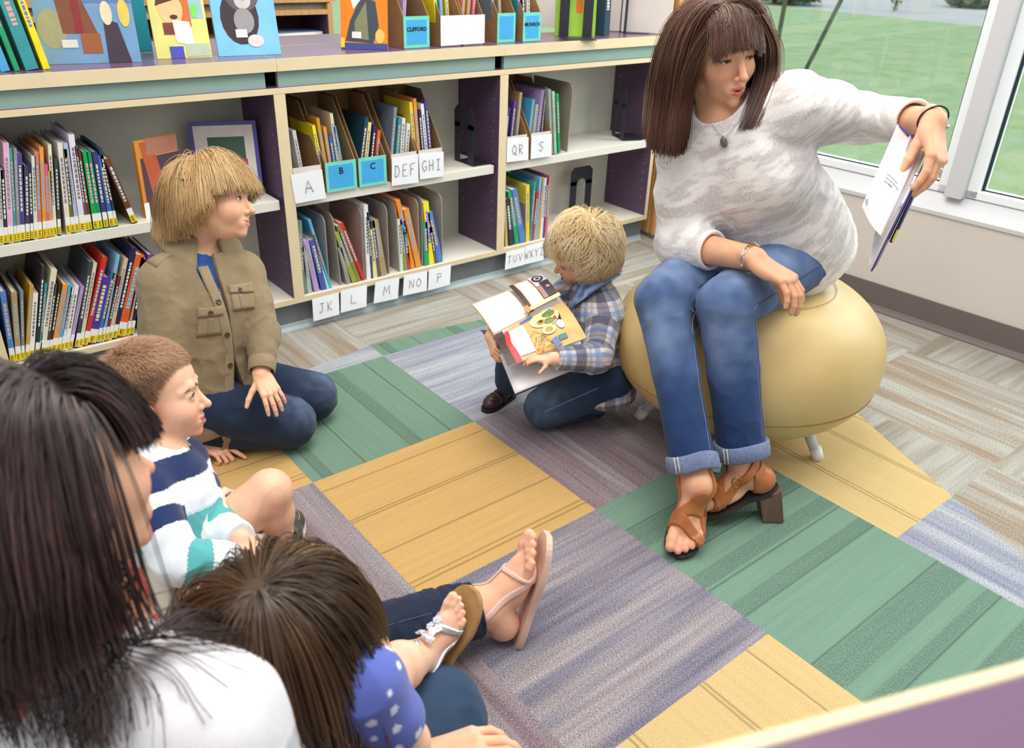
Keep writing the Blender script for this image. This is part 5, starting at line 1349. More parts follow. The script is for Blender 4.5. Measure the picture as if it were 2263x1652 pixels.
    return root, dict(fr=fr, H=H, nb=nb, che=che, tf=tf, side=side, wrR=wrR, wrL=wrL, elR=elR, elL=elL, ankR=ankR, ankL=ankL, ftR=ftR, ftL=ftL, inv=inv, tipsL=tipsL, tipsR=tipsR, handR=handR, handL=fl_, W=W_, B=B)
def eyes_world(info, gaze, root, iris=(84,62,48)):
    """eyes are built at their place in the room and then hung on the person"""
    before = set(bpy.data.objects)
    eyes(info, gaze, None, iris)
    for o in set(bpy.data.objects) - before:
        o.parent = root; o.location = tuple(-Vector(root.location))
WOMAN, WI = reading_woman()
# ---------------------------------------------------------------- her sandals, jewellery and the book she holds
def inflate(ops, e):
    out = []
    for op in ops:
        t, q = op[1], op[2]
        if t in 'cf': q = (q[0], q[1], q[2]+e, q[3]+e) + tuple(q[4:])
        elif t == 'e': q = (q[0], q[1], q[2]+e)
        elif t == 'b': q = (q[0], q[1], q[2]+e, q[3])
        out.append((op[0], t, q, op[3]))
    return out
def strap(ops, e, c, n, w, name, mat, parent, inv, extra=(), h=.0018):
    s = S(.01); s.ops = inflate(ops, e); n = unit(n); c = A3(c)
    s.plane(c + n*w/2, n, .0015); s.plane(c - n*w/2, -n, .0015)
    for p_, n_ in extra: s.plane(p_, n_, .0015)
    V, Q = sdf_mesh(s, h); return np_mesh(name, V - inv, Q, mat, parent)
TAN = plain((176,106,58), .38, .45, .10, 40, .05); TAND = plain((92,58,40), .6, .3, .12, 60); SOLE = plain((52,44,44), .7)
HEELM = wood('stacked_heel', (86,64,54), (112,86,72), (134,106,90), 2.0)
BRASS = plain((150,112,62), .3, .6, .05, 30, 0, .9); SILVER = plain((206,206,208), .22, .6, .03, 30, 0, .9)
def sandal(person, fr, ops, L, side, lab, heel_to=None, buckle=False):
    root = empty('sandal', tuple(fr.o), (0,0,0), lab, 'shoe', 'the reading woman\'s tan sandals'); inv = A3(root.location)
    P = lambda x, y, z: fr.p(x*side*L, y*L, z*L)
    # sole: an insole plate that follows the foot and turns up at the toes
    m = MB(); rows = []
    ys = np.linspace(-.29, .70, 26)
    for y in ys:
        w = .125 + .055*sstep(.05, .40, y) - .02*math.exp(-((y-.08)/.12)**2); 
        if y > .52: w *= max(.12, 1-((y-.52)/.19)**2.2)
        if y < -.16: w *= max(.12, 1-((-.16-y)/.14)**2)
        zt = -.325 + (max(0, y-.42))**1.3*.42; cx = -.02*sstep(0, .4, y)
        rows.append([P(cx-w, y, zt), P(cx+w, y, zt), P(cx+w, y, zt-.05), P(cx-w, y, zt-.05)])
    v = [tuple(p-inv) for r in rows for p in r]; F = []
    for i in range(len(rows)-1):
        for q in range(4): F.append((i*4+q, i*4+(q+1) % 4, (i+1)*4+(q+1) % 4, (i+1)*4+q))
    F.append((0,3,2,1)); b_ = (len(rows)-1)*4; F.append((b_,b_+1,b_+2,b_+3))
    m.add(v, F, 0, False); m.build('sole', [SOLE], root)
    # block heel down to the floor
    hc = P(0,-.17,-.35); m = MB(); up_ = fr.m[:, 2]
    axx = fr.m[:, 0]; axy = fr.m[:, 1]; base = hc + (up_*-.6 + A3((0,0,-1))*.4)/1.0*(.085)
    top = [hc + axx*a*L*.12 + axy*b*L*.12 for a, b in ((-1,-1),(1,-1),(1,1),(-1,1))]
    tz = max(.003, min(.02, base[2])); k_ = (hc[2]-tz)/max(1e-6, (hc-base)[2]); bb = hc + (base-hc)*k_
    hx = unit(A3((axx[0], axx[1], 0))); hy = unit(A3((axy[0], axy[1], 0)))
    bot = [bb + hx*a*L*.115 + hy*b*L*.115 for a, b in ((-1,-1),(1,-1),(1,1),(-1,1))]
    m.add([tuple(p-inv) for p in top+bot], [(0,1,2,3),(7,6,5,4),(0,4,5,1),(1,5,6,2),(2,6,7,3),(3,7,4,0)]); m.build('heel', HEELM, root, .002)
    # heel cup, ankle strap, toe straps
    fwd = fr.m[:, 1]; upv = fr.m[:, 2]
    strap(ops, .0045, P(0,-.10,-.16), upv, .34*L, 'heel_cup', TAN, root, inv, extra=((P(0,-.075,0), unit(fwd*1.0+upv*.25)),))
    strap(ops, .0042, P(0,.03,-.02), unit(upv*.8+fwd*.55), .085*L, 'ankle_strap', TAN, root, inv)
    strap(ops, .0042, P(0,.26,-.1), unit(fwd*.95+upv*.2+fr.m[:, 0]*side*.45), .10*L, 'toe_strap', TAN, root, inv)
    strap(ops, .0056, P(0,.40,-.1), unit(fwd*.95+upv*.2-fr.m[:, 0]*side*.40), .10*L, 'toe_strap', TAN, root, inv)
    if buckle:
        c = at(1628,1066,1.83); a1, a2 = unit(cd(.9,-.25,.2)), unit(cd(.25,.95,.2)); m = MB()
        m.tube([tuple(c + a1*.0105*math.cos(t) + a2*.0115*math.sin(t)-inv) for t in np.linspace(0, 2*PI, 25)[:-1]], .0016, 6, closed=True)
        m.tube([tuple(c - a1*.010-inv), tuple(c + a1*.012-inv)], .0011, 6); m.build('buckle', BRASS, root)
    return root
def only_foot(fr, L, side, shin):
    s = S(.02); foot(s, fr, L, side, toe=.25); s.cone(fr.o, shin, .034, .040, .02); return s.ops
sandal(WOMAN, WI['ftR'], only_foot(WI['ftR'], .222, 1, lerp(WI['ankR'], A3((.205,-.455,.485)), .3)), .222, 1, 'tan leather sandal on the reading woman\'s front foot, block heel tilted')
sandal(WOMAN, WI['ftL'], only_foot(WI['ftL'], .222, -1, lerp(WI['ankL'], A3((.268,-.585,.505)), .3)), .222, -1, 'tan leather sandal on the reading woman\'s rear foot, round buckle showing', buckle=True)
def ring_around(c, ax, r, rad, name, mat, parent, inv, ref=(0,0,1), el=1.0, seg=40):
    a1 = unit(np.cross(ax, ref)); a2 = np.cross(unit(ax), a1); m = MB()
    m.tube([tuple(A3(c) + a1*r*math.cos(t) + a2*r*el*math.sin(t) - inv) for t in np.linspace(0, 2*PI, seg+1)[:-1]], rad, 8, closed=True)
    return m.build(name, mat, parent), a1, a2
def jewellery():
    inv = WI['inv']
    fa = unit(WI['wrR']-WI['elR']); c = WI['wrR'] - fa*.008
    # link bracelet: a thing of its own lying round the wrist
    br = empty('bracelet', tuple(c), (0,0,0), 'gold and silver link bracelet on the reading woman\'s wrist over her knee', 'bracelet'); bi = A3(c)
    a1 = unit(np.cross(fa, (0,0,1))); a2 = np.cross(fa, a1)
    for k in range(9):
        t = 2*PI*k/9; p = a1*.0315*math.cos(t) + a2*.0315*math.sin(t); tg = -a1*math.sin(t)+a2*math.cos(t); m = MB()
        m.tube([tuple(p + tg*.0105*math.cos(u) + fa*.0042*math.sin(u)) for u in np.linspace(0, 2*PI, 17)[:-1]], .0013, 6, closed=True)
        m.tube([tuple(p+tg*.0105), tuple(p+tg*.0125)], .0026, 6)
        m.build('link', BRASS if k % 2 else SILVER, br)
    fb = unit(WI['wrL']-WI['elL']); c2 = WI['wrL'] + WI['handL'].m[:, 1]*-.004
    hb = empty('bracelet', tuple(c2), (0,0,0), 'black cord bracelet with a silver bead on her raised wrist', 'bracelet')
    o, b1, b2 = ring_around(c2, unit(fb*.5+WI['handL'].m[:, 1]*.5), .030, .0018, 'cord', plain((34,28,30), .6), hb, A3(c2))
    m = MB(); m.lathe([(.0001,-.0045),(.0032,-.003),(.0045,0),(.0032,.003),(.0001,.0045)], 12, 0, Matrix.Translation(Vector(unit(cd(.8,-.5,.2))*.032))); m.build('bead', SILVER, hb)
    f4 = WI['tipsL'][2]; d = unit(f4[1]-f4[0]); c3 = lerp(f4[0], f4[1], .62)
    rg = empty('ring', tuple(c3), (0,0,0), 'silver ring with a clear stone on the hand holding the book', 'ring')
    ring_around(c3, d, .0085, .0011, 'band', SILVER, rg, A3(c3))
    m = MB(); m.lathe([(.0001,.0),(.003,.001),(.004,.003),(.0001,.0045)], 8, 0, Matrix.Translation(Vector(unit(cd(.75,.1,.6))*.0095)), False); m.build('stone', plain((226,228,234), .08, .8), rg)
    # necklace
    nk = empty('necklace', tuple(WI['nb']), (0,0,0), 'thin silver necklace with an oval brown stone pendant on the sweater', 'necklace'); ni = A3(WI['nb'])
    pts = bez([at(1556,262,1.74), at(1570,285,1.735), at(1586,304,1.735), at(1593,313,1.735), at(1601,305,1.735), at(1616,288,1.735), at(1632,266,1.74)], 8)
    W2 = S(.03); W2.ops = list(WI['W'].ops[:])
    def on(P, off):
        P = A3(P).copy()
        for _ in range(5):
            d_ = np.minimum(W2.full(P), WI['B'].full(P)); e = .002
            g = np.stack([np.minimum(W2.full(P+np.array(v)*e), WI['B'].full(P+np.array(v)*e)) - np.minimum(W2.full(P-np.array(v)*e), WI['B'].full(P-np.array(v)*e)) for v in ((1,0,0),(0,1,0),(0,0,1))], 1)
            g /= np.linalg.norm(g, axis=1, keepdims=True)+1e-9; P = P - g*(d_-off)[:, None]
        return P
    pp = on(pts, .003); m = MB(); m.tube([tuple(p-ni) for p in pp], .0008, 5); m.build('chain', SILVER, nk)
    c4 = on(A3([at(1593,325,1.735)]), .006)[0]; upv = unit(on(A3([at(1593,312,1.735)]), .006)[0]-on(A3([at(1592,338,1.735)]), .006)[0]); sd = unit(np.cross(upv, WI['tf'])); nf = np.cross(sd, upv); nf = nf if np.dot(nf, cd(0,0,1)) > 0 else -nf
    M_ = Matrix(((sd[0],upv[0],nf[0],c4[0]-ni[0]),(sd[1],upv[1],nf[1],c4[1]-ni[1]),(sd[2],upv[2],nf[2],c4[2]-ni[2]),(0,0,0,1)))
    st = MB(); st.lathe([(.0001,.004),(.004,.0034),(.007,.0016),(.0078,-.001),(.0001,-.0015)], 24, 0, M_ @ Matrix.Diagonal((.95,1.6,1,1))); st.build('pendant_stone', plain((112,92,88), .18, .6, .15, 120), nk)
    bz = MB(); bz.tube([tuple(M_ @ Vector((.0076*math.cos(t), .0126*math.sin(t), -.0008))) for t in np.linspace(0, 2*PI, 29)[:-1]], .0011, 6, closed=True)
    bz.tube([tuple(M_ @ Vector((0,.0125,0))), tuple(M_ @ Vector((0,.018,.0)))], .0016, 6); bz.build('bezel', SILVER, nk)
jewellery()
PAGE = plain((238,234,236), .75, .15, .015, 12); INK = plain((120,112,128), .8); INKD = plain((60,56,66), .8)
def held_book():
    # spine hangs below her fingers; pages fan open towards the camera side
    A, Bt = at(2052,343,1.66), at(1927,600,1.62)                     # cover edge seen as the blue-violet line
    root = empty('book', tuple(A), (0,0,0), 'open picture book with a violet cover held out by the reading woman', 'book'); inv = A3(A)
    ax = unit(Bt-A); Lh = np.linalg.norm(Bt-A)
    VIO = plain((84,72,156), .35, .5); NAVY = plain((52,56,110), .4, .5); YEL = plain((206,196,60), .5)
    tl, bl, br = at(1984,274,1.69), at(1905,455,1.60), at(1948,522,1.58)
    top_r = at(2037,322,1.675)
    def sheet(name, P, th, mat, bend=0.0, n=10):
        """quad sheet through the corners P (a-b top edge, d-c bottom edge), bowed by bend"""
        a, b, c, d = map(A3, P); nn = unit(np.cross(b-a, d-a)); m = MB(); rows = []
        for i in range(n+1):
            t = i/n; o = nn*bend*math.sin(PI*t)
            rows.append([a*(1-t)+b*t+o, d*(1-t)+c*t+o])
        v = [tuple(p-inv) for r in rows for p in r] + [tuple(p+nn*th-inv) for r in rows for p in r]; k = 2*(n+1); F = []
        for i in range(n):
            F += [(2*i, 2*i+2, 2*i+3, 2*i+1), (k+2*i, k+2*i+1, k+2*i+3, k+2*i+2), (2*i, k+2*i, k+2*i+2, 2*i+2), (2*i+1, 2*i+3, k+2*i+3, k+2*i+1)]
        F += [(0,1,k+1,k), (2*n, k+2*n, k+2*n+1, 2*n+1)]
        m.add(v, F, 0, True); o = m.build(name, mat, root); return o, nn
    pg, nn = sheet('page', (tl, top_r, br, bl), .0006, PAGE, .006)
    sheet('page', (lerp(tl,top_r,.5)+nn*-.0, at(2046,338,1.665), at(1921,592,1.625), lerp(bl,br,.6)+A3((.004,-.004,-.03))), .0006, PAGE, .004)
    # violet edge at the top of the page block and the two cover boards
    sheet('page_edge', (tl+ax*-.002, top_r+ax*-.002, top_r+ax*.001, tl+ax*.001), .0022, VIO)
    dep = unit(lerp(A, Bt, .5)-CAM_C + cd(.05,.02,0))
    sheet('cover', (A, A+dep*.19, Bt+dep*.19, Bt), .003, VIO)
    A2, B2 = at(2058,352,1.668), at(1971,537,1.668)
    sheet('cover', (A2+dep*.012, A2+dep*.19, B2+dep*.19, B2+dep*.012), .006, NAVY)
    sheet('page_block', (A2-cd(.0025,0,0)+dep*.02, A2-cd(.0025,0,0)+dep*.18, B2-cd(.003,0,0)+dep*.18, B2-cd(.003,0,0)+dep*.02), .002, PAGE)
    c = at(1977,520,1.664); m = MB(); d_ = unit(B2-A2); q = [c-d_*.013, c+d_*.013]; w_ = unit(cd(1,-.3,0))*.004
    m.add([tuple(p-inv) for p in (q[0]-w_*.2, q[0]+w_, q[1]+w_, q[1]-w_*.2)]+[tuple(p+dep*.02-inv) for p in (q[0]-w_*.2, q[0]+w_, q[1]+w_, q[1]-w_*.2)], [(0,1,2,3),(4,7,6,5),(0,4,5,1),(1,5,6,2),(2,6,7,3),(3,7,4,0)]); m.build('spine_label', YEL, root)
    # small print and a round logo on the white page
    ex = unit(top_r-tl); ey = unit(tl-bl); out = nn if np.dot(nn, cd(0,0,1)) > 0 else -nn
    def pt_(u, v): return tl + (top_r-tl)*u + (bl-tl)*v + out*(.0075)*math.sin(PI*min(max(u,0),1)) + out*.0012
    m = MB()
    rsn = random.Random(3)
    for r_, (v0, n_) in enumerate(((.56,9),(.60,10),(.64,6))):
        x = .30
        for k in range(n_):
            w_ = rsn.uniform(.025,.05); p = [pt_(x, v0+.0), pt_(x+w_, v0+.0), pt_(x+w_, v0+.017), pt_(x, v0+.017)]; m.poly([tuple(q-inv) for q in p], 1 if (r_ == 2 and k > 2) else 0); x += w_+.013
    m.build('printed_text', [INK, INKD], root)
    m = MB(); m.poly([tuple(pt_(.06+.035*math.cos(t), .93+.022*math.sin(t))-inv) for t in np.linspace(0, 2*PI, 17)[:-1]]); m.build('printed_logo', plain((84,150,128), .6), root)
held_book()
# ================================================================ garment helpers
def sgrad(surf, P, e=.002):
    g = np.stack([surf.full(P+np.array(v)*e)-surf.full(P-np.array(v)*e) for v in ((1,0,0),(0,1,0),(0,0,1))], -1); return g/(np.linalg.norm(g, axis=-1, keepdims=True)+1e-9)
def snap(surf, P, off=0.0, it=6):
    P = A3(P).copy()
    for _ in range(it): P = P - sgrad(surf, P)*(surf.full(P)-off)[..., None]
    return P
def patch(surf, outline_fn, nu, nv, off, th, name, mat, parent, inv, col=None, dirv=None):
    """a sewn-on piece of cloth: outline_fn(u, v) gives a rough point, which is laid on the garment"""
    U, V_ = np.meshgrid(np.linspace(0, 1, nu), np.linspace(0, 1, nv), indexing='ij')
    P = np.array([[outline_fn(u, v) for u, v in zip(ru, rv)] for ru, rv in zip(U, V_)]).reshape(-1, 3)
    if dirv is not None:
        dirv = A3(dirv)
        for _ in range(10): P = P - dirv*(surf.full(P)-off)[:, None]*np.sign(1)
    P = snap(surf, P, off); n = sgrad(surf, P); top = P + n*th; bot = P - n*.002
    k = nu*nv; V = np.concatenate([top, bot]); F = []
    idx = lambda i, j: i*nv+j
    for i in range(nu-1):
        for j in range(nv-1): F.append((idx(i,j), idx(i+1,j), idx(i+1,j+1), idx(i,j+1)))
    for i in range(nu-1): F += [(idx(i,0), idx(i,0)+k, idx(i+1,0)+k, idx(i+1,0)), (idx(i,nv-1), idx(i+1,nv-1), idx(i+1,nv-1)+k, idx(i,nv-1)+k)]
    for j in range(nv-1): F += [(idx(0,j), idx(0,j+1), idx(0,j+1)+k, idx(0,j)+k), (idx(nu-1,j), idx(nu-1,j)+k, idx(nu-1,j+1)+k, idx(nu-1,j+1))]
    c = None if col is None else (col(V) if callable(col) else np.tile(np.array(col), (len(V), 1)))
    return np_mesh(name, V - inv, np.array(F), mat, parent, c)
def button(surf, p, r, name, mat, parent, inv, off=.0012):
    c = snap(surf, A3([p]), off)[0]; n = sgrad(surf, A3([c]))[0]; q = Vector((0,0,1)).rotation_difference(Vector(n)).to_matrix().to_4x4()
    M_ = Matrix.Translation(Vector(c-inv)) @ q; m = MB()
    m.lathe([(.0001,.0012),(r*.55,.0012),(r*.66,.0022),(r*.92,.0022),(r,.0012),(r,-.001)], 16, 0, M_)
    return m.build(name, mat, parent)
def collar(fr_, r1, r2, h1, h2, gap, tip, name, mat, parent, inv, col=None, n=44, el=(1.0, .9), tilt=.0):
    """turned-down shirt collar around the neck; fr_: origin neck base, y forward, z up the neck"""
    V = []; rows = 0; prof = 9
    for i in range(n+1):
        a = gap + (2*PI-2*gap)*i/n; s_ = abs(i/n-.5)*2; drop = h2 + tip*max(0, (s_-.55)/.45)**1.5; rr2 = r2*(1+.10*max(0, (s_-.6)/.4))
        for k in range(prof):
            t = k/(prof-1)
            if t < .4: q = t/.4; r = r1*(1+.02*q); z = -h1*.35 + (h1*1.35)*q
            elif t < .55: q = (t-.4)/.15; r = r1*1.02 + .006*q; z = h1 + .003*math.sin(PI*q)
            else: q = (t-.55)/.45; r = r1*1.02+.006 + (rr2-r1*1.02-.006)*q; z = h1 + (-drop-h1)*q
            V.append(fr_.p(math.sin(a)*r*el[0], math.cos(a)*r*el[1], z - tilt*math.cos(a)*r))
    V = np.array(V); F = []
    for i in range(n):
        for k in range(prof-1): F.append((i*prof+k, (i+1)*prof+k, (i+1)*prof+k+1, i*prof+k+1))
    c = None if col is None else (col(V) if callable(col) else np.tile(np.array(col), (len(V), 1)))
    o = np_mesh(name, V - inv, np.array(F), mat, parent, c)
    sd = o.modifiers.new('cloth', 'SOLIDIFY'); sd.thickness = .003; sd.offset = 0
    return o
def coarse_join(parts, B, h, boxes, inner=.004):
    V2, Q2 = sdf_mesh(B, h); ins = np.zeros(len(V2), bool)
    for lo, hi in boxes: ins |= ((V2 > A3(lo)+inner) & (V2 < A3(hi)-inner)).all(1)
    Q2 = Q2[~ins[Q2].all(1)]
    return join_parts(parts + [(V2, Q2)])
def body_mesh(root, B, pt, boxes, h=.007):
    inv = A3(root.location); parts = []; bx = []
    for c, r, hh in boxes:
        lo, hi = A3(c)-r, A3(c)+r
        v, q = sdf_mesh(B, hh, clip=(lo, hi))
        # drop what an earlier, finer box already covers
        ins = np.zeros(len(v), bool)
        for l2, h2 in bx: ins |= ((v > l2+.003) & (v < h2-.003)).all(1)
        q = q[~ins[q].all(1)]; parts.append((v, q)); bx.append((lo, hi))
    V, Q = coarse_join(parts, B, h, bx)
    return np_mesh('body', V - inv, Q, SKIN, root, pt(V))
KHAKI = cloth_mat('khaki_cotton', 1, .4, .10, .9, .0007, .15, stretch=(900, 900, 900))
JERSEY = cloth_mat('jersey', 1, .35, .06, .9, .0006, .2, stretch=(800, 800, 800))
def trim_z(paths, fr, H, zend, extra=None):
    out = paths.copy()
    for i in range(len(out)):
        l_ = (paths[i]-fr.o) @ fr.m / H; bad = l_[:, 2] < zend[i]
        if extra is not None: bad = bad | extra(l_)
        b = np.nonzero(bad)[0]
        if len(b) and b[0] <= 1: out[i] = paths[i, :1]
        elif len(b):
            k_ = b[0]; seg = paths[i, :k_+1]; t = np.linspace(0, k_, len(paths[i])); a_ = np.clip(t.astype(int), 0, k_-1); f_ = (t-a_)[:, None]; out[i] = seg[a_]*(1-f_)+seg[a_+1]*f_
    return out
def brows_on(info, mat, root, n, r, **kw):
    before = set(bpy.data.objects); brows(info, mat, None, n, r, **kw)
    for o in set(bpy.data.objects)-before: o.parent = root; o.location = tuple(-Vector(root.location))
def grow_locks(coll, roots, dirs, step, n, grav, push, curl, curlf, seed, gdir):
    P = roots.copy(); D = dirs.copy(); out = [P.copy()]
    for i in range(n-1):
        q = (roots*curlf).astype(F4)+F4(seed*3.1); ph = vnoise(q)*14+i*.40; ax1 = np.stack([vnoise(q+9.1), vnoise(q+21.4), vnoise(q+33.3)], 1)-.5; ax1 /= np.linalg.norm(ax1, axis=1, keepdims=True)+1e-9
        ax2 = np.cross(ax1, D); ax2 /= np.linalg.norm(ax2, axis=1, keepdims=True)+1e-9
        w = ax2*np.cos(ph)[:, None] + np.cross(D, ax2)*np.sin(ph)[:, None]
        D = D*.72 + gdir*grav + w*curl*min(1, i/5)*.55; D /= np.linalg.norm(D, axis=1, keepdims=True)+1e-9
        Q = P + D*step; d = coll.full(Q); g = sgrad(coll, Q, .003)
        Q = Q + g*np.maximum(push-d, 0)[:, None]*.8 - g*np.maximum(d-push-.012, 0)[:, None]*.6
        D = Q-P; D /= np.linalg.norm(D, axis=1, keepdims=True)+1e-9; P = Q; out.append(P.copy())
    return np.stack(out, 1)
def shoe(who, c, fy, L, col, lab, straps=False, rimcol=None, loafer=False):
    root = empty('shoe', tuple(c), (0,0,0), lab, 'shoe'); inv = A3(c); fx = A3((-fy[1], fy[0], 0)); up = A3((0,0,1)); c = A3(c)
    P = lambda x, y, z: c + fx*x*L + fy*y*L + up*z*L
    LE = plain(col, .34, .5, .12, 60, .04); SO = plain(rimcol or tuple(int(v*.7) for v in col), .6, .3)
    U = S(.02); fm = np.stack([fx, fy, up], 1)
    U.ell(P(0,.42,.16), fm, A3((.185,.24,.15))*L, .06*L); U.ell(P(0,.12,.17), fm, A3((.165,.30,.16))*L, .06*L); U.ell(P(0,-.20,.22), fm, A3((.16,.17,.22))*L, .08*L); U.cone(P(0,-.15,.2), P(0,-.15,.42), .15*L, .135*L, .06*L)
    U.ops.append(('s', 'c', (P(0,-.14,.46), P(0,-.14,.30), .11*L, .10*L), .03*L)); U.plane(P(0,0,.075), -up, .002)
    if loafer: U.plane(P(0,0,.36), up, .002)
    V, Q = sdf_mesh(U, .0022); uo = np_mesh('upper', V-inv, Q, LE, root)
    m = MB(); rows = []
    for y in np.linspace(-.40, .70, 26):
        w = .165+.03*sstep(.0,.4,y); w *= math.sqrt(max(.02, 1-((y-.15)/.56)**4)); rows.append([P(-w,y,.0), P(w,y,0), P(w*1.02,y,.085), P(-w*1.02,y,.085)])
    v = [tuple(p-inv) for r in rows for p in r]; F = [(i*4+q, i*4+(q+1) % 4, (i+1)*4+(q+1) % 4, (i+1)*4+q) for i in range(25) for q in range(4)]+[(0,3,2,1),(100,101,102,103)]
    m.add(v, F, 0, False); m.build('sole', SO, root, .0015)
    if straps:
        U0 = S(.02); U0.ops = [o for o in U.ops if o[0] == 'u']
        for y in (.14, .30): strap(U0.ops, .003, P(0,y,.2), fy*.95+up*.25, .085*L, 'strap', LE, root, inv, extra=((P(0,0,.11), -up),))
        m = MB(); m.tube([tuple(snap(U0, A3([P(math.sin(a)*.155, .36+.20*math.cos(a), .30)]), .0008)[0]-inv) for a in np.linspace(-1.7,1.7,18)], .0009, 5); m.build('stitching', plain((96,76,72), .7), root)
    if loafer:
        U0 = S(.02); U0.ops = [o for o in U.ops if o[0] == 'u']
        m = MB(); m.tube([tuple(snap(U0, A3([P(math.sin(a)*.13, .36+.16*math.cos(a), .30)]), .0008)[0]-inv) for a in np.linspace(-2.0,2.0,18)], .0012, 5); m.build('stitching', plain((150,140,130), .7), root)
    return root
# ================================================================ blond boy kneeling in a khaki shirt
def blond_boy():
    root = empty('person', (-.62, .34, 0), (0,0,0), 'blond boy in a khaki shirt kneeling in front of the left bookcase', 'person'); inv = A3(root.location)
    pt = Paint((232,182,150)); B = S(.015)
    H = .205; hc = A3((-.5125,.3888,.6267)); fr = frame(unit((.79,-.575,.16)), unit((.14,.40,.9)), hc)
    nb = at(437,535,2.05); shR, shL = at(360,622,1.965), at(534,604,2.10); pel = A3((-.64,.36,.155)); che = lerp(pel, lerp(shR, shL, .5), .72)
    side = unit(shL-shR); up = unit(nb-pel); tf = unit(np.cross(up, side)); tf = tf if np.dot(tf, cd(.5,0,.8)) > 0 else -tf
    elR, wrR = at(386,815,1.985), at(447,962,2.10); elL, wrL = at(584,738,2.09), at(578,828,2.03)
    hipN, hipF = A3((-.675,.30,.155)), A3((-.605,.42,.155)); knN, knF = A3((-.467,.180,.075)), A3((-.357,.272,.075)); anN, anF = A3((-.72,.33,.045)), A3((-.63,.46,.045))
    B.flat(pel, che, .095, .105, tf, .75); B.flat(che, nb, .10, .05, tf, .8, .03)
    for a in (shR, shL): B.cone(nb-A3((0,0,.02)), a, .038, .036, .03)
    B.cone(shR, elR, .034, .029); B.cone(elR, wrR, .029, .021); B.cone(shL, elL, .034, .029); B.cone(elL, wrL, .029, .021)
    for h_, k_, a_ in ((hipN, knN, anN), (hipF, knF, anF)): B.cone(h_, k_, .058, .042); B.cone(k_, a_, .040, .03)
    info = head(B, fr, H, pt, .8, 0, eye=1.0, lid=.95, lips=(206,124,116), blush=(232,150,124))
    B.cone(fr.p(0,-.025,-.045), nb, .040, .042, .018)
    hR = frame(unit(cd(.86,-.20,.30)*1.0+A3((0,0,-.25))), unit((0,0,1)), wrR+A3((0,0,-.018)))
    sR = 1 if np.dot(hR.d(1,0,0), cd(0,0,-1)) > 0 else -1
    hand(B, hR, .125, sR, curl=((.05,.15,.1),(.5,1.2,.8),(.6,1.3,.9),(.6,1.3,.9)), spread=(.15,.0,-.05,-.15), thumb=((.85,.5,-.2),(.1,.2)), pt=pt)
    hL = frame(unit(cd(.45,-.62,.35)), unit(cd(.05,.75,.65)), wrL)
    sL = 1 if np.dot(hL.d(1,0,0), cd(-1,0,0)) > 0 else -1
    hand(B, hL, .122, sL, curl=((.35,.35,.2),(.38,.36,.2),(.40,.38,.2),(.42,.4,.2)), spread=(.14,.03,-.08,-.2), thumb=((.75,.6,-.2),(.15,.2)), pt=pt)
    body_mesh(root, B, pt, [(hc, .15, .0019), (wrR+cd(.06,0,0), .11, .0016), (wrL, .12, .0016)])
    eyes_world(info, (.05,1,.04), root, (88,96,110))
    # jeans
    J = S(.015)
    J.ell(pel, np.stack([side, tf, up], 1), (.118,.105,.10), .03)
    for h_, k_, a_ in ((hipN, knN, anN), (hipF, knF, anF)):
        J.cone(h_, k_, .082, .066, .02); J.cone(k_+A3((0,0,-.012)), a_, .056, .046, .008)
    J.plane((0,0,.003), (0,0,-1))
    J.post.append(folds(.005, .035, None, seed=21, where=bells((knN, .11), (knF, .11), (lerp(hipN,knN,.6), .09))))
    J.post.append(folds(.0025, .05, None, seed=22))
    V, Q = sdf_mesh(J, .0034, margin=.006)
    c0, c1 = np.array(lin((38,50,74))), np.array(lin((92,108,136)))
    w = np.maximum(np.exp(-(((V-knN-A3((.03,-.02,.04)))/.055)**2).sum(1)), np.exp(-(((V-knF-A3((.03,-.02,.04)))/.055)**2).sum(1)))*(.4+.8*vnoise((V*60).astype(F4)))
    np_mesh('jeans', V-inv, Q, DENIM, root, c0+(c1-c0)*np.clip(w, 0, 1)[:, None]*.8)
    # striped tee
    T = S(.02); T.flat(pel, che, .102, .110, tf, .74); T.flat(che, lerp(che, nb, .8), .106, .062, tf, .8, .04); T.cone(nb-A3((0,0,.02)), shR, .045, .04, .03); T.cone(nb-A3((0,0,.02)), shL, .045, .04, .03)
    T.ops.append(('s', 'c', (nb-up*.01+tf*.012, fr.p(0,0,-.05), .048, .052), .006))
    T.post.append(folds(.003, .04, up, .35, seed=3))
    V, Q = sdf_mesh(T, .0034, margin=.004); t = (V-pel) @ up; neck = sstep(.036, .030, np.abs(np.linalg.norm((V-nb)-((V-nb)@up)[:, None]*up, axis=1)-.052))*sstep(-.02,.0,(V-nb)@up+.03)
    st = sstep(.35, .5, np.abs(((t*105) % 1)-.5)*2)
    cb, cw = np.array(lin((48,88,160))), np.array(lin((196,210,230)))
    col = cb + (cw-cb)*(st*(t < .275))[:, None]
    np_mesh('striped_tee', V-inv, Q, JERSEY, root, col)
    # khaki shirt, worn open
    K = S(.02)
    hemz = .042
    K.flat(pel+A3((.02,-.01,-.045)), lerp(pel, che, .55), .166, .138, tf, .86, .03); K.flat(lerp(pel, che, .55), che, .138, .132, tf, .80, .03); K.flat(che, lerp(che, nb, .86), .130, .064, tf, .80, .04)
    K.cone(nb-up*.035, shR, .050, .055, .03); K.cone(nb-up*.035, shL, .050, .055, .03)
    for s_, e_, w_, f_ in ((shR, elR, wrR, .93), (shL, elL, wrL, .92)):
        K.cone(s_, lerp(s_, e_, .5), .052, .047, .02); K.cone(lerp(s_, e_, .5), e_, .047, .040, .015); K.cone(e_, lerp(e_, w_, f_), .040, .031, .012)
    K.cone(shR+A3((0,0,-.03)), lerp(elR, shR, .3), .05, .05, .03)
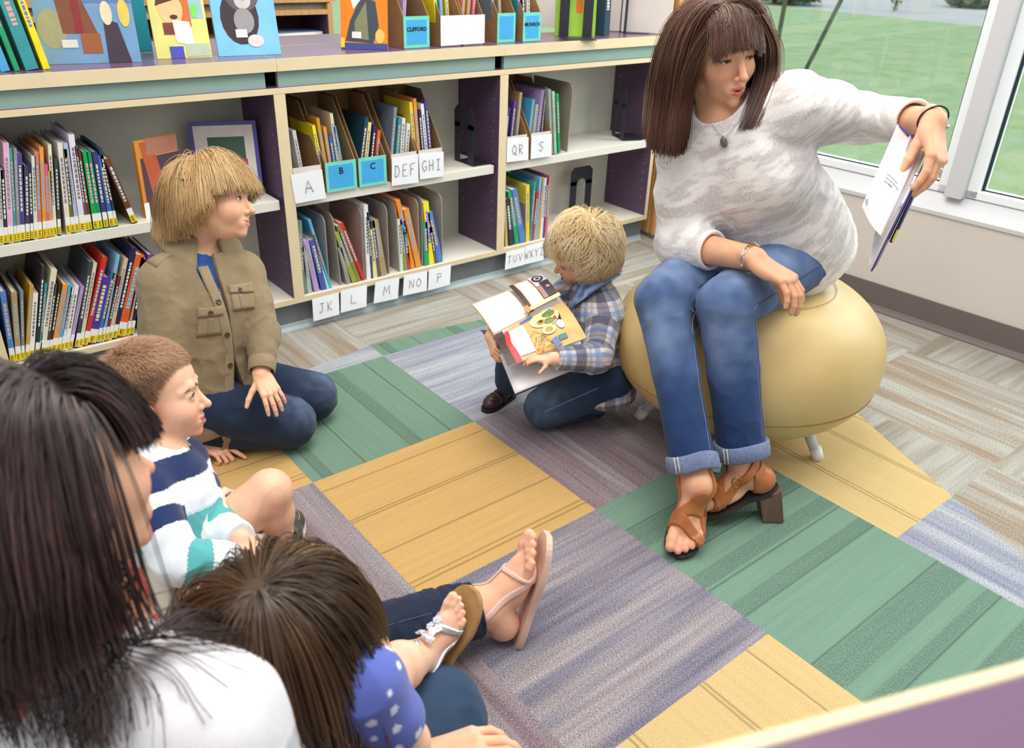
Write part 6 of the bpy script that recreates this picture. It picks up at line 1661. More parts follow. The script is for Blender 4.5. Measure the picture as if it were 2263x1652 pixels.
    for e_, w_, f_ in ((elR, wrR, .93), (elL, wrL, .92)):
        d_ = unit(w_-e_); K.ops.append(('s', 'c', (lerp(e_, w_, f_)-d_*.012, lerp(e_, w_, f_)+d_*.06, .027, .027), .004))
    # front edge line, from the neck pit down to the hem
    pk0, pk1, pk2 = at(508,560,1.95), at(525,740,1.92), at(600,905,1.90)
    def cut(P, d):
        for e_, w_, f_ in ((elR, wrR, .93), (elL, wrL, .92)):
            c_ = lerp(e_, w_, f_); d_ = unit(w_-e_).astype(F4); q = (P-c_.astype(F4)) @ d_; rr = np.sqrt(((P-c_.astype(F4))**2).sum(-1)); d = np.where(rr < .07, np.maximum(d, q), d)
        z = P[..., 2]; x = (P-pel.astype(F4)) @ side.astype(F4); y = (P-pel.astype(F4)) @ tf.astype(F4); u = (P-pel.astype(F4)) @ up.astype(F4)
        # wavy hem, longer in front
        d = np.maximum(d, (hemz + .012*np.sin(x*22) - .02*np.clip(y*8, -1, 1)) - z)
        x0 = F4(.012) + .045*np.clip(1-u/F4(.30), 0, 1)
        wv = np.interp(u, [-.2, .02, .10, .17, .26, .36, .5], [.030, .018, .006, .008, .018, .030, .04]).astype(F4)
        gap = wv - np.abs(x-x0)
        dd = np.where(y > .02, np.maximum(d, gap), d)
        inner = T.full(P) - F4(.006)      # hollow where the tee shows
        return np.where(y > .02, np.maximum(dd, -inner*0 + dd), dd)
    K.post.append(folds(.006, .045, None, seed=31, where=bells((elR, .10), (elL, .10), (shR-A3((0,0,.06)), .09), (wrL, .07), (lerp(pel, che, .3)+tf*.1, .12))))
    K.post.append(folds(.003, .07, None, seed=32)); K.post.append(folds(.0012, .02, None, seed=33)); K.post.append(cut)
    K.ops.append(('s', 'c', (nb-up*.02, fr.p(0,0,-.06), .046, .054), .006))
    V, Q = sdf_mesh(K, .0030, margin=.007)
    kc, kd = np.array(lin((146,128,100))), np.array(lin((118,102,78)))
    w = sstep(.35, .75, vnoise((V*13).astype(F4)))[:, None]*.35; ko = np_mesh('khaki_shirt', V-inv, Q, KHAKI, root, kc+(kd-kc)*w)
    K0 = S(.02); K0.ops = [o for o in K.ops if o[0] == 'u']
    KC = np.array(lin((150,132,104)))
    fc = frame(tf, up, nb+up*.004+tf*-.002)
    collar(fc, .052, .104, .036, -.004, .38, .036, 'collar', KHAKI, ko, inv, KC, el=(1.05, .95), tilt=.35)
    BT = plain((74,56,44), .4, .5, .1, 200)
    # chest pockets with buttoned flaps, placket, epaulette
    def pocket(c, w_, h_):
        ux, uy = side, up
        f = lambda u, v: c + ux*(u-.5)*w_ + uy*(.5-v)*h_ + tf*.02
        patch(K0, f, 9, 9, .001, .0026, 'pocket', KHAKI, ko, inv, KC*.97)
        g = lambda u, v: c + ux*(u-.5)*w_*1.08 + uy*(h_*.5 - v*h_*.34*(1-.0*abs(u-.5))) + tf*.02
        patch(K0, g, 9, 5, .004, .003, 'pocket_flap', KHAKI, ko, inv, KC*1.02)
        button(K0, c + uy*h_*.27 + tf*.02, .0065, 'button', BT, ko, inv, .0068)
        h2 = lambda u, v: c + ux*((u-.5)*.012) + uy*(.10-.58*v)*h_ + tf*.02
        patch(K0, h2, 3, 7, .0034, .0016, 'pocket_pleat', KHAKI, ko, inv, KC*.9)
    pocket(snap(K0, A3([at(472,715,1.93)]))[0], .062, .075); pocket(snap(K0, A3([at(553,640,2.0)]))[0], .058, .070)
    uu = np.linspace(.33, -.075, 26); wv_ = np.interp(uu, [-.2, .02, .10, .17, .26, .36, .5], [.030, .018, .006, .008, .018, .030, .04])
    xx = .012 + .045*np.clip(1-uu/.30, 0, 1) - wv_; pl = pel + side*xx[:, None] + up*uu[:, None] + tf*.12; n_ = len(pl)
    pl = np.array([p for p in pl])
    for _ in range(12): pl = pl - tf*(K0.full(pl))[:, None]*.9
    patch(K0, lambda u, v: pl[int(round(v*(n_-1)))] - side*(.002+.024*u), 5, n_, .001, .003, 'placket', KHAKI, ko, inv, KC*1.0)
    for k_ in (5, 10, 15, 20, 24): button(K0, pl[k_]-side*.014, .0068, 'button', BT, ko, inv, .005)
    ep = lambda u, v: lerp(nb, shR, .42+.72*v)+A3((0,0,.05))+tf*(.018)*(u-.5)*2
    patch(K0, ep, 5, 9, .001, .003, 'epaulette', KHAKI, ko, inv, KC*1.02); button(K0, lerp(nb, shR, .5)+A3((0,0,.05)), .0068, 'button', BT, ko, inv, .0046)
    for e_, w_, f_, rr in ((elR, wrR, .93, .0315), (elL, wrL, .92, .0315)):
        d_ = unit(w_-e_); c_ = lerp(e_, w_, f_); a1 = unit(np.cross(d_, (0,.3,1))); a2 = np.cross(d_, a1); m = MB(); rows = []
        for i in range(32):
            t = 2*PI*i/32; q = a1*math.cos(t)+a2*math.sin(t)
            rows += [tuple(c_+q*rr*k+d_*z-inv) for k, z in ((1.07,-.034),(1.10,-.030),(1.04,.0),(.98,.003),(.90,-.002))]
        m.add(rows, [(i*5+q, ((i+1) % 32)*5+q, ((i+1) % 32)*5+q+1, i*5+q+1) for i in range(32) for q in range(4)], 0, True)
        o = m.build('cuff', KHAKI, ko); a_ = o.data.color_attributes.new('Col', 'FLOAT_COLOR', 'POINT'); a_.data.foreach_set('color', np.tile([*KC, 1.0], len(o.data.vertices)).astype(F4))
    # hair: smooth pudding-basin cut
    HM = hair_mat('blond_hair', (158,114,62), (212,170,114), (244,220,174), .36)
    C_ = S(.02); C_.ell(fr.p(A3((0,-.05,.13))*H), fr.m, A3((.335,.41,.38))*H, .02); C_.ell(fr.p(A3((0,.07,-.12))*H), fr.m, A3((.30,.28,.30))*H, .02); C_.ell(fr.p(A3((0,-.06,-.08))*H), fr.m, A3((.365,.26,.22))*H, .02); C_.cone(fr.p(0,-.025,-.05), nb, .045, .05, .02)
    r0 = scalp(fr, H, 17000, 11, hairline=lambda p: (p[2] > .17 if p[1] > .16 else p[2] > (.17-(.16-p[1])*1.3 if p[1] > -.02 else -.20)))
    rs = np.random.RandomState(6); cr = np.array((.02,-.16,.50)); d0 = r0-cr; nn_ = (r0-np.array((0,-.05,.13)))/np.array((.325,.40,.37))**2; nn_ /= np.linalg.norm(nn_, axis=1, keepdims=True); d0 -= nn_*(d0*nn_).sum(1)[:, None]; d0 /= np.linalg.norm(d0, axis=1, keepdims=True)+1e-9
    swirl = np.stack([-d0[:, 1], d0[:, 0], d0[:, 2]*0], 1)*.25; d0 = d0 + swirl
    dirs = d0 @ fr.m.T; roots = fr.o + (r0*H) @ fr.m.T
    ang = np.arctan2(r0[:, 1]+.05, np.abs(r0[:, 0])+1e-6)
    zend = np.interp(ang, [-1.57, -.9, -.2, .25, .7, 1.0, 1.57], [-.40, -.36, -.20, -.06, .06, .10, .12]) + rs.normal(0, .025, len(r0))
    push = .002+.013*rs.rand(len(r0))
    P = grow(C_, roots, dirs, .0165, 18, grav=.30, push=push, curl=.10, curlf=26, seed=5, gdir=unit(A3((0,0,-1))*.8-fr.m[:, 2]*.5), keep=.80)
    P = trim_z(P, fr, H, zend, lambda l: (l[:, 1] > .13) & (l[:, 2] < .05))
    tone = np.clip(.5+.8*(vnoise((r0*17).astype(F4))-.5)+rs.normal(0,.07,len(r0)), 0, 1)
    strand_mesh('hair', P-inv, .00052, HM, root, tone, 5, taper=.45, vol=(C_, inv))
    cap = S(.02); cap.ell(fr.p(A3((0,-.05,.14))*H), fr.m, A3((.336,.412,.375))*H); cap.ell(fr.p(A3((0,-.14,-.10))*H), fr.m, A3((.345,.30,.25))*H, .03)
    cap.ops.append(('s', 'b', (fr.p(A3((0,.47,-.17))*H), fr.m, A3((.5,.42,.34))*H, .01), .01)); V, Q = sdf_mesh(cap, .004); np_mesh('hair_underlayer', V-inv, Q, HM, root, np.full((len(V),3), .22))
    brows_on(info, hair_mat('fair_brow', (150,112,70), (184,146,100), (206,170,124)), root, 36, .0006)
    return root
BOY = blond_boy()
# ================================================================ toddler with the picture book
FLANNEL = cloth_mat('flannel', 1, .4, .06, .92, .0007, .3, stretch=(700, 700, 700))
def plaid(x, u):
    """navy, pale blue and sand checks"""
    base = np.tile(np.array(lin((206,200,204))), (len(x), 1)); nv, lb, sd = [np.array(lin(c)) for c in ((40,44,74), (116,146,196), (176,158,150))]
    def band(t, a, b): t = t % 1; return ((t > a) & (t < b)).astype(float)
    X, U = x/.078, u/.078
    vn, vb, vs = band(X, .0, .34), band(X, .50, .66), band(X, .80, .86); hn, hb, hs = band(U, .0, .36), band(U, .52, .70), band(U, .82, .87)
    for w, c, k in ((vb, lb, .65), (hb, lb, .65), (vs, sd, .8), (hs, sd, .8), (vn, nv, .62), (hn, nv, .66)):
        base = base*(1-w[:, None]*k) + c*w[:, None]*k
    return base
def toddler():
    root = empty('person', (.27, -.16, 0), (0,0,0), 'curly blond toddler in a plaid shirt kneeling with a picture book', 'person'); inv = A3(root.location)
    pt = Paint((240,190,158)); B = S(.012)
    H = .185; hc = A3((.295,-.086,.472)); fr = frame(unit((-.86,.46,-.215)), unit((-.25,-.035,.97)), hc)
    nb = A3((.318,-.112,.385)); pel = A3((.305,-.185,.135)); shL, shR = A3((.292,-.195,.335)), A3((.295,-.035,.330))
    tf = unit(A3((-.86,.47,0))); side = unit(A3((-.47,-.86,0))); up = unit(nb-pel); tf = unit(tf-up*np.dot(tf, up)); side = unit(np.cross(up, tf)); side = side if np.dot(side, (-.47,-.86,0)) > 0 else -side
    che = lerp(pel, nb, .68)
    elL, wrL = at(1318,792,2.10), at(1222,792,2.05); elR, wrR = at(1180,715,2.26), at(1098,760,2.17)
    hipL, hipR = pel+side*.05, pel-side*.05; knL, anL = A3((.148,-.135,.062)), A3((.30,-.175,.040)); knR, anR = at(1135,765,2.30), at(1128,842,2.395)
    B.flat(pel, che, .075, .075, tf, .8); B.cone(che, nb, .06, .04, .03); B.cone(nb-A3((0,0,.012)), shL, .03, .03, .02); B.cone(nb-A3((0,0,.012)), shR, .03, .03, .02)
    B.cone(shL, elL, .027, .023); B.cone(elL, wrL, .023, .018); B.cone(shR, elR, .027, .023); B.cone(elR, wrR, .023, .018)
    B.cone(hipL, knL, .045, .034); B.cone(knL, anL, .032, .024); B.cone(hipR, knR, .045, .034); B.cone(knR, anR, .032, .024)
    info = head(B, fr, H, pt, 1.0, 0, eye=.9, lid=.55, lips=(206,112,100), blush=(228,132,100)); B.cone(fr.p(0,-.03,-.04), nb, .034, .036, .015)
    hR = frame(unit(cd(.15,-.80,.35)), unit(cd(-.85,-.1,.4)), at(1086,742,2.165)); hand(B, hR, .095, 1 if np.dot(hR.d(1,0,0), cd(.3,0,-1)) > 0 else -1, curl=((.5,.8,.5),(.55,.8,.5),(.6,.8,.5),(.6,.8,.5)), spread=(.1,.02,-.05,-.12), thumb=((.6,.7,-.4),(.2,.2)), pt=pt)
    B.cone(wrR, hR.o, .018, .018, .01)
    hL = frame(unit(cd(-.9,.05,.1)), unit(cd(.1,.8,.5)), wrL); hand(B, hL, .09, 1, curl=((.4,.5,.3),)*4, pt=pt)
    body_mesh(root, B, pt, [(hc, .135, .0019), (hR.o, .085, .0016)], .006)
    eyes_world(info, (.0,1,-.45), root, (96,110,124))
    # shirt
    K = S(.018); K.flat(pel+up*-.045, lerp(pel, che, .5), .108, .100, tf, .86, .02); K.flat(lerp(pel, che, .5), che, .100, .092, tf, .84); K.flat(che, lerp(che, nb, .86), .090, .052, tf, .84, .03)
    K.cone(nb-up*.022, shL, .042, .046, .02); K.cone(nb-up*.022, shR, .042, .044, .02)
    for s_, e_, w_ in ((shL, elL, wrL), (shR, elR, wrR)): K.cone(s_, e_, .046, .038, .02); K.cone(e_, lerp(e_, w_, .95), .038, .030, .01)
    K.ops.append(('s', 'c', (nb-up*.008+tf*.008, fr.p(0,0,-.05), .036, .042), .005))
    def cut(P, d):
        for e_, w_ in ((elL, wrL), (elR, wrR)):
            c_ = lerp(e_, w_, .93); q = (P-c_.astype(F4)) @ unit(w_-e_).astype(F4); rr = np.sqrt(((P-c_.astype(F4))**2).sum(-1)); d = np.where(rr < .05, np.maximum(d, q), d)
        x = (P-pel.astype(F4)) @ side.astype(F4)
        return np.maximum(d, (.085 + .012*np.sin(x*30)) - P[..., 2])
    K.post.append(folds(.006, .035, None, seed=41, where=bells((elL, .08), (lerp(pel, che, .3)+side*.08, .10), (shL-A3((0,0,.05)), .07)))); K.post.append(folds(.0028, .05, None, seed=42)); K.post.append(cut)
    V, Q = sdf_mesh(K, .0026, margin=.006)
    def segcol(V):
        x = (V-pel) @ side; u = (V-pel) @ up; y = (V-pel) @ tf
        ang = np.arctan2(x, y)*.10
        col = plaid(ang+.02, u+.01)
        for s_, e_, w_ in ((shL, elL, wrL), (shR, elR, wrR)):
            for a, b, off in ((s_, e_, 0), (e_, w_, np.linalg.norm(e_-s_))):
                ab = b-a; t = np.clip((V-a) @ ab/np.dot(ab, ab), 0, 1); r = V-a-t[:, None]*ab; d = np.linalg.norm(r, axis=1)
                if a is s_: near = (d < .052) & (t > .30)
                else: near = d < .046
                a1 = unit(np.cross(ab, (0,.2,1))); a2 = np.cross(unit(ab), a1); an = np.arctan2(r @ a1, r @ a2)*.040
                c2 = plaid(an+.05, t*np.linalg.norm(ab)+off+.03); col[near] = c2[near]
        return col
    ko = np_mesh('plaid_shirt', V-inv, Q, FLANNEL, root, segcol(V))
    fc = frame(tf, up, nb+up*.002); collar(fc, .044, .086, .028, -.002, .40, .034, 'collar', FLANNEL, ko, inv, lambda V: np.where(((V @ side)*38 % 1)[:, None] < .45, np.array(lin((70,92,146))), np.array(lin((150,172,212)))), el=(1.02, .95), tilt=.30)
    # jeans
    J = S(.012); J.ell(pel-up*.02, np.stack([side, tf, up], 1), (.098,.090,.085), .02); J.cone(hipL, knL, .072, .060, .02); J.cone(knL+A3((0,0,-.004)), anL, .052, .042, .008); J.cone(hipR, knR, .068, .052, .02); J.cone(knR, lerp(knR, anR, .95), .050, .046, .01)
    J.plane((0,0,.003), (0,0,-1)); J.post.append(folds(.004, .03, None, seed=43, where=bells((knL, .09), (anL, .08)))); J.post.append(folds(.002, .045, None, seed=44))
    V, Q = sdf_mesh(J, .003, margin=.006); c0, c1 = np.array(lin((46,64,94))), np.array(lin((112,136,166)))
    w = np.exp(-(((V-knL-A3((-.01,0,.045)))/.075)**2).sum(1))*(.35+.9*vnoise((V*55).astype(F4))); jo = np_mesh('jeans', V-inv, Q, DENIM, root, c0+(c1-c0)*np.clip(w, 0, 1)[:, None])
    J0 = S(.012); J0.ops = [o for o in J.ops if o[0] == 'u']
    SL = [lerp(hipL, knL, t)+side*.05+A3((0,0,.01)) for t in np.linspace(.2, 1.05, 14)] + [knL+tf*.05*(1-t)+side*.03+A3((0,0,-.03*t)) for t in (.5, 1)]
    seam_line(SL, J0, plain((150,164,190), .7), None, .0011).parent = jo
    for o in jo.children: o.location = tuple(-inv)
    # hair: loose pale curls
    HM = hair_mat('pale_curls', (194,154,98), (234,204,152), (252,240,212), .36)
    C_ = S(.02); C_.ell(fr.p(A3((0,-.05,.13))*H), fr.m, A3((.335,.41,.38))*H); C_.ell(fr.p(A3((0,.07,-.12))*H), fr.m, A3((.30,.28,.30))*H, .02); C_.ell(fr.p(A3((0,-.08,-.08))*H), fr.m, A3((.36,.30,.22))*H, .02)
    r0 = scalp(fr, H, 9000, 21, hairline=lambda p: (p[2] > .19 if p[1] > .20 else p[2] > (.19-(.20-p[1])*1.1 if p[1] > -.02 else -.22)))
    rs = np.random.RandomState(8); cr = np.array((-.02,-.20,.48)); d0 = r0-cr; nn_ = (r0-np.array((0,-.05,.13)))/np.array((.325,.40,.37))**2; nn_ /= np.linalg.norm(nn_, axis=1, keepdims=True); d0 -= nn_*(d0*nn_).sum(1)[:, None]
    d0 /= np.linalg.norm(d0, axis=1, keepdims=True)+1e-9; d0 += .35*nn_ + np.stack([-d0[:, 1], d0[:, 0], 0*d0[:, 2]], 1)*.35
    push = .003+.019*rs.rand(len(r0)); ang = np.arctan2(r0[:, 1]+.05, np.abs(r0[:, 0])+1e-6); zend = np.interp(ang, [-1.57, -.9, -.2, .3, .8, 1.57], [-.32, -.30, -.16, .0, .10, .15]) + rs.normal(0, .05, len(r0))
    # neighbouring strands share a curl, so locks hold together
    P = grow_locks(C_, fr.o+(r0*H) @ fr.m.T, d0 @ fr.m.T, .0105, 20, .19, push, .50, 13, 9, unit(A3((0,0,-1))*.8-fr.m[:, 2]*.4))
    P = trim_z(P, fr, H, zend, lambda l: (l[:, 1] > .24) & (l[:, 2] < .12))
    tone = np.clip(.5+.9*(vnoise((r0*10).astype(F4))-.5)+rs.normal(0,.06,len(r0)), 0, 1)
    strand_mesh('hair', P-inv, .00055, HM, root, tone, 5, taper=.4, vol=(C_, inv))
    cap = S(.02); cap.ell(fr.p(A3((0,-.05,.14))*H), fr.m, A3((.345,.425,.39))*H); cap.ell(fr.p(A3((0,-.16,-.10))*H), fr.m, A3((.345,.31,.24))*H, .03)
    cap.ops.append(('s', 'b', (fr.p(A3((0,.47,-.17))*H), fr.m, A3((.5,.42,.34))*H, .01), .01)); V, Q = sdf_mesh(cap, .004); np_mesh('hair_underlayer', V-inv, Q, HM, root, np.full((len(V),3), .35))
    # brown strap shoe on the planted foot
    t0, t1 = A3((.165,.050,0)), A3((.083,.030,0)); fy = unit(t1-t0); shoe('toddler', lerp(t0, t1, .3), fy, .132, (62,42,42), 'small dark brown leather shoe with straps on the toddler\'s foot', straps=True)
    return root, dict(hR=hR)
TOD, TI = toddler()
def toddler_book():
    G0, G1 = at(1092,741,2.125), at(1241,664,2.16)          # gutter
    T0, T1 = at(1041,672,2.21), at(1196,614,2.24)           # top edge of the upper page
    L0, L1 = at(1122,809,2.035), at(1297,746,2.07)          # outer edge of the lower page
    C0, C1 = at(1138,869,2.06), at(1302,801,2.10)           # lower edge of the white endpaper board
    root = empty('book', tuple(lerp(G0, G1, .5)), (0,0,0), 'open picture book of trucks in the toddler\'s lap', 'book'); inv = A3(root.location)
    rp = {'w': plain((238,234,234), .5, .3, .01), 'br': plain((70,50,46), .4, .4), 'or': plain((206,142,44), .4), 'red': plain((204,58,62), .4, .4), 'cr': plain((232,214,164), .4, .4, .08, 20), 'gold': plain((190,146,70), .4, .3, .35, 60), 'dk': plain((48,36,48), .4), 'lt': plain((206,204,214), .4), 'gr': plain((116,140,72), .4, .3, .3, 80), 'mar': plain((120,50,52), .4), 'bl': plain((90,110,170), .4), 'tn': plain((206,178,112), .4, .3, .12, 25), 'txt': plain((176,172,186), .7), 'teal': plain((58,116,112), .4), 'pk': plain((170,130,134), .4)}
    names = list(rp); mats = [rp[k] for k in names]; ix = {k: i for i, k in enumerate(names)}
    def leaf(name, a, b, c, d, bow, art, th=.0035, back='br'):
        """page between a-b (far edge) and d-c (gutter or near edge), bowed up; art in page coordinates u along a-b, v from a to d"""
        n = unit(np.cross(b-a, d-a)); n = n if np.dot(n, cd(0,.4,1)) > 0 else -n; m = MB(); nu = 10
        S_ = lambda u, v, o: (a*(1-u)+b*u)*(1-v) + (d*(1-u)+c*u)*v + n*(bow*math.sin(PI*v)+o)
        g = [[S_(i/nu, j/12, 0) for j in range(13)] for i in range(nu+1)]
        v = [tuple(p-inv) for r in g for p in r]+[tuple(p-n*th-inv) for r in g for p in r]; k = (nu+1)*13; F = []
        for i in range(nu):
            for j in range(12): q = i*13+j; F += [(q, q+13, q+14, q+1)]
        Fb = [(k+i*13+j, k+i*13+j+1, k+(i+1)*13+j+1, k+(i+1)*13+j) for i in range(nu) for j in range(12)]
        Fe = []
        for i in range(nu): Fe += [(i*13, k+i*13, k+(i+1)*13, (i+1)*13), (i*13+12, (i+1)*13+12, k+(i+1)*13+12, k+i*13+12)]
        for j in range(12): Fe += [(j, j+1, k+j+1, k+j), (nu*13+j, k+nu*13+j, k+nu*13+j+1, nu*13+j+1)]
        m.add(v, F, ix['w'], True); m.f += [list(f) for f in Fb]; m.mi += [ix[back]]*len(Fb); m.sm += [True]*len(Fb); m.f += [list(f) for f in Fe]; m.mi += [ix['lt']]*len(Fe); m.sm += [False]*len(Fe)
        po = m.build(name, mats, root)
        p = MB(); lay = [0]
        for kcol, pts in art:
            lay[0] += 1; o = .0006+.00012*lay[0]
            # subdivide so the print follows the curl of the page
            us = [q[0] for q in pts]; vs = [q[1] for q in pts]
            if len(pts) == 4 and abs(pts[0][1]-pts[1][1]) < .03 and max(vs)-min(vs) > .12:
                st = 8
                for s_ in range(st):
                    f0, f1 = s_/st, (s_+1)/st; L_ = lambda A_, B_, t: (A_[0]+(B_[0]-A_[0])*t, A_[1]+(B_[1]-A_[1])*t)
                    p.poly([tuple(S_(*L_(pts[0], pts[3], f0), o)-inv), tuple(S_(*L_(pts[1], pts[2], f0), o)-inv), tuple(S_(*L_(pts[1], pts[2], f1), o)-inv), tuple(S_(*L_(pts[0], pts[3], f1), o)-inv)], ix[kcol])
            else: p.poly([tuple(S_(u, v_, o+.0016)-inv) for u, v_ in pts], ix[kcol])
        p.build('printed_page', mats, po)
    R_ = lambda u0, v0, u1, v1: [(u0,v0),(u1,v0),(u1,v1),(u0,v1)]
    E_ = lambda cx, cy, rx, ry, n=16: [(cx+rx*math.cos(t), cy+ry*math.sin(t)) for t in np.linspace(0, 2*PI, n+1)[:-1]]
    rs = random.Random(2)
    def lines(u0, v0, u1, v1, n):
        out = []
        for i in range(n):
            v = v0+(v1-v0)*(i+.5)/n; u = u0
            while u < u1-.04:
                w = rs.uniform(.02,.05); out.append(('txt', R_(u, v, min(u+w, u1), v+.006))); u += w+.014
        return out
    up_art = [('or', R_(.0,.02,.54,.98)), ('w', R_(.012,.04,.53,.96))]+lines(.05,.10,.50,.92,13)+[('br', R_(.54,.0,.60,1.0)), ('or', R_(.60,.02,.995,.90)), ('w', R_(.61,.04,.79,.88))]+lines(.625,.10,.78,.80,10)
    up_art += [('lt', R_(.80,.05,.99,.50)), ('dk', E_(.89,.22,.075,.15)), ('lt', E_(.89,.22,.045,.09)), ('dk', E_(.89,.22,.028,.055)), ('dk', R_(.86,.40,.985,.50)), ('pk', R_(.80,.52,.86,.88)), ('dk', R_(.86,.52,.985,.88)), ('pk', E_(.93,.62,.03,.05)), ('cr', R_(.56,.91,1.0,1.0)), ('or', R_(.50,.84,.56,1.0))]
    leaf('upper_page', T0, T1, G1, G0, .012, up_art, back='mar')
    lo_art = [('br', R_(0,0,.12,1)), ('red', [(.13,.10),(.19,.10),(.155,.55),(.09,.55)]), ('red', [(.09,.55),(.155,.55),(.19,1.0),(.11,1.0)]), ('tn', R_(.20,.0,1,1)), ('bl', R_(.36,.02,.55,.14)), ('cr', E_(.66,.30,.20,.24)), ('gold', [(.34,.62),(.46,.50),(.56,.70),(.62,1.0),(.38,1.0)]), ('gr', E_(.74,.22,.09,.10)), ('dk', [(.74,.12),(.80,.10),(.86,.36),(.84,.52),(.78,.50)]), ('gr', E_(.70,.42,.07,.08)), ('lt', [(.66,.0),(.80,.0),(.86,.14),(.74,.12)]), ('gold', E_(.60,.36,.055,.07)), ('br', E_(.60,.36,.03,.04)), ('cr', E_(.64,.62,.09,.10)), ('gold', E_(.64,.62,.05,.06)), ('red', R_(.77,.36,.80,.46)), ('lt', E_(.80,.60,.045,.10)), ('teal', R_(.70,.80,.80,.90)), ('bl', [(.60,.84),(.68,.80),(.70,.98),(.62,1.0)]), ('w', R_(.18,.20,.38,.92))]+lines(.20,.28,.36,.86,9)
    lo_art += [('gold', E_(.40+.22*rs.random(), .68+.3*rs.random(), .012, .02, 6)) for _ in range(16)] + [('dk', E_(.42+.16*rs.random(), .72+.26*rs.random(), .006, .012, 5)) for _ in range(14)]
    leaf('lower_page', G0, G1, L1, L0, .016, lo_art, back='br')
    W0, W1 = at(1098,770,2.15), at(1262,705,2.18)
    leaf('endpaper', W0, W1, C1, C0, .003, [], .004, 'lt')
    m = MB(); dn = unit(np.cross(C1-C0, W0-C0)); dn = dn if np.dot(dn, cd(0,.4,1)) < 0 else -dn
    o_ = dn*.006; cs = [W0+o_, W1+o_, C1+o_, C0+o_]; cs2 = [p+dn*.004 for p in cs]
    m.add([tuple(p-inv) for p in cs+cs2], [(0,1,2,3),(7,6,5,4),(0,4,5,1),(1,5,6,2),(2,6,7,3),(3,7,4,0)]); m.build('back_cover', plain((64,48,50), .4, .5), root)
    o_ = dn*.008; cs = [at(1062,728,2.17)+o_*0, at(1100,770,2.155), G0+dn*.012, lerp(T0, G0, .6)+dn*.03]
    m = MB(); cs2 = [p+dn*.004 for p in cs]; m.add([tuple(p-inv) for p in cs+cs2], [(0,1,2,3),(7,6,5,4),(0,4,5,1),(1,5,6,2),(2,6,7,3),(3,7,4,0)]); m.build('front_cover', rp['mar'], root)
toddler_book()
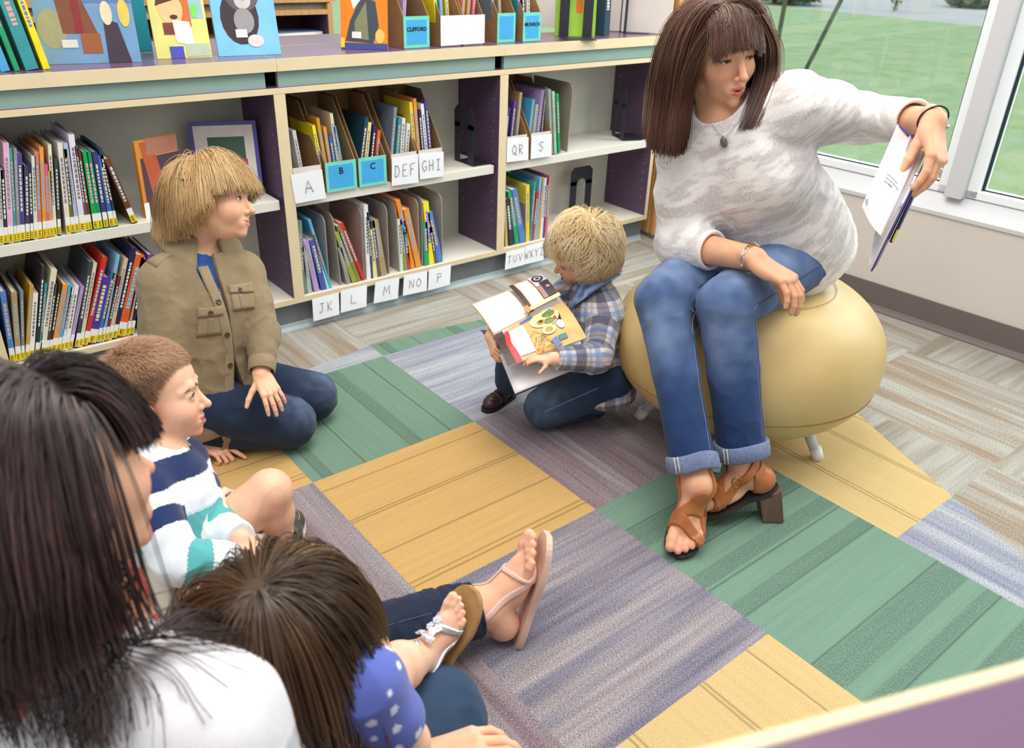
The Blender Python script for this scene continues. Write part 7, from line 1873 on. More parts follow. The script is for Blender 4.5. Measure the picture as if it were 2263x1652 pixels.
# ================================================================ boy with the buzz cut
def seg_near(V, segs):
    """nearest segment index, distance along the whole chain, distance from the axis"""
    best = np.full(len(V), 1e9); idx = np.zeros(len(V), int); al = np.zeros(len(V)); acc = 0; rr = np.zeros(len(V))
    for i, (a, b) in enumerate(segs):
        a, b = A3(a), A3(b); ab = b-a; t = np.clip((V-a) @ ab/np.dot(ab, ab), 0, 1); d = np.linalg.norm(V-a-t[:, None]*ab, axis=1); m = d < best
        best[m] = d[m]; idx[m] = i; al[m] = acc+t[m]*np.linalg.norm(ab); acc += np.linalg.norm(ab)
    return idx, al, best
def buzz_boy():
    root = empty('person', (-.86, -.24, 0), (0,0,0), 'boy with a brown buzz cut and striped top sitting cross-legged', 'person'); inv = A3(root.location)
    pt = Paint((236,188,158)); B = S(.013)
    H = .205; hc = A3((-.852,-.13,.431)); fr = frame(unit((.91,-.39,.137)), unit((-.036,.254,.966)), hc)
    nb = A3((-.872,-.168,.325)); pel = A3((-.905,-.245,.095)); up = unit(nb-pel)
    tf = unit(A3((.80,-.60,0))); tf = unit(tf-up*np.dot(tf, up)); side = unit(A3((.60,.80,0))); side = unit(side-up*np.dot(side, up)); 
    che = lerp(pel, nb, .68); shF = nb-up*.045+side*.098; shN = nb-up*.045-side*.098
    elF, wrF = at(462,1150,1.62), at(532,1192,1.545); elN, wrN = at(395,1240,1.44), at(528,1240,1.50)
    hipF, hipN = pel+side*.06, pel-side*.06; knF, anF = A3((-.702,-.255,.215)), A3((-.688,-.238,.05)); knN, anN = at(470,1320,1.47), A3((-.72,-.36,.04))
    B.flat(pel, che, .085, .09, tf, .8); B.cone(che, nb, .075, .046, .03)
    for s_, e_, w_ in ((shF, elF, wrF), (shN, elN, wrN)): B.cone(nb-up*.02, s_, .036, .034, .02); B.cone(s_, e_, .032, .027); B.cone(e_, w_, .027, .020)
    B.cone(hipF, knF, .060, .044, .02); B.cone(knF, lerp(knF, anF, .4), .041, .040, .01); B.cone(lerp(knF, anF, .4), anF, .040, .026, .01)
    B.ball(lerp(knF, hipF, .02)+A3((.006,0,.002)), .040, .01)
    B.cone(hipN, knN, .060, .042, .02); B.cone(knN, anN, .042, .028, .01)
    info = head(B, fr, H, pt, .95, 0, eye=1.0, lid=.92, lips=(212,128,118), blush=(234,160,136)); B.cone(fr.p(0,-.03,-.045), nb, .041, .045, .018)
    hF = frame(unit(cd(.70,-.55,.35)), unit(cd(.35,.75,.5)), wrF); hand(B, hF, .118, 1 if np.dot(hF.d(1,0,0), cd(1,.6,0)) > 0 else -1, curl=((.6,.8,.5),(.7,.9,.5),(.75,.9,.6),(.8,.95,.6)), spread=(.1,.02,-.05,-.1), thumb=((.55,.8,-.3),(.2,.3)), pt=pt)
    hN = frame(unit(cd(.9,.02,.1)), unit(cd(-.1,.7,.7)), wrN); hand(B, hN, .118, -1, curl=((.4,.6,.4),)*4, pt=pt)
    body_mesh(root, B, pt, [(hc, .15, .0019), (wrF+cd(.04,-.03,0), .09, .0017), (knF+A3((0,0,-.05)), .16, .0026)], .007)
    eyes_world(info, (.05,1,.03), root, (110,120,130))
    # shorts
    SH = cloth_mat('twill', 1, .4, .08, .9, .0006, .15, stretch=(900,900,900)); J = S(.015)
    J.ell(pel, np.stack([side, tf, up], 1), (.118,.105,.09), .03); J.cone(hipF, lerp(hipF, knF, .68), .082, .066, .02); J.cone(hipN, lerp(hipN, knN, .72), .082, .066, .02)
    for h_, k_, f_ in ((hipF, knF, .70), (hipN, knN, .74)):
        d_ = unit(k_-h_); J.ops.append(('s', 'c', (lerp(h_, k_, f_)-d_*.02, lerp(h_, k_, f_)+d_*.06, .054, .056), .004)); J.plane(lerp(h_, k_, f_), d_, .003)
    J.plane((0,0,.003), (0,0,-1)); J.post.append(folds(.005, .04, None, seed=51))
    V, Q = sdf_mesh(J, .003, margin=.006); np_mesh('shorts', V-inv, Q, SH, root, np.tile(np.array(lin((212,202,186))), (len(V), 1)))
    # striped sweatshirt
    K = S(.018); K.flat(pel+up*-.02, lerp(pel, che, .5), .112, .105, tf, .86, .02); K.flat(lerp(pel, che, .5), che, .106, .100, tf, .84); K.flat(che, lerp(che, nb, .88), .098, .056, tf, .84, .03)
    for s_, e_, w_ in ((shF, elF, wrF), (shN, elN, wrN)): K.cone(nb-up*.026, s_, .046, .047, .02); K.cone(s_, e_, .048, .041, .02); K.cone(e_, lerp(e_, w_, .82), .041, .034, .01); K.cone(lerp(e_, w_, .82), w_, .032, .030, .006)
    K.ops.append(('s', 'c', (nb-up*.006+tf*.006, fr.p(0,0,-.05), .046, .050), .005))
    def cut(P, d):
        for e_, w_ in ((elF, wrF), (elN, wrN)):
            q = (P-w_.astype(F4)) @ unit(w_-e_).astype(F4) + F4(.004); rr = np.sqrt(((P-w_.astype(F4))**2).sum(-1)); d = np.where(rr < .045, np.maximum(d, q), d)
        return np.maximum(d, F4(.05)-P[..., 2])
    K.post.append(folds(.006, .045, None, seed=61, where=bells((elF, .08), (elN, .08), (lerp(pel, che, .4)+tf*.08, .12), (shF-up*.05, .08)))); K.post.append(folds(.003, .06, None, seed=62)); K.post.append(cut)
    V, Q = sdf_mesh(K, .0028, margin=.006)
    wt, nv, tl, lb = [np.array(lin(c)) for c in ((226,234,240), (38,52,96), (92,176,178), (196,220,232))]
    u = (V-pel) @ up; col = np.tile(wt, (len(V), 1)); wob = .006*(vnoise((V*30).astype(F4))-.5)
    def paint(mask, c): col[mask] = c
    hN_ = np.linalg.norm(nb-pel); t = u/hN_
    paint(t > .84, nv); paint(t > 1.02, wt); paint((t > .36) & (t < .58), tl); paint((t > .58) & (t < .60), lb); paint((t > .34) & (t < .36), lb); paint(t < .10, nv)
    for s_, e_, w_ in ((shF, elF, wrF), (shN, elN, wrN)):
        idx, al, d = seg_near(V, [(s_, e_), (e_, w_)]); L1 = np.linalg.norm(e_-s_); L2 = np.linalg.norm(w_-e_); a_ = al/(L1+L2); m = (d < .056) & (a_ > .22)
        c2 = np.tile(wt, (len(V), 1)); c2[(a_ > .22) & (a_ < .36)] = nv; c2[(a_ > .60) & (a_ < .78)] = tl; col[m] = c2[m]
    np_mesh('striped_sweatshirt', V-inv, Q, JERSEY, root, col)
    # cropped hair: short bristles over a tinted scalp
    HM = hair_mat('cropped_hair', (112,78,56), (168,126,96), (208,166,132), .6)
    C_ = S(.02); C_.ell(fr.p(A3((0,-.05,.13))*H), fr.m, A3((.327,.402,.372))*H)
    line = lambda p: p[2] > (.27 if p[1] > .24 else .27-(.24-p[1])*1.25 if p[1] > .02 else -.02 if p[1] > -.14 else -.20)
    r0 = scalp(fr, H, 20000, 31, offset=1.0, hairline=line); rs = np.random.RandomState(9)
    nn_ = (r0-np.array((0,-.05,.13)))/np.array((.325,.40,.37))**2; nn_ /= np.linalg.norm(nn_, axis=1, keepdims=True); cr = np.array((0,-.22,.46)); d0 = r0-cr; d0 -= nn_*(d0*nn_).sum(1)[:, None]; d0 /= np.linalg.norm(d0, axis=1, keepdims=True)+1e-9
    top = sstep(.15, .42, r0[:, 2]); d0 = d0*.9+nn_*(.12+.22*top)[:, None]+rs.normal(0,.07,r0.shape)
    P = grow(C_, fr.o+(r0*H) @ fr.m.T, d0 @ fr.m.T, .0020+.0030*top, 6, grav=.03, push=.001+.0025*rs.rand(len(r0)), seed=4, keep=.95)
    strand_mesh('hair', P-inv, 0.00038, HM, root, np.clip(.5+.35*top-.12+.5*(vnoise((r0*9).astype(F4))-.5)+rs.normal(0,.1,len(r0)), 0, 1), 5, taper=.3, vol=(C_, inv))
    cap = S(.01); cap.ell(fr.p(A3((0,-.05,.13))*H), fr.m, A3((.3275,.4025,.3725))*H); cap.ops.append(('s', 'b', (fr.p(A3((0,.50,-.16))*H), fr.m, A3((.5,.37,.40))*H, .01), .004)); cap.plane(fr.p(0,0,-.16*H), -fr.m[:, 2], .01)
    V, Q = sdf_mesh(cap, .003); np_mesh('hair_underlayer', V-inv, Q, HM, root, np.full((len(V),3), .38))
    brows_on(info, hair_mat('brow', (92,66,48), (126,94,70), (150,112,84)), root, 40, .0006)
    t0 = A3((-.648,-.168,0)); fy = unit(A3((.42,.80,0)))
    shoe('buzz', A3((-.650,-.200,0)), fy, .155, (70,62,60), 'dark slip-on shoe with a pale rim beside the buzz-cut boy\'s shin', rimcol=(190,184,172), loafer=True)
    return root
BUZZ = buzz_boy()
# ================================================================ mother with the orange scarf, and the girl in her lap
def mother():
    root = empty('person', (-1.12, -.86, 0), (0,0,0), 'woman with long dark hair and an orange scarf, seen from behind at the left', 'person'); inv = A3(root.location)
    pt = Paint((236,184,152)); B = S(.018)
    H = .225; hc = A3((-1.1197,-.8245,.7427)); fr = frame(unit((.895,.445,-.02)), unit((-.122,.289,.95)), hc)
    nb = at(112,1395,.845); pel = A3((-1.17,-.86,.12)); up = unit(nb-pel); tf = unit(A3((.90,.42,0))); tf = unit(tf-up*np.dot(tf, up)); side = unit(np.cross(up, tf))   # side = left
    side = side if np.dot(side, (-.45,.9,0)) > 0 else -side
    che = lerp(pel, nb, .68); shL, shR = nb-up*.055+side*.165, at(455,1600,.80)
    elR, wrR = A3((-1.02,-1.10,.33)), at(925,1690,1.13); elL, wrL = A3((-1.10,-.60,.30)), A3((-.90,-.66,.26))
    hipR, hipL = pel-side*.09, pel+side*.09; knR, anR = A3((-.70,-.850,.125)), A3((-.98,-.72,.06)); knL, anL = A3((-.80,-.60,.105)), A3((-.462,-.664,.082))
    B.flat(pel, che, .14, .12, tf, .75); B.cone(che, nb, .10, .055, .04)
    for s_ in (shR, shL): B.cone(nb-up*.03, s_, .05, .05, .03)
    B.cone(shR, elR, .046, .038); B.cone(elR, wrR, .038, .026); B.cone(shL, elL, .046, .038); B.cone(elL, wrL, .038, .026)
    for h_, k_, a_ in ((hipR, knR, anR), (hipL, knL, anL)): B.cone(h_, k_, .075, .05); B.cone(k_, a_, .047, .032)
    info = head(B, fr, H, pt, 0.0, 0, lips=(214,92,120)); B.cone(fr.p(0,-.035,-.05), nb, .050, .056, .02)
    hR = frame(unit(cd(.92,.30,.1)), unit(cd(-.2,.85,.5)), wrR); hand(B, hR, .175, -1 if np.dot(hR.d(1,0,0), cd(.2,.8,0)) > 0 else 1, curl=((.1,.2,.1),(.3,.5,.3),(.4,.6,.3),(.4,.6,.3)), pt=pt)
    hL = frame(unit(A3((.8,-.5,-.2))), unit((0,0,1)), wrL); hand(B, hL, .17, 1, curl=((.4,.5,.3),)*4, pt=pt)
    ft = frame(unit(cd(.27,.94,.15)), unit(cd(-.95,.25,.22)), anL); sd_ = 1 if np.dot(ft.d(1,0,0), (0,-1,0)) > 0 else -1
    foot(B, ft, .235, sd_, toe=.12, pt=pt); B.cone(ft.o, lerp(anL, knL, .2), .034, .040, .02)
    body_mesh(root, B, pt, [(hc, .17, .0026), (anL+A3((.03,0,.05)), .17, .0020), (hR.o+cd(.07,.02,0), .13, .0022)], .009)
    eyes_world(info, (.0,1,.0), root)
    # jeans
    J = S(.015); J.ell(pel, np.stack([side, tf, up], 1), (.19,.15,.12), .04)
    J.cone(hipR, knR, .105, .082, .03); J.cone(knR, anR, .075, .055, .01); J.cone(hipL, knL, .105, .070, .03); J.cone(knL, lerp(knL, anL, .93), .068, .052, .01)
    J.plane((0,0,.003), (0,0,-1)); dl_ = unit(anL-knL); J.ops.append(('s', 'c', (lerp(knL, anL, .93)-dl_*.01, anL+dl_*.1, .040, .042), .004)); J.plane(lerp(knL, anL, .935), dl_, .003)
    J.post.append(folds(.010, .028, dl_, .30, seed=71, where=bells((lerp(knL, anL, .80), .085)))); J.post.append(folds(.004, .05, None, seed=72))
    V, Q = sdf_mesh(J, .0036, margin=.01); c0 = np.array(lin((34,42,62))); c1 = np.array(lin((58,82,112))); w = np.exp(-(((V-knR)/.12)**2).sum(1))
    jo = np_mesh('jeans', V-inv, Q, DENIM, root, c0+(c1-c0)*np.clip(w*1.2, 0, 1)[:, None])
    J0 = S(.015); J0.ops = [o for o in J.ops if o[0] == 'u']; sq = unit(np.cross(dl_, (0,0,1)))
    seam_line([lerp(knL, anL, t)+cd(0,.5,.9)*.055 for t in np.linspace(-.2, .9, 24)], J0, plain((66,72,96), .7), None, .0013).parent = jo
    for o in jo.children: o.location = tuple(-inv)
    # striped jersey top
    K = S(.025); K.flat(pel+up*.02, che, .185, .155, tf, .78); K.flat(che, lerp(che, nb, .9), .150, .080, tf, .80, .05)
    for s_, e_, w_ in ((shR, elR, wrR), (shL, elL, wrL)): K.cone(nb-up*.04, s_, .064, .068, .04); K.cone(s_, lerp(s_, e_, .5), .070, .062, .03); K.cone(lerp(s_, e_, .5), e_, .060, .052, .02); K.cone(e_, lerp(e_, w_, .6), .050, .042, .01)
    K.ops.append(('s', 'c', (nb-up*.03, fr.p(0,0,-.04), .080, .085), .01))
    K.post.append(folds(.006, .07, None, seed=81)); V, Q = sdf_mesh(K, .0045, margin=.01)
    wt, gy = np.array(lin((236,234,240))), np.array(lin((196,198,206))); u = (V-pel) @ up; col = np.where(((u*8.2+.1) % 1 < .42)[:, None], gy, wt)
    for s_, e_, w_ in ((shR, elR, wrR), (shL, elL, wrL)):
        idx, al, d = seg_near(V, [(s_, e_), (e_, w_)]); lat = np.abs((V-nb) @ side) > .125; m = (d < .085) & lat; col[m] = np.where(((al*9.5+.55) % 1 < .42)[:, None], gy, wt)[m]
    np_mesh('striped_top', V-inv, Q, JERSEY, root, col)
    nk = MB(); pts = [nb-up*.022 + (side*math.cos(t)*.088 + tf*math.sin(t)*.082) for t in np.linspace(0, 2*PI, 49)[:-1]]; nk.tube([tuple(p-inv) for p in pts], .011, 8, closed=True); nk.build('neckband', plain((196,194,204), .9), root)
    # scarf: loose rolls of thin cloth, a thing of its own
    sc = empty('scarf', tuple(nb), (0,0,0), 'orange and pink scarf round the dark-haired woman\'s neck', 'scarf'); si = A3(nb); rs = np.random.RandomState(12)
    SC = cloth_mat('gauze', 1, .5, .10, .85, .001, .3, stretch=(500,120,500)); G = S(.010)
    for k in range(8):
        zc = -.012+.012*k*.75; r0_ = .072+.016*math.sin(k*1.7); ph = k*1.3; R_ = []
        for t in np.linspace(0, 2*PI, 30): R_.append(nb + up*(zc+.012*math.sin(t*2+ph)) + side*math.cos(t)*(r0_+.004*math.sin(3*t+ph)) + tf*math.sin(t)*(r0_*.96))
        G.chain(R_, [.013+.004*math.sin(t*3+k) for t in range(30)], .008)
    G.post.append(folds(.004, .02, up, 1, seed=91)); V, Q = sdf_mesh(G, .0034, margin=.005); t = vnoise((V*np.array([24,24,70])).astype(F4)); t2 = vnoise((V*np.array([40,40,90])+9).astype(F4))
    col = np.array(lin((226,122,74)))*(1-t[:, None]) + np.array(lin((240,170,136)))*t[:, None]; m = t2 > .66; col[m] = np.array(lin((206,82,64))); m = t2 < .24; col[m] = np.array(lin((248,206,168)))
    np_mesh('wrap', V-si, Q, SC, sc, col)
    # long dark waves
    HM = hair_mat('dark_hair', (26,16,18), (56,38,38), (108,76,72), .34)
    C_ = S(.02); C_.ell(fr.p(A3((0,-.05,.13))*H), fr.m, A3((.335,.41,.38))*H); C_.ell(fr.p(A3((0,.07,-.12))*H), fr.m, A3((.29,.28,.30))*H, .02); C_.ell(fr.p(A3((0,-.06,-.08))*H), fr.m, A3((.35,.30,.24))*H, .02); C_.cone(fr.p(0,-.03,-.06), nb, .075, .10, .03); C_.cone(nb, shR, .08, .078, .03); C_.cone(nb, shL, .08, .078, .03); C_.flat(pel, che, .18, .155, tf, .78, .04)
    r0 = scalp(fr, H, 9000, 41, hairline=lambda p: (p[2] > .17 if p[1] > .17 else p[2] > (.17-(.17-p[1])*1.25 if p[1] > -.05 else -.14)) and (abs(p[0]) < .2 or p[1] < -.03 or p[2] > .27)); rs = np.random.RandomState(14)
    cr = np.array((-.06,.02,.5)); d0 = r0-cr; nn_ = (r0-np.array((0,-.05,.13)))/np.array((.325,.40,.37))**2; nn_ /= np.linalg.norm(nn_, axis=1, keepdims=True); d0 -= nn_*(d0*nn_).sum(1)[:, None]; d0 /= np.linalg.norm(d0, axis=1, keepdims=True)+1e-9
    frn = (r0[:, 1] > .12) & (np.abs(r0[:, 0]) < .22); d0[frn] += np.array((-1.2,-.2,-.2))
    dirs = d0 @ fr.m.T; roots = fr.o+(r0*H) @ fr.m.T; push = .002+.014*rs.rand(len(r0)); longf = (r0[:, 0] < .0) & (r0[:, 1] > -.02); swp = (r0[:, 1] > -.1) & ~frn; dirs[swp] = unit_rows(np.stack([np.sign(r0[swp, 0])*.22, -1.1+0*r0[swp, 0], -.22+0*r0[swp, 0]], 1)) @ fr.m.T
    P = grow2(C_, roots, dirs, np.where(frn, .0115, .0215), 20, push, A3((0,0,-1))*.30, wave=.30, seed=5, r0=r0, keep=.80, wstart=8, late=(np.where(longf[:, None], tf*.085-side*.0, tf*0), 8))
    zend = np.where(frn, -.02, np.where(longf, -.86, -.42)) + rs.normal(0, .06, len(r0)); P = trim_z(P, fr, H, zend, lambda l: (l[:, 1] > .16) & (l[:, 2] < .05) & (l[:, 2] > -.55))
    tone = np.clip(.40+.8*(vnoise((r0*14).astype(F4))-.5)+rs.normal(0,.06,len(r0)), 0, 1)
    strand_mesh('hair', P-inv, .0009, HM, root, tone, 5, taper=.5, vol=(C_, inv))
    cap = S(.02); cap.ell(fr.p(A3((0,-.05,.14))*H), fr.m, A3((.340,.415,.380))*H); cap.ell(fr.p(A3((0,-.14,-.14))*H), fr.m, A3((.345,.30,.30))*H, .03); cap.ops.append(('s', 'b', (fr.p(A3((0,.49,-.17))*H), fr.m, A3((.5,.42,.34))*H, .01), .01))
    V, Q = sdf_mesh(cap, .005); np_mesh('hair_underlayer', V-inv, Q, HM, root, np.full((len(V),3), .2))
    # her pink flat sandal, standing on its heel
    L = .235; P_ = lambda x, y, z: ft.p(x*sd_*L, y*L, z*L); sr = empty('sandal', tuple(anL), (0,0,0), 'flat pale pink sandal on the outstretched foot in jeans', 'shoe'); si = A3(anL); m = MB(); rows = []
    for y in np.linspace(-.31, .72, 26):
        w_ = .135+.055*sstep(.0,.4,y); w_ *= math.sqrt(max(.03, 1-abs((y-.2)/.53)**5)); zt = -.335+.02*sstep(.45,.7,y); rows.append([P_(-w_,y,zt), P_(w_,y,zt), P_(w_,y,zt-.055), P_(-w_,y,zt-.055)])
    m.add([tuple(p-si) for r in rows for p in r], [(i*4+q, i*4+(q+1) % 4, (i+1)*4+(q+1) % 4, (i+1)*4+q) for i in range(25) for q in range(4)]+[(0,3,2,1),(100,101,102,103)]); m.build('sole', plain((216,180,164), .6), sr, .0015)
    fo = S(.02); foot(fo, ft, L, sd_, toe=.12); fo.cone(ft.o, lerp(anL, knL, .2), .034, .040, .02); PK = plain((226,186,174), .5)
    strap(fo.ops, .0035, P_(0,.02,-.02), unit(ft.m[:, 2]*.75+ft.m[:, 1]*.6), .05*L, 'ankle_strap', PK, sr, si); strap(fo.ops, .0035, P_(0,.34,-.1), ft.m[:, 1], .035*L, 'instep_strap', PK, sr, si)
    m = MB(); m.tube([tuple(snap(fo, A3([P_(-.03+.0*t, .05+.42*t, .1)]), .002)[0]-si) for t in np.linspace(0, 1, 12)], .0028, 6); m.build('centre_strap', PK, sr)
    return root
def unit_rows(A): return A/(np.linalg.norm(A, axis=1, keepdims=True)+1e-9)
def grow2(coll, roots, dirs, step, n, push, pull, wave, seed, r0, keep=.8, wstart=6, late=None):
    P = roots.copy(); D = dirs.copy(); out = [P.copy()]
    for i in range(n-1):
        D = D*keep + pull
        if late is not None and i > late[1]: D = D + late[0]
        if wave and i > wstart:
            q = (r0*7).astype(F4)+F4(seed); ph = vnoise(q)*12+i*.85; sd = np.cross(D, (0,0,1)); sd /= np.linalg.norm(sd, axis=1, keepdims=True)+1e-9; D = D + sd*np.sin(ph)[:, None]*wave*min(1, (i-wstart)/5)
        D /= np.linalg.norm(D, axis=1, keepdims=True)+1e-9; Q = P + D*(step[:, None] if np.ndim(step) else step); d = coll.full(Q); g = sgrad(coll, Q, .003); Q = Q + g*np.maximum(push-d, 0)[:, None]
        D = Q-P; D /= np.linalg.norm(D, axis=1, keepdims=True)+1e-9; P = Q; out.append(P.copy())
    return np.stack(out, 1)
MUM = mother()
def lap_girl():
    root = empty('person', (-.93, -.93, .15), (0,0,0), 'little girl with long brown hair and a blue dotted top in the dark-haired woman\'s lap', 'person'); inv = A3(root.location)
    pt = Paint((238,192,164)); B = S(.013); H = .195; hc = at(606,1432,.945); fr = frame(unit(A3((.80,.52,-.30))), unit(A3((.20,.10,.97))), hc)
    nb = hc + A3((-.035,-.03,-.125)); pel = A3((-.955,-.955,.185)); up = unit(nb-pel); tf = unit(A3((.88,.45,0))); tf = unit(tf-up*np.dot(tf, up)); side = unit(np.cross(up, tf)); side = side if np.dot(side, (-.45,.9,0)) > 0 else -side
    che = lerp(pel, nb, .65); shL, shR = nb-up*.04+side*.09, at(800,1520,.93); elR, wrR = at(895,1640,.99), at(900,1740,1.05); elL, wrL = shL+A3((.06,.06,-.14)), shL+A3((.16,-.02,-.17))
    hipR, hipL = pel-side*.055, pel+side*.055; knR, anR = at(850,1490,1.17), at(930,1448,1.285); knL, anL = A3((-.78,-.80,.19)), A3((-.72,-.70,.17))
    B.flat(pel, che, .085, .085, tf, .8); B.cone(che, nb, .07, .042, .03)
    for s_, e_, w_ in ((shR, elR, wrR), (shL, elL, wrL)): B.cone(nb-up*.02, s_, .034, .034, .02); B.cone(s_, e_, .033, .029); B.cone(e_, w_, .028, .021)
    for h_, k_, a_ in ((hipR, knR, anR), (hipL, knL, anL)): B.cone(h_, k_, .056, .040); B.cone(k_, lerp(k_, a_, .4), .038, .036, .01); B.cone(lerp(k_, a_, .4), a_, .036, .026, .01)
    info = head(B, fr, H, pt, 1.0); B.cone(fr.p(0,-.03,-.04), nb, .036, .040, .015)
    ft = frame(unit(cd(.42,.90,.10)), unit(cd(-.55,.25,.80)), anR); sd_ = 1 if np.dot(ft.d(1,0,0), cd(1,0,0)) > 0 else -1
    foot(B, ft, .150, sd_, toe=.1, pt=pt)
    hl = frame(unit(A3((.9,.1,-.2))), unit((0,0,1)), wrL); hand(B, hl, .11, 1, curl=((.4,.5,.3),)*4)
    hr = frame(unit(cd(.2,-1,.2)), unit(cd(.5,.2,.8)), wrR); hand(B, hr, .11, 1, curl=((.4,.5,.3),)*4)
    body_mesh(root, B, pt, [(anR, .13, .0018), (elR, .12, .0026), (hc, .14, .003)], .007)
    eyes_world(info, (0,1,-.1), root)
    K = S(.018); K.flat(pel, che, .105, .098, tf, .84); K.flat(che, lerp(che, nb, .88), .094, .052, tf, .84, .03); K.cone(nb-up*.026, shR, .044, .046, .02); K.cone(nb-up*.026, shL, .044, .046, .02)
    for s_, e_ in ((shR, elR), (shL, elL)): K.cone(s_, lerp(s_, e_, .55), .046, .044, .02); K.plane(lerp(s_, e_, .55), unit(e_-s_), .003) if s_ is shL else None
    K.ops.append(('s', 'c', (nb-up*.01, fr.p(0,0,-.05), .042, .05), .005)); K.post.append(folds(.004, .04, None, seed=95))
    V, Q = sdf_mesh(K, .003, margin=.005); g = np.floor(V*36); c = (g+.5)/36; j = np.stack([vnoise((g*.37+k).astype(F4)) for k in (1.3, 7.7, 15.1)], 1)-.5; dd = np.linalg.norm(V-c-j*.006, axis=1)
    col = np.where((dd < .0062)[:, None], np.array(lin((226,228,244))), np.array(lin((92,106,184)))); np_mesh('dotted_top', V-inv, Q, JERSEY, root, col)
    J = S(.015); J.ell(pel-up*.02, np.stack([side, tf, up], 1), (.10,.09,.08), .03); J.cone(hipR, lerp(hipR, knR, .55), .068, .058, .02); J.cone(hipL, lerp(hipL, knL, .6), .068, .058, .02); V, Q = sdf_mesh(J, .005); np_mesh('shorts', V-inv, Q, DENIM, root, np.tile(np.array(lin((70,84,140))), (len(V), 1)))
    HM = hair_mat('long_brown_hair', (44,30,20), (92,66,44), (150,116,82), .34)
    C_ = S(.02); C_.ell(fr.p(A3((0,-.05,.13))*H), fr.m, A3((.335,.41,.38))*H); C_.ell(fr.p(A3((0,.07,-.12))*H), fr.m, A3((.30,.30,.30))*H, .02); C_.ell(fr.p(A3((0,-.08,-.10))*H), fr.m, A3((.37,.32,.26))*H, .02); C_.cone(fr.p(0,-.03,-.06), nb, .06, .08, .03); C_.flat(pel, che, .10, .09, tf, .84, .03)
    r0 = scalp(fr, H, 11000, 51, hairline=lambda p: (p[2] > .16 if p[1] > .16 else p[2] > (.16-(.16-p[1])*1.3 if p[1] > -.02 else -.22))); rs = np.random.RandomState(15)
    cr = np.array((.03,-.20,.47)); d0 = r0-cr; nn_ = (r0-np.array((0,-.05,.13)))/np.array((.325,.40,.37))**2; nn_ /= np.linalg.norm(nn_, axis=1, keepdims=True); d0 -= nn_*(d0*nn_).sum(1)[:, None]; d0 /= np.linalg.norm(d0, axis=1, keepdims=True)+1e-9; d0 += np.stack([-d0[:, 1], d0[:, 0], 0*d0[:, 2]], 1)*.18
    frn = (r0[:, 1] > .14) & (np.abs(r0[:, 0]) < .2)
    P = grow2(C_, fr.o+(r0*H) @ fr.m.T, d0 @ fr.m.T, np.where(frn, .0125, .0185), 20, .003+.018*rs.rand(len(r0)), A3((0,0,-1))*.30, wave=.05, seed=6, r0=r0)
    P = trim_z(P, fr, H, np.where(frn, .10, -1.25)+rs.normal(0,.06,len(r0)), lambda l: (l[:, 1] > .26) & (l[:, 2] < .12))
    strand_mesh('hair', P-inv, .0008, HM, root, np.clip(.42+.8*(vnoise((r0*12).astype(F4))-.5)+rs.normal(0,.06,len(r0)), 0, 1), 5, taper=.5, vol=(C_, inv))
    cap = S(.02); cap.ell(fr.p(A3((0,-.05,.14))*H), fr.m, A3((.345,.42,.385))*H); cap.ell(fr.p(A3((0,-.15,-.14))*H), fr.m, A3((.35,.31,.30))*H, .03); cap.ops.append(('s', 'b', (fr.p(A3((0,.49,-.17))*H), fr.m, A3((.5,.42,.34))*H, .01), .01)); V, Q = sdf_mesh(cap, .005); np_mesh('hair_underlayer', V-inv, Q, HM, root, np.full((len(V),3), .25))
    # silver flower sandal
    L = .150; P_ = lambda x, y, z: ft.p(x*sd_*L, y*L, z*L); sr = empty('sandal', tuple(anR), (0,0,0), 'little silver sandal with metal flowers on the girl\'s bare foot', 'shoe'); si = A3(anR); m = MB(); rows = []
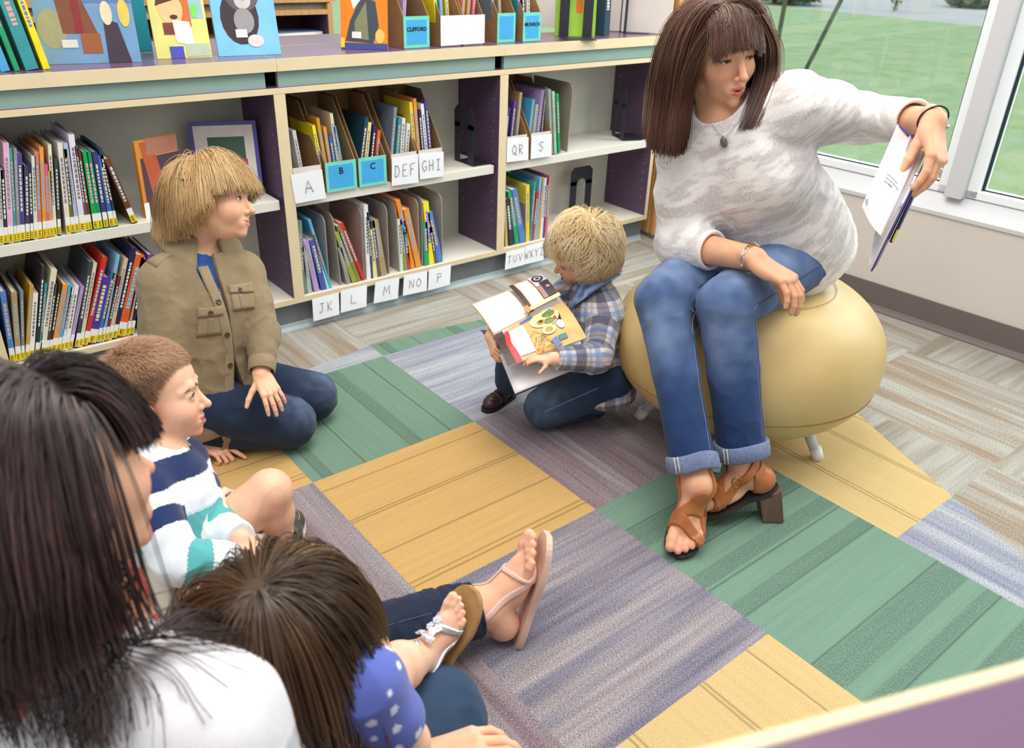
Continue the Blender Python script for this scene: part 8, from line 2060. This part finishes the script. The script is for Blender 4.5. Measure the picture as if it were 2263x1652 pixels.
    for y in np.linspace(-.36, .80, 26):
        w_ = .17+.075*sstep(.0,.4,y); w_ *= math.sqrt(max(.03, 1-abs((y-.22)/.59)**4)); rows.append([P_(-w_,y,-.335), P_(w_,y,-.335), P_(w_,y,-.40), P_(-w_,y,-.40)])
    m.add([tuple(p-si) for r in rows for p in r], [(i*4+q, i*4+(q+1) % 4, (i+1)*4+(q+1) % 4, (i+1)*4+q) for i in range(25) for q in range(4)]+[(0,3,2,1),(100,101,102,103)]); m.build('sole', plain((170,132,84), .6, .3, .1, 60), sr, .0015)
    fo = S(.02); foot(fo, ft, L, sd_, toe=.1); fo.cone(anR, lerp(anR, knR, .3), .026, .032, .02); SV = plain((196,198,204), .3, .6, .05, 60, 0, .7)
    strap(fo.ops, .003, P_(0,.34,-.1), unit(ft.m[:, 1]+ft.m[:, 2]*.2), .07*L, 'toe_strap', SV, sr, si); strap(fo.ops, .003, P_(0,-.06,-.06), unit(ft.m[:, 2]*.8+ft.m[:, 1]*.6), .07*L, 'ankle_strap', SV, sr, si)
    FLW = plain((226,226,232), .25, .6, .04, 60, 0, .5); rs = random.Random(5)
    for k in range(15):
        x = -.14+.28*rs.random(); y = .28+.26*rs.random(); c = snap(fo, A3([P_(x,y,.12)]), .005+.003*rs.random())[0]; n = sgrad(fo, A3([c]))[0]; q = Vector((0,0,1)).rotation_difference(Vector(n)).to_matrix().to_4x4(); M_ = Matrix.Translation(Vector(c-si)) @ q @ Matrix.Rotation(rs.random()*6, 4, 'Z')
        m = MB(); r_ = .0052
        for p in range(5):
            a = 2*PI*p/5; ctr = Vector((math.cos(a)*r_*.75, math.sin(a)*r_*.75, .0008)); m.add([tuple(M_ @ (ctr+Vector((math.cos(b)*r_*.55, math.sin(b)*r_*.55, z)))) for z in (0, .0012) for b in np.linspace(0, 2*PI, 9)[:-1]], [tuple(range(8))[::-1], tuple(range(8, 16))]+[(i, (i+1) % 8, 8+(i+1) % 8, 8+i) for i in range(8)])
        m.lathe([(.0001,.0032),(.0016,.0026),(.002,.001),(.0001,.0005)], 10, 0, M_); m.build('flower', FLW, sr)
    return root
GIRL = lap_girl()
